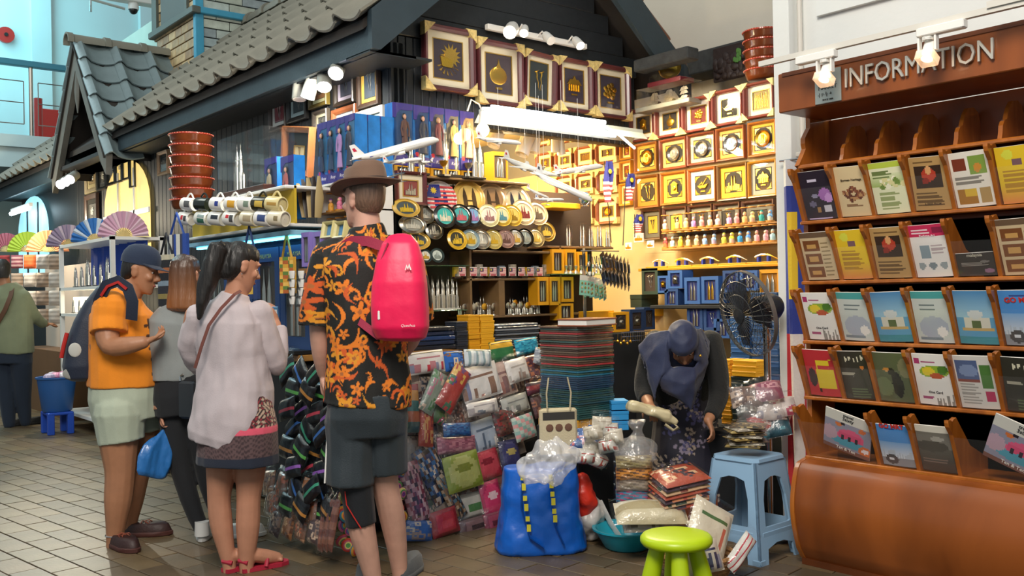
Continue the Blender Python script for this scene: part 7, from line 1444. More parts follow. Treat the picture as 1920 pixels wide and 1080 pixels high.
for i in range(14): P = pY(1102+(i % 7)*4.2, 480+(i//7)*12+RNG.uniform(-4, 4), 4.58+.02*(i % 3)); o = thing('key_ring', '%s strapped metal key ring in the hanging bunch, %s row, %s' % (['green', 'black', 'blue'][i % 3], ['upper', 'lower'][i//7], nth(i % 7, 7)), 'key ring', tuple(P), RNG.uniform(-.5, .5), 'key rings in the hanging bunch', ry=RNG.uniform(-.3, .3)); B().tube([(0, 0, 0), (.004, 0, -.05)], .003, 5).ob('strap', mat('soft '+['#1f6a4a', '#23252b', '#2c3c6a'][i % 3], ['#1f6a4a', '#23252b', '#2c3c6a'][i % 3], .5), o); B().lathe([(.009, 0), (.01, .02), (.004, .028)], 8, t=T((.004, 0, -.08))).ob('fob', PEWTER, o, True)
# blue boxes along the right wall
BB = [(1233, 517, 1252, 549, 'clock', GOLD, 'small blue window box with a golden ornament'), (1252, 507, 1279, 541, 'clock', None, 'blue window box with a copper ornament on top'), (1283, 520, 1312, 570, 'towers', None, 'tall blue window box with a silver tower'), (1315, 518, 1347, 569, 'towers', GOLD, 'tall blue window box with a golden tower'), (1246, 542, 1271, 574, 'towers', None, 'low dark blue window box under the ornament boxes'), (1355, 507, 1384, 548, 'keris', None, 'dark blue window box behind the fan'), (1387, 507, 1420, 545, 'towers', None, 'blue window box above the fan'), (1288, 572, 1317, 618, 'towers', None, 'dark blue box behind the headscarf, lower left'), (1319, 572, 1349, 620, 'keris', None, 'dark blue box behind the headscarf, lower middle'), (1338, 598, 1367, 634, 'towers', None, 'lowest blue window box right of the headscarf')]
for x0, y0, x1, y1, ins, im, nm in BB: c, w, h, rz = rect_on('X', 5.22, x0, y0, x1, y1); wbox((5.22, c[1], c[2]-h/2), w, .12, h, nm, '#2f5590' if 'dark' not in nm else '#223f70', ins, FX, 'blue window boxes on the right', panel='#1c2a6a', im=im, win=.17)
c, w, h, rz = rect_on('X', 5.24, 1424, 505, 1461, 556); wbox((5.24, c[1], c[2]-h/2), w, .12, h, 'large yellow window box by the pillar', '#c98a1c', 'towers', FX, panel='#a06a1c', win=.1)
c, w, h, rz = rect_on('X', 5.30, 1203, 503, 1233, 552); wbox((5.30, c[1], c[2]-h/2), w, .12, h, 'dark green window box left of the blue boxes', '#26382f', 'keris', FX)
def stackX(px0, px1, ytop, ybot, X, n, col, label, d=.14, grp=None):
    c, w, h, rz = rect_on('X', X, px0, ytop, px1, ybot); hh = h/n
    for i in range(n): crate((X+RNG.uniform(0, .008), c[1]+RNG.uniform(-.006, .006), c[2]-h/2+i*hh), w, d, hh*.97, label % (ORDT[n-1-i] if n-1-i < 12 else ['lowest', 'second from the bottom', 'third from the bottom', 'fourth from the bottom'][i]), col if isinstance(col, str) else col[i % len(col)], FX, grp)
stackX(1368, 1404, 594, 680, 5.06, 9, ['#2f5a92', '#28507f'], 'flat blue box in the left blue pile behind the fan, %s', .14, 'flat blue boxes'); stackX(1408, 1458, 548, 735, 5.02, 16, ['#2c4f80', '#27466f'], 'flat blue box in the tall blue pile by the pillar, %s', .14, 'flat blue boxes')
stackX(1351, 1369, 674, 800, 4.78, 16, [YB], 'flat yellow box in the tall narrow yellow pile, %s', .14, 'flat yellow boxes'); stackX(1371, 1416, 676, 706, 4.70, 3, ['#e0a41c'], 'yellow box on top of the dark green pile, %s', .14, 'yellow boxes on the green pile'); stackX(1370, 1415, 707, 800, 4.70, 8, ['#22332f', '#1d2c2a'], 'dark green box in the pile right of the stallholder, %s', .14, 'dark green boxes')
for nm, x0, x1, y0, y1, z in (('stand carrying the blue boxes along the right wall', 5.0, 5.5, 3.2, 4.72, pX(1410, 735, 5.02)[2]-.02), ('low stand carrying the yellow and green box piles', 4.68, 4.95, 3.4, 4.15, pX(1390, 800, 4.7)[2]-.01)): slabthing('low_stand', nm, 'stand', (x0, y0, 0), (x1, y1, z), TBW)
zz = pX(1300, 571, 5.22)[2]; slabthing('low_stand', 'raised board under the upper blue window boxes', 'shelf', (5.2, 3.25, zz-.03), (5.5, 4.75, zz-.004), TBW)
# ------------------------------------------------------------------ packets hanging on the two faces of the stall table
NF = np.array([0, -math.cos(.2), math.sin(.2)]); PF = (0, 4.33, 0); NL = np.array([-math.cos(.2), 0, math.sin(.2)]); PLf = (2.28, 0, 0)
def hang(face, cx, cy, w, h, rot, kind, cols, label, film=True, th=.018, out=0, nm='pouch', group=None, zipc=None, fabric=None):
    N, P0 = (NF, PF) if face == 'F' else (NL, PLf); c = pP(cx, cy, np.array(P0)+N*out, N); k = (c-CAM)@fwd/FPX
    W, H = w*k*(1.25 if face == 'F' else 1.45), h*k; rz = 0 if face == 'F' else FX
    Mw = T(tuple(c), rz) @ Matrix.Rotation(-.2, 4, 'X') @ Matrix.Rotation(math.radians(rot), 4, 'Y') @ Matrix.Translation((0, 0, H/2))
    return packet(Mw, W, H, th, label, kind, cols, film, nm, 'pouch', group, int(cx+cy), fabric, zipc)
W_ = '#dcd6d0'
FR = [(800, 679, 64, 42, -3, 'bottomprint', [W_, '#b87a80', '#8a8aa0', '#c8404a'], 'white zip pouch with town print standing on the table edge', 0), (851, 677, 34, 38, 0, 'flowers', ['#2460b0', '#8a5a3a', '#d8c8b0', '#17407a'], 'blue flowered zip pouch on the table edge', 0), (896, 671, 50, 32, 4, 'stripes', ['#c4ccd0', '#8aa0a4', '#d8dcd8'], 'pale striped pencil case on the table edge', 0), (941, 658, 44, 38, -4, 'bands', ['#1f5a34', '#2a6a3c', '#2a6a3c', '#c89a28', '#d0a430'], 'green and gold silk pouch on the table edge', 0), (987, 649, 44, 30, -5, 'speckle', ['#1f88a8', '#38a0b8', '#187090'], 'turquoise glitter pouch on the table edge', 0), (1017, 671, 32, 32, 22, 'speckle', ['#9aa0a8', '#b4b8bc', '#848a94'], 'silver grey pouch lying on the brown batik packets', 0),
 (1042, 682, 52, 48, -24, 'flowers', ['#6a4038', '#8a5a4a', '#d0b8a0'], 'brown batik packet on top of the batik pile', 1), (1046, 700, 50, 36, -20, 'bands', ['#5a3a38', '#8a6858'], 'second brown batik packet of the pile', 1), (1040, 714, 48, 30, -18, 'bands', ['#6a4450', '#a08068'], 'lowest brown batik packet of the pile', 1), (998, 690, 40, 48, -9, 'speckle', ['#5a3040', '#6a3c48', '#4a2838', '#b06a4a'], 'purple glitter pouch with orange edge', 1), (1008, 726, 44, 24, -5, 'bands', ['#5a2838', '#8a2c34', '#3a2030'], 'stack of dark red pouches under the glitter pouch', 1),
 (970, 694, 42, 44, -10, 'bottomprint', [W_, '#b0a8a0', '#a08a80'], 'small white printed purse beside the beige pouch', 1), (938, 712, 54, 64, -11, 'bottomprint', ['#c8aca0', '#8a6a6a', '#6a7a90', '#b07a70'], 'beige pink printed pouch among white ones', 1), (900, 716, 74, 64, -9, 'bottomprint', ['#dcd8d4', '#8a6a5a', '#7a80a0', '#c08a80'], 'large white pouch printed with towers', 1), (905, 764, 58, 26, -4, 'bottomprint', [W_, '#a8a0a0', '#8a9098'], 'white pouch stack below the large tower pouch', 1), (966, 758, 52, 34, -9, 'bottomprint', ['#b0b0a8', '#7a7a78', W_], 'grey white wrapped purse below the beige pouch', 1),
 (812, 735, 26, 86, 34, 'flowers', ['#8a9a8a', '#b06a80', '#4a7a4a', '#d8c0a8'], 'pastel floral fan sleeve slanting down', 1), (850, 728, 32, 94, 40, 'flowers', ['#a83a34', '#5a3a7a', '#d0a850', '#3a6a4a'], 'red and gold floral fan sleeve slanting down', 1), (828, 764, 30, 64, 30, 'flowers', ['#4a6a3a', '#a84a5a', '#c8b080'], 'green floral fan sleeve below the red one', 1), (1034, 751, 34, 50, -16, 'flowers', ['#c0c8c8', '#c85030', '#4a88a8'], 'white sleeve with orange flowers', 1), (1064, 745, 32, 46, -22, 'flowers', ['#2c3438', '#58a0c0', '#c04a30', '#d8d0c8'], 'dark sleeve with blue star flowers', 1), (1010, 760, 26, 44, -10, 'flowers', ['#5a3a3c', '#a06a50', '#8a4a4a'], 'brown flowered sleeve under the stacks', 1),
 (948, 791, 44, 48, -9, 'speckle', ['#4a302c', '#6a4438', '#8a2c2c', '#5a3a34'], 'brown glitter pouch with a red edge', 1), (983, 801, 42, 46, -9, 'check', ['#b8c8bc', '#d89a9a', '#8ab0a8'], 'mint and pink patterned pouch', 1), (908, 815, 48, 60, -9, 'bottomprint', ['#a8b4c4', '#5a6a80', W_], 'pale blue printed pouch above the red purse', 1), (856, 834, 70, 32, 3, 'speckle', ['#a05a70', '#b87a88', '#8a4a60'], 'rose pink sequin clutch above the olive purse', 1), (857, 806, 50, 26, 4, 'speckle', ['#2a5a98', '#3a78b0', '#204880'], 'blue sequin clutch above the rose pink one', 1),
 (774, 765, 22, 92, 6, 'bands', ['#3a5a5a', '#a85a3a', '#2a6a6a', '#c08a4a', '#8a3a4a'], 'teal and rust striped bottle sleeve', 1), (799, 795, 26, 84, 10, 'flowers', ['#b04a3a', '#8a2a30', '#d09a60'], 'red brown flowered bottle sleeve', 1), (868, 884, 66, 68, -6, 'oval', ['#8a9a3a', '#b0b46a', '#7a8430'], 'olive green round shoulder purse', 1), (912, 871, 50, 56, -9, 'oval', ['#b03040', '#c84a58', '#8a2434'], 'red satin purse between the olive and navy ones', 1), (956, 853, 38, 56, -2, 'oval', ['#2c2c50', '#3a3a68', '#b0a060'], 'navy satin purse beside the blue bag', 1),
 (776, 922, 38, 112, -8, 'speckle', ['#6a3a5a', '#b88a98', '#3a3040', '#d0b0b8', '#8a3a50'], 'pink sequin phone strap purse', 1), (814, 888, 44, 112, -22, 'speckle', ['#1f3a6a', '#16181c', '#c8b8a8', '#3a70a8', '#6a4a3a'], 'blue and bronze sequin strip purse', 1), (846, 930, 26, 92, -22, 'speckle', ['#2a2428', '#7a5a3a', '#b09a80', '#4a6a7a'], 'dark bronze sequin strip purse', 1), (833, 979, 50, 48, -6, 'window', ['#8a1f2c', '#a82c3a', '#b84048'], 'dark red wrapped purse near the floor', 1), (884, 948, 58, 48, -4, 'window', ['#8a8a84', '#b8b8b0', '#4a7a4a'], 'silver wrapped purse with elephants', 1), (922, 936, 38, 68, -7, 'oval', ['#a82454', '#c83a68', '#e0c0c8'], 'magenta wrapped purse beside the blue bag', 1), (786, 995, 46, 38, 10, 'flowers', ['#2a5aa0', '#8a7a78', '#b8b0a8'], 'blue paisley purse lowest on the left', 1), (757, 950, 28, 84, -4, 'speckle', ['#5a2c3a', '#a87a6a', '#2c2428'], 'maroon sequin strip purse behind the leg', 1), (890, 985, 56, 30, -4, 'window', ['#5a4448', '#7a6064', '#3a2c30'], 'dull brown wrapped purse at the bottom edge', 1), (925, 978, 34, 34, -4, 'window', ['#7a3048', '#94405a', '#5a2438'], 'plum wrapped purse at the bottom edge', 1)]
for i, f in enumerate(FR): hang('F', *f[:8], film=bool(f[8]), out=.03*(i % 3)+(.05 if f[1] < 780 else .02), th=.022 if f[8] else .03, group='pouches on the stall front', zipc=None if f[8] else '#b0a890')
# under layer filling the slanted face, seen between the pouches
for r in range(5):
    for k in range(8): cl = ['#5a3a3c', '#3a3c48', '#7a6a60', '#4a5a50', '#8a5a50', '#2c3040', '#8a8078'][(r*3+k*5) % 7]; hang('F', 775+k*27, 730+r*58+(k % 2)*8-k*4, 34, 56, (k*37+r*19) % 21-12, ['bands', 'speckle', 'flowers'][(r+k) % 3], [cl, '#a89488', '#5a4a48'], 'back layer wrapped pouch, %s row, %s' % (['top', 'second', 'third', 'fourth', 'bottom'][r], nth(k, 8)), True, .015, 0, group='back layer pouches')
# round rainbow coin purses in two strings
RB = ['#d84a3a', '#e0a03a', '#3a8aa0', '#8a4a9a', '#d87a9a', '#5aa05a', '#e0d080', '#c85a78']
for k in range(30):
    s = k % 2; j = k//2
    cx, cy = ((735+9*(j % 3)+RNG.uniform(-3, 3), 772+j*14) if s else (641+11*(j % 3)+RNG.uniform(-4, 4), 905+j*9))
    c = pP(cx, cy, np.array(PF)+NF*(.07+.02*(j % 3)), NF); o = thing('coin_purse', 'round rainbow coin purse, %s down the string %s the tall man' % (ORDT[j].replace(' from the top', '') if j < 12 else ['thirteenth', 'fourteenth', 'lowest'][j-12], ['left of', 'right of'][s]), 'coin purse', tuple(c), RNG.uniform(-.6, .6), 'coin purses %s of the tall man' % ['left', 'right'][s], rx=PI/2+RNG.uniform(-.5, .5)); r = .034
    b = B(); pr = [(.001, -.012), (r*.35, -.015), (r*.55, -.014), (r*.75, -.011), (r, -.003), (r, .003), (r*.75, .011), (r*.55, .014), (r*.35, .015), (.001, .012)]; b.lathe(pr, 16, [RB[(j+q) % 8] for q in (0, 1, 2, 3, 4, 3, 2, 1, 0)]+[RB[0]], cap=False); b.ob('purse_disc', VCF, o, True)
# black sequin purses on the left face
SQ = ['#14151a', '#101216', '#1c2226']; GL_ = ['#3a8a70', '#8a5ab0', '#b07a3a', '#3a6ab0', '#a83a4a', '#58a050']
for r in range(8):
    for k in range(4):
        cx, cy = 538+k*26+(r % 2)*12-max(0, r-5)*6, 695+r*36+k*4; g = GL_[(r*5+k*3) % 6]
        hang('L', cx, cy, 40, 42, [-38, 22, -15, 40, 5, -28][(r*4+k*3) % 6], 'bands', [SQ[r % 3], SQ[r % 3], g, SQ[(r+1) % 3], SQ[r % 3], SQ[0]], 'black purse with a sequin band, %s of the left face, %s' % (['top row', 'second row', 'third row', 'fourth row', 'fifth row', 'sixth row', 'seventh row', 'lowest row'][r], nth(k, 4)), False, .02, .02+.03*((r+k) % 3), group='black sequin purses', fabric=mat('black satin', attr=True, rough=.3, bump=.3, bs=30))
AM = [['#8a5a34', '#c09a70', '#5a3420'], ['#6a4a38', '#b0886a', '#a85a3a'], ['#4a3a3c', '#8a7060', '#c0a890']]
for r in range(3):
    for k in range(4): hang('L', 505+k*24+r*6, 905+r*38+k*5, 28, 46, (k*13+r*7) % 15-7, 'flowers', AM[(r+k) % 3], 'amber brown wrapped purse low on the left face, row %s, %s' % (['one', 'two', 'three'][r], nth(k, 4)), True, .02, .04, group='amber wrapped purses')
for k in range(3): hang('L', 608+k*9, 985, 13, 96, 2, 'bands', ['#6a3a30', '#8a5a48'], 'long brown wrapped sleeve at the table corner, %s' % nth(k, 3), True, .02, .05, group='long brown sleeves')
# flat packets and small goods lying on the left table top
TC = [['#8a8070', '#c8c0b0'], ['#b8703a', '#e0d0c0'], ['#3a4a58', '#9aa8b0'], ['#c8b8a8', '#a04a3a']]
for k in range(18):
    px, py = 500+(k % 6)*22+(k//6)*4, 606+(k//6)*24; P = pz(px, py, .975+.012*(k % 3)); packet(T(tuple(P), -.6+RNG.uniform(-.6, .6)) @ Matrix.Rotation(-1.45, 4, 'X'), .10, .14, .012, 'flat wrapped trinket packet on the left table, %s row, %s' % (['far', 'middle', 'near'][k//6], nth(k % 6, 6)), 'bottomprint', TC[k % 4]+['#5a5048'], True, 'trinket_packet', 'packet', 'trinket packets on the left table', k)
for k, (px, py, cl, nm) in enumerate(((531, 640, '#9ac020', 'lime green'), (560, 648, '#c02c38', 'red'))): P = pz(px, py, 1.0); o = thing('scissors', 'small %s handled scissors on the left table' % nm, 'scissors', tuple(P), .4, rx=1.0); b = B(); [b.tube([(s*.018+.014*math.cos(a), 0, .022*math.sin(a)) for a in np.linspace(0, 2*PI, 14)], .005, 6) for s in (-1, 1)]; b.ob('handles', mat('soft '+cl, cl, .4), o, True); B().prism([(-.006, -.02), (.006, -.02), (.0, -.1)], -.002, .002).ob('blades', CHROME, o)
# ------------------------------------------------------------------ floor goods in front of the stallholder
def blob(loc, r, label, m, name='plastic_bag', cat='bag', wr=.02, ws=9, seed=0, vox=.008, rz=0, parent=None):
    o = parent or thing(name, label, cat, tuple(loc), rz); b = B().ell((0, 0, r[2]), r, 20, 14, t=T((0, 0, 0))); return o, remesh(b, 'sack', vox, 1, wr, ws, (1, 1, 1), m=m, parent=o)
CLEAR = glass('clear bag film', gl=.10, op=.10, rough=.15, body=(.85, .82, .8), bump=1, bs=30); MILK = glass('milky bag film', gl=.12, op=.28, rough=.2, body=(.86, .86, .88), bump=1, bs=25)
# blue shopping bag
P = pz(1015, 1030, 0); o = thing('shopping_bag', 'large blue tarpaulin shopping bag with yellow dashed straps on the floor', 'bag', tuple(P), -.62)
b = B(); R = []
for z, w, d in ((0, .225, .13), (.02, .235, .14), (.1, .22, .14), (.22, .205, .13), (.34, .195, .115), (.42, .19, .10), (.43, .185, .095)):
    aa = np.arange(28)*2*PI/28; R.append(np.stack([np.sign(np.cos(aa))*np.abs(np.cos(aa))**.5*w, np.sign(np.sin(aa))*np.abs(np.sin(aa))**.6*d, np.full(28, z)], 1))
b.loft(R); TARP = mat('blue tarpaulin', '#0f5ec2', .32, coat=.25, bump=.5, bs=14); remesh(b, 'sack', .007, 2, .012, 8, (1, 1, 1), m=TARP, parent=o)
for s, x0 in ((-1, -.10), (1, .04)):
    pts = [(x0, -.125, .40), (x0+s*.0, -.138, .28), (x0+.02*s, -.15, .15), (x0+.06, -.155, .06)]; pts = pts if s > 0 else [(x0, -.12, .40), (x0-.01, -.14, .25), (x0+.03, -.15, .1), (x0+.1, -.16, .05)]
    stp = B().tube(pts, .017, 8, flat=.25, t=None).ob('strap', mat('blue strap', '#0c4ea8', .4), o, True); b = B()
    for k in range(6): q = np.array(pts[0])*(1-k/6)+np.array(pts[2])*(k/6); b.box((q[0]-.010, q[1]-.020, q[2]-.016), (q[0]+.010, q[1]-.014, q[2]+.008+.01*(k % 2)))
    b.ob('yellow_dash', mat('strap yellow', '#d8cc3a', .5), stp)
blob(pD(1030, 905, 4.5), (.155, .11, .095), 'crumpled milky plastic bag stuffed into the blue shopping bag', MILK, wr=.05, ws=11)
# red and white bag, canvas tote
P = pz(1118, 1018, 0); o, _ = blob((P[0], P[1]+.05, 0), (.085, .08, .13), 'white plastic bag with a red cloth beside the blue bag', mat('white bag film', '#cfc9c4', .4, bump=.6, bs=25, coat=.3), wr=.03)
b = B().ell((-.05, -.02, .25), (.06, .06, .12), 16, 12); remesh(b, 'red_cloth', .008, 1, .02, 10, (1, 1, 1), m=mat('red film', '#d8321f', .4, bump=.5, bs=25), parent=o); B().tube([(.02, -.06, .22), (.06, -.10, .1), (.10, -.13, .02), (.16, -.10, .03), (.17, -.04, .12)], .02, 8, flat=.3).ob('handle', mat('white bag film'), o, True)
P = pD(1048, 798, 4.95); o = thing('canvas_tote', 'cream canvas tote bag with black print behind the milky bag', 'bag', tuple(P), -.5); B().box((-.10, 0, -.16), (.10, .04, .09), ch=.012).ob('tote_body', mat('cream canvas', '#c8bb9a', .9, bump=.3, bs=150), o); B().box((-.085, -.002, .03), (.085, .0, .07)).ob('print', mat('dark print'), o); b = B(); [b.ell((x, -.003, -.01), (.02, .003, .02), 10, 6) for x in (-.05, .0, .05)]; b.ob('print', mat('brown print', '#6a4a3a', .8), o); [B().tube([(s*.06, -.0, .08), (s*.065, -.01, .17), (s*.05, 0, .25)], .012, 8, flat=.3).ob('handle', mat('cream canvas'), o, True) for s in (-1, 1)]
# basin with wrapped cloth
P = pz(1195, 1036, 0); bs_ = thing('basin', 'round turquoise plastic basin on the floor', 'basin', (P[0]+.03, P[1]+.10, 0)); TQ = mat('turquoise plastic', '#1f9ab0', .35)
B().lathe([(.10, 0), (.115, .01), (.165, .095), (.178, .098), (.178, .106), (.160, .104), (.105, .012), (.001, .008)], 32).ob('bowl', TQ, bs_, True)
bx = (P[0]+.03, P[1]+.10)
def pk(px, py, D, w, h, d, cols, label, kind='bottomprint', rz=-.65, rx=-1.3, film=True, nm='wrapped_cloth', cat='packet', ry=0): return packet(Matrix.Translation(Vector(pD(px, py, D))) @ Matrix.Rotation(rz, 4, 'Z') @ Matrix.Rotation(ry, 4, 'Y') @ Matrix.Rotation(rx, 4, 'X') @ Matrix.Translation((0, 0, h/2)), w, h, d, label, kind, cols, film, nm, cat, None, int(px), None)
pk(1220, 963, 4.55, .34, .16, .05, ['#cfc2a0', '#b0a078', '#ddd4bc'], 'long cream cloth packet lying across the basin', 'bands', ry=.02, rx=-1.15); pk(1205, 980, 4.58, .20, .14, .03, ['#9a9488', '#c8c2b4', '#6a6458'], 'grey printed packet under the cream one', rx=-1.15)
for k in range(7): pk(1268+k*.8, 936-k*7.5, 4.62, .24, .20, .02, [['#a8452c', '#d8b088', '#3a2c3a'], ['#c8a078', '#7a3a2c', '#3a4a3a'], ['#3a2430', '#c07a50', '#a8443a']][k % 3], 'folded batik cloth in the wrapped pile, %s' % ORDT[6-k], 'flowers', rz=-.35, rx=-1.35, ry=-.12)
pc = [('#2a7a9a', '#b03a6a', 'blue'), ('#8a7a68', '#6a5a4c', 'brown'), ('#c07a1c', '#5a3410', 'orange'), ('#a09060', '#7a6a44', 'olive')]
for k, (c1, c2, nm) in enumerate(pc): pk(1189, 930-k*21, 4.7, .18, .07, .06, [c1, c2, c1], '%s brocade purse in the bagged pile, %s' % (nm, ORDT[3-k]), 'scales', rx=-.15, nm='brocade_purse', cat='purse')
blob(pD(1195, 875, 4.72), (.12, .10, .075), 'clear plastic bag knotted over the brocade purses', CLEAR, wr=.03)
b = B(); q0 = pD(1195, 850, 4.72); o = thing('bag_neck', 'twisted clear plastic bag neck above the brocade purses', 'bag', tuple(q0)); b.tube([(0, 0, -.03), (0, 0, .05), (.01, .0, .11), (.0, 0, .16)], [.10, .06, .025, .05], 16); remesh(b, 'film', .008, 1, .012, 14, (1, 1, .4), m=CLEAR, parent=o)
WP = [(1112, 812, 30), (1140, 806, 28), (1108, 838, 32), (1140, 835, 34), (1128, 795, 32), (1120, 862, 30), (1150, 820, 26), (1098, 855, 26)]
for k, (px, py, w) in enumerate(WP): pk(px, py, 4.8+.03*(k % 3), .10, .075, .05, [['#cfc6b4', '#b0a490', '#dcd6c8'], ['#c8c4bc', '#a84a40', '#d8d4cc']][k % 2], 'small off white wrapped pouch in the heap beside the placemats, %s' % nth(sorted(WP).index((px, py, w)), 8), rx=-.3+.2*(k % 3), rz=-.6+.5*(k % 3)-.4, ry=.3*(k % 3)-.2)
for k in range(3): pk(1085+k*24, 826-k*6, 5.0, .16, .11, .03, [['#2a5a9a', '#c8d0d8', '#b84a50'], ['#3a6ab0', '#d8a8b0', '#e0d8d0']][k % 2], 'blue printed souvenir towel below the placemats, %s' % nth(k, 3), 'flowers', rx=-.6, nm='souvenir_towel')
for k in range(3): crate(tuple(pD(1163, 800-k*19, 5.3)-np.array([0, 0, .02])), .10, .14, .05, 'bright blue box behind the white heap, %s' % ORDT[2-k], '#2a90d0', -.6, 'bright blue boxes')
hs = thing('heap_stand', 'dark crate under the heap of small goods', 'stand', (3.75, 3.9, 0)); B().box((-.12, -.08, 0), (.36, .28, .42), ch=.005).ob('crate_body', TBW, hs)
# beige bag in the stallholder's hand
P = pD(1222, 772, 4.98); o = thing('cream_pouch', 'cream vinyl bags held by the stallholder', 'bag', tuple(P), -.7); b = B().box((-.13, -.06, -.02), (.10, .06, .03), ch=.01, t=T(ry=.25)); b.box((-.02, -.05, -.01), (.14, .05, .03), ch=.01, t=T((0, -.02, .0), ry=.5, rz=.2)); remesh(b, 'sack', .006, 2, .012, 12, (1, 1, 1), m=mat('cream vinyl', '#cdbf98', .35, coat=.4), parent=o); B().tube([(.10, -.02, -.05), (.13, -.04, -.08), (.10, -.06, -.09), (.06, -.05, -.06)], .012, 8, flat=.4).ob('handle', mat('cream vinyl'), o, True)
# orange handbag
P = pD(1300, 935, 4.8); o = thing('orange_handbag', 'orange handbag half hidden behind the blue stool', 'handbag', tuple(P), -.6); ORM = mat('orange leather', '#d8661a', .4, coat=.3); b = B().box((-.12, -.05, -.13), (.12, .06, .05), ch=.03); remesh(b, 'bag_body', .008, 3, .004, m=ORM, parent=o); B().tube([(-.06, 0, .03), (-.05, -.01, .12), (-.01, -.02, .165), (.04, -.01, .12), (.06, 0, .03)], .011, 8).ob('handle', ORM, o, True)
# blue plastic stool
SB = mat('light blue plastic', '#8fb2d0', .38, var=.03); Q = pD(1404, 900, 4.76); st = thing('plastic_stool', 'tall light blue plastic stool with arched side openings', 'stool', (Q[0], Q[1], 0), math.radians(2)); tw, bw, H = .125, .185, .495
b = B(); pts = lambda w, c: np.array([(x*w, y*w) for x, y in ((-1+c, -1), (1-c, -1), (1, -1+c), (1, 1-c), (1-c, 1), (-1+c, 1), (-1, 1-c), (-1, -1+c))]); b.loft([np.concatenate([pts(w, .22), np.full((8, 1), z)], 1) for w, z in ((.128, H-.03), (.135, H-.02), (.132, H-.004), (.122, H), (.10, H-.004), (.02, H-.004))]); b.ob('seat', SB, st, True, sharp=40)
for q in range(4):
    def W(z): return bw+(tw-bw)*z/H
    outer = [(-W(0), 0), (-W(0)+.07, 0), (-W(.05)+.075, .07), (-.03, .09), (.03, .09), (W(.05)-.075, .07), (W(0)-.07, 0), (W(0), 0), (W(.25), .25), (W(H-.02), H-.02), (.04, H-.02), (-.04, H-.02), (-W(H-.02), H-.02), (-W(.25), .25)]
    inner = [(-.105, .175), (-.09, .17), (-.06, .17), (-.02, .17), (.02, .17), (.06, .17), (.09, .17), (.105, .175), (.095, .30), (.07, .385), (.02, .40), (-.02, .40), (-.07, .385), (-.095, .30)]
    V = []; 
    for off in (0, .012):
        for L_p in (outer, inner): V += [(x, -W(z)+off, z) for x, z in L_p]
    n = 14; F = []
    for i in range(n): j = (i+1) % n; F += [(i, j, n+j, n+i), (2*n+j, 2*n+i, 3*n+i, 3*n+j), (n+i, n+j, 3*n+j, 3*n+i), (j, i, 2*n+i, 2*n+j)]
    B().raw(V, F).ob('side_panel', SB, st, t=T(rz=q*PI/2)); B().box((-W(.16)+.03, -W(.16)-.004, .125), (W(.16)-.03, -W(.16)+.006, .15), ch=.003).ob('rib', SB, st, t=T(rz=q*PI/2)); x = W(.03); B().box((-x-.004, -x-.004, 0), (-x+.045, -x+.045, .03), ch=.006).ob('foot', SB, st, t=T(rz=q*PI/2))
for k in range(9):
    pk(1395+(k % 3)*4, 834-k*4.5, 4.72, .17, .12, .010, [['#8a7440', '#c8b070', '#4a4034'], ['#b8b0a0', '#8a8274', '#d8d0c0'], ['#5a4a38', '#a08a58', '#2c2824']][k % 3], 'wrapped card in the pile on the blue stool, %s' % ORDT[8-k], 'speckle', rz=-.7+.25*((k*5) % 4-1.5), rx=-1.5, nm='wrapped_card', cat='card')
for k, (px, py, c1, c2, nm) in enumerate(((1435, 735, '#8a4a60', '#c09098', 'rose'), (1400, 745, '#6a5a54', '#b09a88', 'taupe'), (1425, 790, '#b83a34', '#e0c8c0', 'red'), (1450, 800, '#2a5a6a', '#4a8a98', 'teal'), (1440, 770, '#c8c4c0', '#8a8a98', 'silver'), (1405, 765, '#4a4a44', '#8a8a80', 'grey'), (1462, 765, '#c8c0bc', '#a84a60', 'white pink'))): pk(px, py, 4.95, .17, .12, .04, [c1, c2, c1], '%s wrapped cloth in the heap below the fan' % nm, 'flowers', rz=-.9+.3*(k % 3), rx=-.8+.3*(k % 2), ry=.2*(k % 3)-.2)
blob(pD(1432, 800, 4.98)-np.array([0, 0, .06]), (.17, .12, .13), 'big clear plastic sack around the wrapped cloths below the fan', CLEAR, wr=.04); slabthing('low_stand', 'dark box supporting the sack below the fan', 'stand', (4.28, 3.18, 0), (4.62, 3.5, .52), TBW)
# green children's stool
GR = mat('lime green plastic', '#b4cf10', .35, var=.03); Q = pD(1268, 1010, 4.0); gs = thing('round_stool', 'round lime green plastic stool in the foreground', 'stool', (Q[0], Q[1], 0), .3)
B().lathe([(.001, .295), (.12, .297), (.140, .292), (.150, .280), (.151, .265), (.142, .252), (.12, .246), (.02, .246)], 40).ob('seat', GR, gs, True, sharp=60)
for k in range(4): a = k*PI/2+.55; B().tube([(.075*math.cos(a), .075*math.sin(a), .255), (.105*math.cos(a), .105*math.sin(a), .13), (.13*math.cos(a), .13*math.sin(a), 0)], [.033, .038, .043], 18).ob('leg', GR, gs, True)
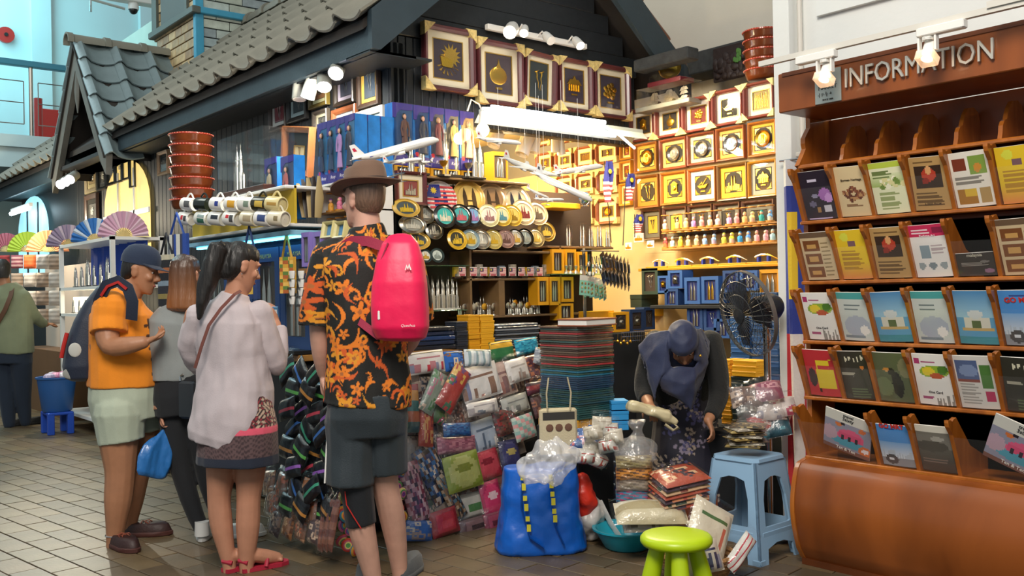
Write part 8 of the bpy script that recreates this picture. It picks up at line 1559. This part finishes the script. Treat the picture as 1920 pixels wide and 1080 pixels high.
# wicker basket with bags
P = pz(1335, 1092, 0); wk = thing('wicker_basket', 'round wicker basket holding white embroidered bags', 'basket', (P[0]+.02, P[1]+.10, 0)); WK = mat('wicker', '#a87a48', .7, var=.4, vs=60, bump=.6, bs=90)
for k in range(6): r = .125+.009*k; B().tube([(r*math.cos(a), r*math.sin(a), .008+.02*k) for a in np.linspace(0, 2*PI, 37)], .0115, 6).ob('cane_ring', WK, wk, True)
B().lathe([(.001, .004), (.125, .004)], 24).ob('bottom', WK, wk)
pk(1330, 990, 4.35, .21, .24, .03, ['#d8ccb4', '#4a6a3a', '#c0604a', '#d8ccb4'], 'white embroidered bag leaning over the wicker basket', rx=-.5, ry=.55, rz=-.5, nm='embroidered_bag', cat='bag'); pk(1318, 1045, 4.2, .17, .14, .03, ['#c8bca8', '#2c2a4a', '#8a8a98'], 'cream bag with dark tassels in the basket', rx=-.4, rz=-.4, ry=-.1, nm='embroidered_bag', cat='bag'); pk(1388, 1035, 4.3, .07, .20, .03, ['#d8d4cc', '#d8d4cc', '#b82c3c', '#d8d4cc'], 'white pouch with a red stripe sticking out of the basket', 'stripes', rx=-.5, ry=.85, nm='striped_pouch'); pk(1280, 1045, 4.25, .10, .12, .02, ['#b8b4a8', '#3a4a6a', '#a09a90'], 'small printed packet in the basket behind the green stool', rx=-.3)
# pedestal fan
c = pD(1402, 588, 5.0); nx = -rgt*.90-fwd*.36+np.array([0, 0, -.22]); nx /= np.linalg.norm(nx); fb_ = c-nx*.16; base = np.array([fb_[0]+.02, fb_[1], 0])
fn_ = thing('pedestal_fan', 'black pedestal fan turned to the left', 'fan', tuple(base)); DG = mat('dark fan plastic', '#2c2e30', .35); Mf = Matrix.Translation(Vector(c-base)) @ Vector(nx).to_track_quat('Z', 'Y').to_matrix().to_4x4()
m = B(); R_ = .225
for s in (1, -1):
    for k in range(36): a = k*PI/18; m.tube([(r*R_*math.cos(a), r*R_*math.sin(a), s*z) for r, z in ((.18, .055), (.6, .05), (.9, .03), (1, .005))], .0016, 4, cap=False)
    for r, z in ((.5, .052), (.8, .04)): m.tube([(r*R_*math.cos(a), r*R_*math.sin(a), s*z) for a in np.linspace(0, 2*PI, 33)], .002, 4)
m.ob('cage', DG, fn_, t=Mf); B().loft([np.array([(R_*f*math.cos(a), R_*f*math.sin(a), z) for a in np.linspace(0, 2*PI, 40, False)]) for f, z in ((1.0, -.012), (1.02, -.012), (1.02, .012), (1.0, .012), (1.0, -.012))], cap=False).ob('cage_rim', mat('grey fan rim', '#5a5c5c', .3), fn_, True, t=Mf)
B().lathe([(.04, .05), (.04, .062), (.001, .066)], 20).ob('badge', DG, fn_, t=Mf)
for k in range(3):
    a = k*2*PI/3; b = B(); b.raw([(.02*math.cos(a-.3), .02*math.sin(a-.3), -.015), (.18*math.cos(a-.55), .18*math.sin(a-.55), -.022), (.195*math.cos(a), .195*math.sin(a), 0), (.17*math.cos(a+.5), .17*math.sin(a+.5), .022), (.02*math.cos(a+.5), .02*math.sin(a+.5), .015)], [(0, 1, 2, 3, 4), (4, 3, 2, 1, 0)]); b.ob('blade', glass('smoky blade', (.35, .35, .36), .08, .4, body=(.06, .06, .07)), fn_, t=Mf)
B().lathe([(.07, -.06), (.075, -.08), (.07, -.17), (.05, -.2), (.01, -.205)], 20).ob('motor', DG, fn_, True, t=Mf); hp = np.array(Mf @ Vector((0, 0, -.12))); pole = pD(1456, 800, 5.06)-base; B().tube([hp, hp+np.array([.0, 0, -.1]), (hp[0], hp[1], .03)], [.03, .02, .014], 10).ob('pole', CHROME, fn_, True); B().lathe([(.14, 0), (.14, .015), (.05, .035), (.02, .06)], 24, t=T((hp[0], hp[1], 0))).ob('base', DG, fn_, True)
# long flag hanging beside the rack
a, c_ = pX(1480, 300, 4.36), pX(1504, 955, 4.36); fl = thing('hanging_flag', 'long draped flag with blue canton and red stripes beside the rack', 'flag', (4.36, a[1]-.05, c_[2]), FX); h = a[2]-c_[2]; nv, nu = 40, 10; cv = np.zeros((nv, nu, 3)); cv[:] = lin('#d0ccc8'); cv[:, 0:2] = lin('#b82c34'); cv[:, 5:6] = lin('#b82c34'); cv[:, 9:] = lin('#b82c34'); cv[int(nv*.5):] = lin('#2a3a8a'); cv[int(nv*.62):int(nv*.85), 2:4] = lin('#d8b82c'); cv[int(nv*.93):] = lin('#c8ccd0'); B().grid(.20, h, nu, nv, lambda u, v: .02*np.sin(u*14+v*2), cv).ob('flag_cloth', VCF, fl); B().tube([(-.11, 0, h), (.11, 0, h)], .006, 6).ob('rod', CHROME, fl)
# ------------------------------------------------------------------ goods along the kiosk facade
FL_ = [((509, 173, 541, 245), '#3a302a', '#c8ccc8', '#7a1f30', 'keris', 'dark frame with pale mat and a crimson centre, leftmost of the facade pictures'), ((543, 158, 579, 228), '#2a2826', '#a8c0c4', '#3a5058', 'keris', 'dark frame with pale blue mat and slate centre on the facade'), ((584, 125, 618, 202), '#6a5a28', '#b8b890', '#8a5a20', 'house', 'olive frame with an amber centre behind the spotlights'), ((631, 122, 668, 197), '#2c2620', '#a098a8', '#2c3448', 'keris', 'dark frame with lilac mat and daggers behind the spotlights'), ((675, 108, 714, 201), '#3a2a20', '#c8a448', '#24384a', 'keris', 'tall gold matted frame with two daggers near the corner'), ((592, 207, 619, 246), '#4a4238', '#d0c8a8', '#4a4a48', 'flower', 'small frame with a pale mask on the facade'), ((628, 201, 672, 260), '#7a4628', '#b8bcb4', '#3a4a5a', 'towers', 'brown frame with grey mat behind the blue doll boxes'), ((674, 204, 724, 330), '#d0c8bc', '#7a8a8c', '#4a6064', 'towers', 'white frame with grey blue picture beside the corner'), ((300, 283, 319, 328), '#9a7a5a', '#2a2c2c', '#3a3434', 'strings', 'small chalkboard style sign in a wooden frame left of the bowls'),
 ((163, 296, 185, 362), '#b0a080', '#c8b888', '#a08a58', 'flower', 'pale gilt framed picture on the far facade'), ((186, 302, 202, 357), '#20221f', '#3a3c38', '#4a4c46', 'flower', 'black framed picture on the far facade, left of three'), ((203, 293, 219, 348), '#20221f', '#3a3c38', '#50524a', 'flower', 'black framed picture on the far facade, middle of three'), ((220, 286, 232, 343), '#20221f', '#3a3c38', '#54564e', 'flower', 'black framed picture on the far facade, right of three'), ((233, 280, 246, 338), '#20221f', '#8aa0a0', '#a8b8b4', None, 'black framed picture with a bright glass on the far facade'), ((247, 276, 257, 352), '#20221f', '#7a9090', '#8aa0a0', None, 'narrow black framed mirror on the far facade'), ((163, 364, 186, 430), '#5a3a24', '#4a4438', '#8a8478', 'flower', 'brown framed picture leaning on the far facade')]
for r, mo, ma, pn, e, lb in FL_: picture('X', GX-.012, *r, lb, mo, ma, pn, e, PEWTER if e else None, fw=.12, mw=.12, inner=None, group='pictures on the kiosk facade')
picture('X', 3.08, 537, 238, 590, 330, 'large leaning wooden frame with a black mat and two horns', '#7a4a28', '#23231f', '#d0bc88', 'keris', mat('brown relief', '#6a4a30', .7), fw=.10, mw=.22, roll=.16, depth=.05)
def canspot(P, d, s, label, lit, top):
    o = thing('can_spotlight', label, 'spotlight', tuple(P), 0, 'can spotlights under the eave'); d = np.array(d)/np.linalg.norm(d)
    B().tube([-d*.02*s, np.zeros(3), d*.12*s], [.02*s, .042*s, .046*s], 16).ob('can', mat('grey lamp can', '#8a8a82', .4), o, True); B().tube([d*.121*s, d*.124*s], [.041*s, .04*s], 16).ob('lamp_face', mat('cool lamp face', '#f4f2ff', .3, emit=14) if lit else WHITEP, o); B().tube([(0, 0, 0), (0, .0, .05), (0, 0, top-P[2])], .006, 6).ob('stem', mat('grey lamp can'), o)
for i, (px, py, d, lit) in enumerate(((562, 152, (-.1, -.1, -1), 0), (587, 148, (-.25, .2, -1), 1), (608, 138, (-.3, -.5, -.8), 1), (637, 120, (-.6, -.6, -.7), 1))): canspot(pX(px, py, 3.08), d, 1.1, 'grey can spotlight under the eave above the facade pictures, %s' % nth(i, 4), lit, 2.78)
spot('eave_spot', tuple(pX(620, 150, 3.0)), (2.7, 5.9, 1.2), 55, (1, .92, .8), 110, .8, .04); spot('eave_spot.001', tuple(pX(590, 165, 2.98)), (3.31, 7.0, 2.0), 45, (1, .92, .8), 130, .8, .04); spot('eave_spot.002', tuple(pX(640, 140, 2.98)), (3.31, 5.7, 2.2), 25, (1, .92, .8), 130, .8, .04)
for i, (px, py) in enumerate(((124, 338), (133, 333), (142, 328))): canspot(pX(px, py, 2.95), (-.8, -.9, -.6), 1.2, 'small glaring spotlight below the porch gable, %s' % nth(i, 3), 1, 2.76)
spot('porch_spot', tuple(pX(133, 345, 2.8)), (1.7, 8.6, 0), 120, (1, .95, .75), 70, .5, .04)
# arched openings, glowing panes put in for the light of the shop behind, lamp tube
for k, (px, py, w, h, cl, nm) in enumerate(((237, 398, 1.5, 1.1, '#e8c878', 'arched opening with a glowing pane for the warm lit shop'), (62, 442, 1.7, 1.1, '#9ad8e8', 'arched opening with a glowing pane for the cool lit shop'))):
    c = pX(px, py, GX-.02); o = thing('arched_opening', nm+' in the far facade', 'window', (GX-.02, c[1], c[2]-h/2), FX); A = [(w/2*math.cos(a), h*.55+h*.45*math.sin(a)) for a in np.linspace(0, PI, 14)]+[(-w/2, 0), (w/2, 0)]; B().prism(A[::-1], -.004, .0).ob('glow_pane', mat('lit '+cl, cl, .6, emit=.8, var=.5, vs=4), o); b = B(); [b.box((x-.02, -.02, 0), (x+.02, -.006, h*.9)) for x in (-w*.15, w*.2)]; b.box((-w/2, -.02, h*.45), (w/2, -.006, h*.5)); b.ob('mullion', WHITEP if k == 0 else DK, o)
P = pX(40, 393, 3.1); o = thing('tube_lamp', 'glowing white tube lamp on the far facade', 'lamp', tuple(P)); B().box((-.02, -.55, 0), (.02, .55, .05)).ob('housing', WHITEP, o); B().tube([(-.02, -.5, -.02), (-.02, .5, -.02)], .03, 8).ob('tube', mat('cool tube', '#d8f4ff', .3, emit=12), o, True)
point('far_stall_fill', (2.5, 12.3, 2.3), 45, (1, .85, .62), .1)  # added fill that brightens the goods of the far stall
# doll boxes, near stack on a white shelf
for i, (x0, x1) in enumerate(((596, 614), (614, 631), (631, 648), (648, 666))):
    a, c_ = pX(x0, 290, 2.86), pX(x1, 290, 2.86); zb_ = pX(630, 342, 2.86)[2]; dollbox((2.86, (a[1]+c_[1])/2, zb_), 'blue boxed doll in the row above the tall man, %s' % nth(i, 4), a[1]-c_[1]-.004, .085, .385, FX, dress=['#2c3448', '#243a5a', '#b08ac0', '#3a3a4a'][i], bgc='#2a6a98', group='blue boxed dolls on the white shelf')
    if i == 3:
        for k in (1, 2): dollbox((2.86+.09*k, (a[1]+c_[1])/2, zb_), 'blue boxed doll behind the row, %s showing only its side' % ['second', 'third'][k-1], a[1]-c_[1]-.004, .085, .385, FX, group='blue boxed dolls on the white shelf', face=False)
a, c_ = pX(594, 345, 2.84), pX(668, 345, 2.84); ws = thing('white_shelf', 'white open shelf box holding tube dolls behind the hat', 'shelf', (2.84, a[1], zb_-.34), FX); wL = a[1]-c_[1]
for q in (((0, 0, .325), (wL, .26, .338)), ((0, 0, -.0), (.012, .26, .33)), ((wL-.012, 0, 0), (wL, .26, .33)), ((0, .25, 0), (wL, .26, .33)), ((0, 0, .155), (wL, .26, .165)), ((0, 0, 0), (wL, .26, .01))): B().box(*q).ob('board', WHITEP if q[0][2] != .155 else SHW, ws)
for r in range(2):
    for k in range(4): tubedoll((2.90, a[1]-wL*(k+.6)/4.4, zb_-.34+.012+.157*r), .12, RB[(k+r*3) % 8], RB[(k*3+r) % 8], 'tube doll inside the white shelf, %s shelf, %s' % (['lower', 'upper'][r], nth(k, 4)), FX, k % 2 == 0, group='tube dolls in the white shelf')
for i, (px, dr) in enumerate(((509, '#c8b890'), (540, '#a85a58'))): P = pX(px, 412, 2.72); dollbox((2.72, P[1], P[2]), 'boxed doll in a %s gown beside the mug rack' % ['cream', 'rose'][i], .17, .08, .40, FX, dress=dr, bgc='#3a4a6a', group='boxed dolls beside the mugs')
# mug rack, bowls, glass case
MX = 2.55; zt_ = pX(440, 367, MX)[2]; zl_ = pX(440, 432, MX)[2]; y1_, y0_ = pX(345, 400, MX)[1], pX(535, 400, MX)[1]
mr_ = thing('mug_rack', 'white mug rack with yellow backing and hooks on the side table', 'rack', (MX, y1_, zl_), FX); L2 = y1_-y0_
B().box((-.0, .06, 0), (L2, .075, zt_-zl_)).ob('yellow_back', mat('yellow backing', '#c8a828', .6), mr_); B().box((-.03, .0, zt_-zl_-.02), (L2, .40, zt_-zl_), ch=.004).ob('top_board', WHITEP, mr_); B().box((-.03, .02, -.02), (L2, .40, 0), ch=.004).ob('bottom_board', WHITEP, mr_); b = B(); [b.tube([(-.03, y, 0), (-.03, y, zt_-zl_)], .004, 5) for y in np.linspace(.04, .4, 6)]; [b.tube([(-.03, .04, z), (-.03, .4, z)], .004, 5) for z in np.linspace(0, zt_-zl_, 4)]; b.ob('side_grille', WHITEP, mr_)
MG = [('#e4e2dc', [('#5a5a5a', -.1, .4, -.5, .5)], 'grey lettering'), ('#1c241e', [], 'dark green glaze'), ('#e4e2dc', [('#2a3a8a', .0, .3, -.3, .4)], 'a blue flag'), ('#e4e2dc', [('#d8a030', -.2, .4, -.5, .5)], 'a gold landscape'), ('#e0ded6', [('#7a8a78', 0, .4, -.4, .4)], 'green script'), ('#2c2814', [('#c8a848', -.2, .4, -.4, .4)], 'a black and gold glaze'), ('#d8c890', [('#b08a40', -.3, .4, -.2, .2)], 'ribbed amber glass look'), ('#e4e2dc', [('#c03038', -.1, .1, -.2, .5), ('#4a4a4a', .15, .4, -.4, .4)], 'red and black letters'), ('#dcdcd4', [('#3a6a58', -.2, .4, -.7, .0), ('#8a9a98', -.2, .4, .1, .6)], 'twin towers on green'), ('#dcdcd8', [('#2a3038', -.2, .4, -.1, .5)], 'a dark skyline'), ('#e4e2dc', [('#c83038', -.2, .05, .0, .5), ('#4a4a4a', .1, .4, -.5, .5)], 'a red heart and letters'), ('#dcd4bc', [('#a8987a', -.2, .4, -.4, .4)], 'a tan drawing'), ('#e4e2dc', [('#3a4a7a', -.2, .4, -.4, .5)], 'navy letters'), ('#ddd4bc', [('#8a7a58', 0, .3, -.3, .3)], 'a small brown print')]
for i in range(14):
    r = i//7; px = [356, 382, 412, 440, 466, 492, 518, 350, 383, 409, 437, 470, 497, 523][i]; py = 383 if r == 0 else 410; P = pX(px, py, MX-.06); mug(P, 'mug with %s in the %s row of the rack' % (MG[i][2], ['upper', 'lower'][r]), FX+.35, MG[i][0], MG[i][1], 1.12, tilt=.12)
for i in range(7): h0 = .098; bowl((MX+.17, pX(360, 360, MX+.17)[1], zt_+.002+i*.082), .155, .08, 'red rimmed lacquer bowl on the mug rack, %s' % ORDT[6-i], 'lacquer bowls on the mug rack')
casebox('X', MX+.1, 406, 250, 492, 365, .22, 'tall glass case with dark twin towers on the mug rack', '#4a2a1c', None); P = pX(449, 358, MX+.2); towers((P[0], P[1], zt_+.04), .36, 'dark twin towers model inside the tall glass case', 2, PEWTER, rz=FX, rs=.62)
# lit blue cabinet under the mugs
cb_ = thing('lit_cabinet', 'blue lit glass cabinet of boxed souvenirs under the mugs', 'cabinet', (MX+.03, y1_, .975), FX); hc = zl_-.04-.975; B().box((0, .36, 0), (L2, .38, hc)).ob('back', mat('card #223f70', '#223f70', .55), cb_); B().box((0, 0, hc-.03), (L2, .38, hc), ch=.003).ob('top', mat('pale blue top', '#8ac0d8', .3), cb_); B().box((.02, .05, hc-.045), (L2-.02, .08, hc-.032)).ob('light_strip', mat('cyan tube', '#60d8ff', .3, emit=5), cb_); B().box((0, .01, 0), (L2, .38, .02)).ob('floor', BLACK, cb_)
for i in range(4): w4 = L2/4; P = Matrix.Translation((MX+.03, y1_, .996)) @ Matrix.Rotation(FX, 4, 'Z') @ Vector((w4*(i+.5), .12, 0)); wbox(P, w4-.015, .12, hc-.10, 'dark blue souvenir box in the lit cabinet, %s' % nth(i, 4), '#223f70', 'towers', FX, 'boxes in the lit cabinet', title='MALAYSIA')
# hanging textiles, wooden blades, frames on the side table
def drape(px, py, X, w, h, cols, label, kind, nm='hanging_bag', sl=.3):
    P = pX(px, py, X); o = thing(nm, label, 'bag', tuple(P), FX); b = B(); cv = pattern(kind, cols, 16, 20, int(px)); f = lambda u, v: -.03*np.sin(u*PI)-.012*np.sin(u*22); b.grid(w, h, 16, 20, f, cv, t=T((0, 0, -h))); b.box((-w/2, .0, -h), (w/2, .02, 0), cols[0]); b.ob('cloth', VCF, o); B().tube([(-w*.4, 0, -.01), (0, .0, sl*.5), (w*.4, 0, -.01)], .008, 6).ob('handle', mat('soft '+cols[0], cols[0], .5), o)
drape(332, 440, 2.40, .34, .22, ['#2a4a98', '#c8c8c0', '#3a3c50', '#c8c8c0', '#1f3a7a'], 'blue and white striped cloth bag hanging left of the mugs', 'stripes'); drape(312, 478, 2.36, .30, .36, ['#23242a', '#8a7a48', '#2c2c34', '#7a8a98', '#1c1c22', '#a0603a', '#23242a', '#c0b8a0'], 'black woven bag with coloured bands beside the cap', 'bands'); drape(250, 800, 2.55, .22, .30, ['#3a6a4a', '#c8b040', '#1c1c20'], 'green and gold bag low behind the orange shirt', 'speckle'); drape(300, 850, 2.55, .3, .26, ['#16161a', '#3a3430', '#8a7a3a'], 'black bag low on the table side', 'speckle'); drape(538, 482, 2.62, .16, .22, ['#c89838', '#a85a2c', '#5a7a3a', '#d8b058'], 'orange beaded hanging in a wooden frame', 'check'); drape(468, 470, 2.5, .2, .3, ['#243a6a', '#c8a848', '#16264a'], 'blue boxed charm display behind the ponytail', 'window')
for k in range(5): P = pX(572+k*6, 408, 2.75); o = thing('wooden_blade', 'long curved wooden letter opener in the bunch, %s' % nth(k, 5), 'letter opener', tuple(P), FX, 'wooden letter openers', ry=-.35+.12*k); B().tube([(0, 0, 0), (.01, 0, .12), (-.01, 0, .25)], [.022, .03, .01], 8, flat=.25).ob('blade', mat('blade wood %d' % (k % 2), ['#b09a6a', '#2c2420'][k % 2], .5), o, True)
for i in range(4): P = pX(573+i*22, 500, 2.6); wbox((2.6, P[1], P[2]), .095, .08, .20, 'lilac window box behind the tall man, %s' % nth(i, 4), '#8a78c0', 'towers', FX, 'lilac boxes')
tag(B().box((2.59, pX(680, 500, 2.6)[1], pX(610, 500, 2.6)[2]-.03), (2.9, pX(562, 500, 2.6)[1], pX(610, 500, 2.6)[2]-.002)).ob('riser', SHW), 'wooden riser under the lilac boxes', 'riser')
for i in range(2): picture('X', 2.6, 612+i*22, 416, 632+i*22, 449, 'small cream photo frame with a blue view, %s' % nth(i, 3), '#d0c488', '#d8cc98', '#4a88b8', None, fw=.14, mw=.02, inner=None, group='cream photo frames', lean=-.2)
for i in range(12): P = pX(548+(i % 3)*17, 516+(i//3)*16, 2.55); o = thing('lash_pack', 'clear pack of white cups with black fringe, %s row, %s' % (['top', 'second', 'third', 'lowest'][i//3], nth(i % 3, 3)), 'packet', tuple(P), FX, 'white fringe packs'); B().lathe([(.022, 0), (.03, .03), (.03, .045)], 10, t=T((0, 0, -.02), s=(1, .5, 1))).ob('cup', WHITEP, o, True); b = B(); [b.tube([(x, -.018, -.02), (x*1.2, -.02, -.035)], .0015, 4) for x in np.linspace(-.02, .02, 7)]; b.ob('fringe', BLACK, o)
# ------------------------------------------------------------------ far left: souvenir cart and stall
CX = 2.75; ct = thing('souvenir_cart', 'white wheeled cart with shelves of towers and a blue cloth', 'cart', (CX, 10.9, 0), FX); Lc = 1.75
for x in (0, Lc):
    for y in (0, .45): B().box((x-.02, y-.02, .1), (x+.02, y+.02, 1.92)).ob('post', WHITEP, ct)
for z in (.16, .55, 1.18, 1.45, 1.90): B().box((-.02, -.02, z-.02), (Lc+.02, .47, z+.01)).ob('tray', WHITEP, ct)
B().grid(Lc, .4, 20, 4, lambda u, v: .03*np.sin(u*40), t=T((Lc/2, .3, 1.48))).ob('blue_cloth', mat('royal blue cloth', '#1c48b0', .6), ct); B().box((.05, .1, 1.20), (Lc-.1, .12, 1.36)).ob('light_panel', mat('cart light', '#fff0d0', .4, emit=2.5), ct)
for x in (.02, Lc-.02): B().lathe([(.05, -.02), (.05, .02)], 14, t=T((x, 0, .05), rx=PI/2)).ob('caster', mat('grey lamp can'), ct)
for i in range(7): towers((CX+.1, 10.75-i*.22, 1.462), .24+.06*(i % 3 == 2), 'pewter twin towers on the souvenir cart, upper shelf, %s' % nth(i, 7), 2, rs=.6, rz=FX, group='towers on the cart')
for i in range(6): towers((CX+.06, 10.7-i*.22, 1.192), .16, 'small pewter towers on the souvenir cart, lower shelf, %s' % nth(i, 6), 2, rs=.7, rz=FX, group='towers on the cart')
def hfan(P, r, c1, c2, label):
    o = thing('folding_fan', label, 'fan', tuple(P), -YAW, 'open folding fans'); n = 15
    for k in range(n): a = PI*(k+.5)/n; b = B(); da = PI/n/2; b.raw([(r*.35*math.cos(a-da), 0, r*.35*math.sin(a-da)), (r*math.cos(a-da), .0, r*math.sin(a-da)), (r*math.cos(a), -.02, r*math.sin(a)), (r*.35*math.cos(a), -.008, r*.35*math.sin(a)), (r*math.cos(a+da), 0, r*math.sin(a+da)), (r*.35*math.cos(a+da), 0, r*.35*math.sin(a+da))], [(0, 1, 2, 3), (3, 2, 4, 5)]); b.ob('leaf', mat('fan '+(c1 if k % 3 else c2), c1 if k % 3 else c2, .7), o)
    b = B(); [b.tube([(0, .004, 0), (r*.9*math.cos(PI*(k+.5)/n), .004, r*.9*math.sin(PI*(k+.5)/n))], .006, 4) for k in range(n)]; b.ob('ribs', mat('bamboo rib', '#c8b078', .6), o)
for i, (px, c1, c2, nm) in enumerate(((128, '#8a7a94', '#b8a8b8', 'mauve'), (178, '#2a6ab0', '#c8d0d8', 'blue'), (232, '#c89ab0', '#d8b8c4', 'pink'))): hfan((*pX(px, 447, CX+.12)[:2], 1.912), .24, c1, c2, nm+' folding fan spread open on top of the cart')
for i, (px, cl, nm) in enumerate(((12, '#a85a68', 'rose'), (52, '#9ab83a', 'lime dotted'), (90, '#d88a60', 'apricot'))): hfan(pX(px, 472, 3.0), .26, cl, cl, nm+' folding fan above the packets of the far stall')
fs_ = thing('far_stall', 'far stall counter with hanging packets beside the man in sage', 'stall', (2.88, 13.4, 0), FX); B().box((0, 0, 0), (2.2, .4, .75)).ob('counter', mat('brown counter', '#6a4a2c', .6), fs_); B().box((0, .3, .75), (2.2, .34, 1.75)).ob('back_board', mat('pale board', '#c8b8a8', .7), fs_)
for r in range(4):
    for k in range(5): c = pX(8+k*24, 490+r*34, 2.84); packet(T(tuple(c), -YAW) @ Matrix.Translation((0, 0, .08)), .15, .17, .04, 'wrapped scarf packet on the far stall, %s row, %s' % (['top', 'second', 'third', 'lowest'][r], nth(k, 5)), 'bands', [['#a83a38', '#8a2c30'], ['#8a4a58', '#c8a0a0'], ['#d86a3a', '#c85a2c'], ['#c8c0b8', '#a8a098'], ['#b09a88', '#8a7868']][(r*2+k) % 5 if r < 1 else 3+(k % 2)], False, 'scarf_packet', 'packet', 'scarf packets on the far stall', k)
P = pz(108, 812, 0); o = thing('step_stool', 'small blue plastic step stool under the laundry basket', 'stool', (P[0], P[1], 0), FX); BLP = mat('blue plastic', '#1f4ab0', .4); B().box((-.15, -.12, .19), (.15, .12, .22), ch=.008).ob('seat', BLP, o); [B().box((x-.03, y-.03, 0), (x+.03, y+.03, .2), ch=.006).ob('leg', BLP, o) for x in (-.12, .12) for y in (-.09, .09)]
o = thing('laundry_basket', 'blue plastic basket of wrapped goods on the step stool', 'basket', (P[0], P[1], .222)); B().lathe([(.13, 0), (.14, .01), (.18, .32), (.195, .33), (.195, .345), (.175, .34), (.13, .02), (.001, .012)], 28).ob('tub', mat('mid blue plastic', '#2a5a98', .4), o, True); b = B(); [b.ell((RNG.uniform(-.1, .1), RNG.uniform(-.1, .1), .35), (.06, .05, .04), 8, 6, ['#c87aa0', '#a89ab8', '#c8c0c8'][k % 3]) for k in range(8)]; b.ob('wrapped_goods', FILM, o)
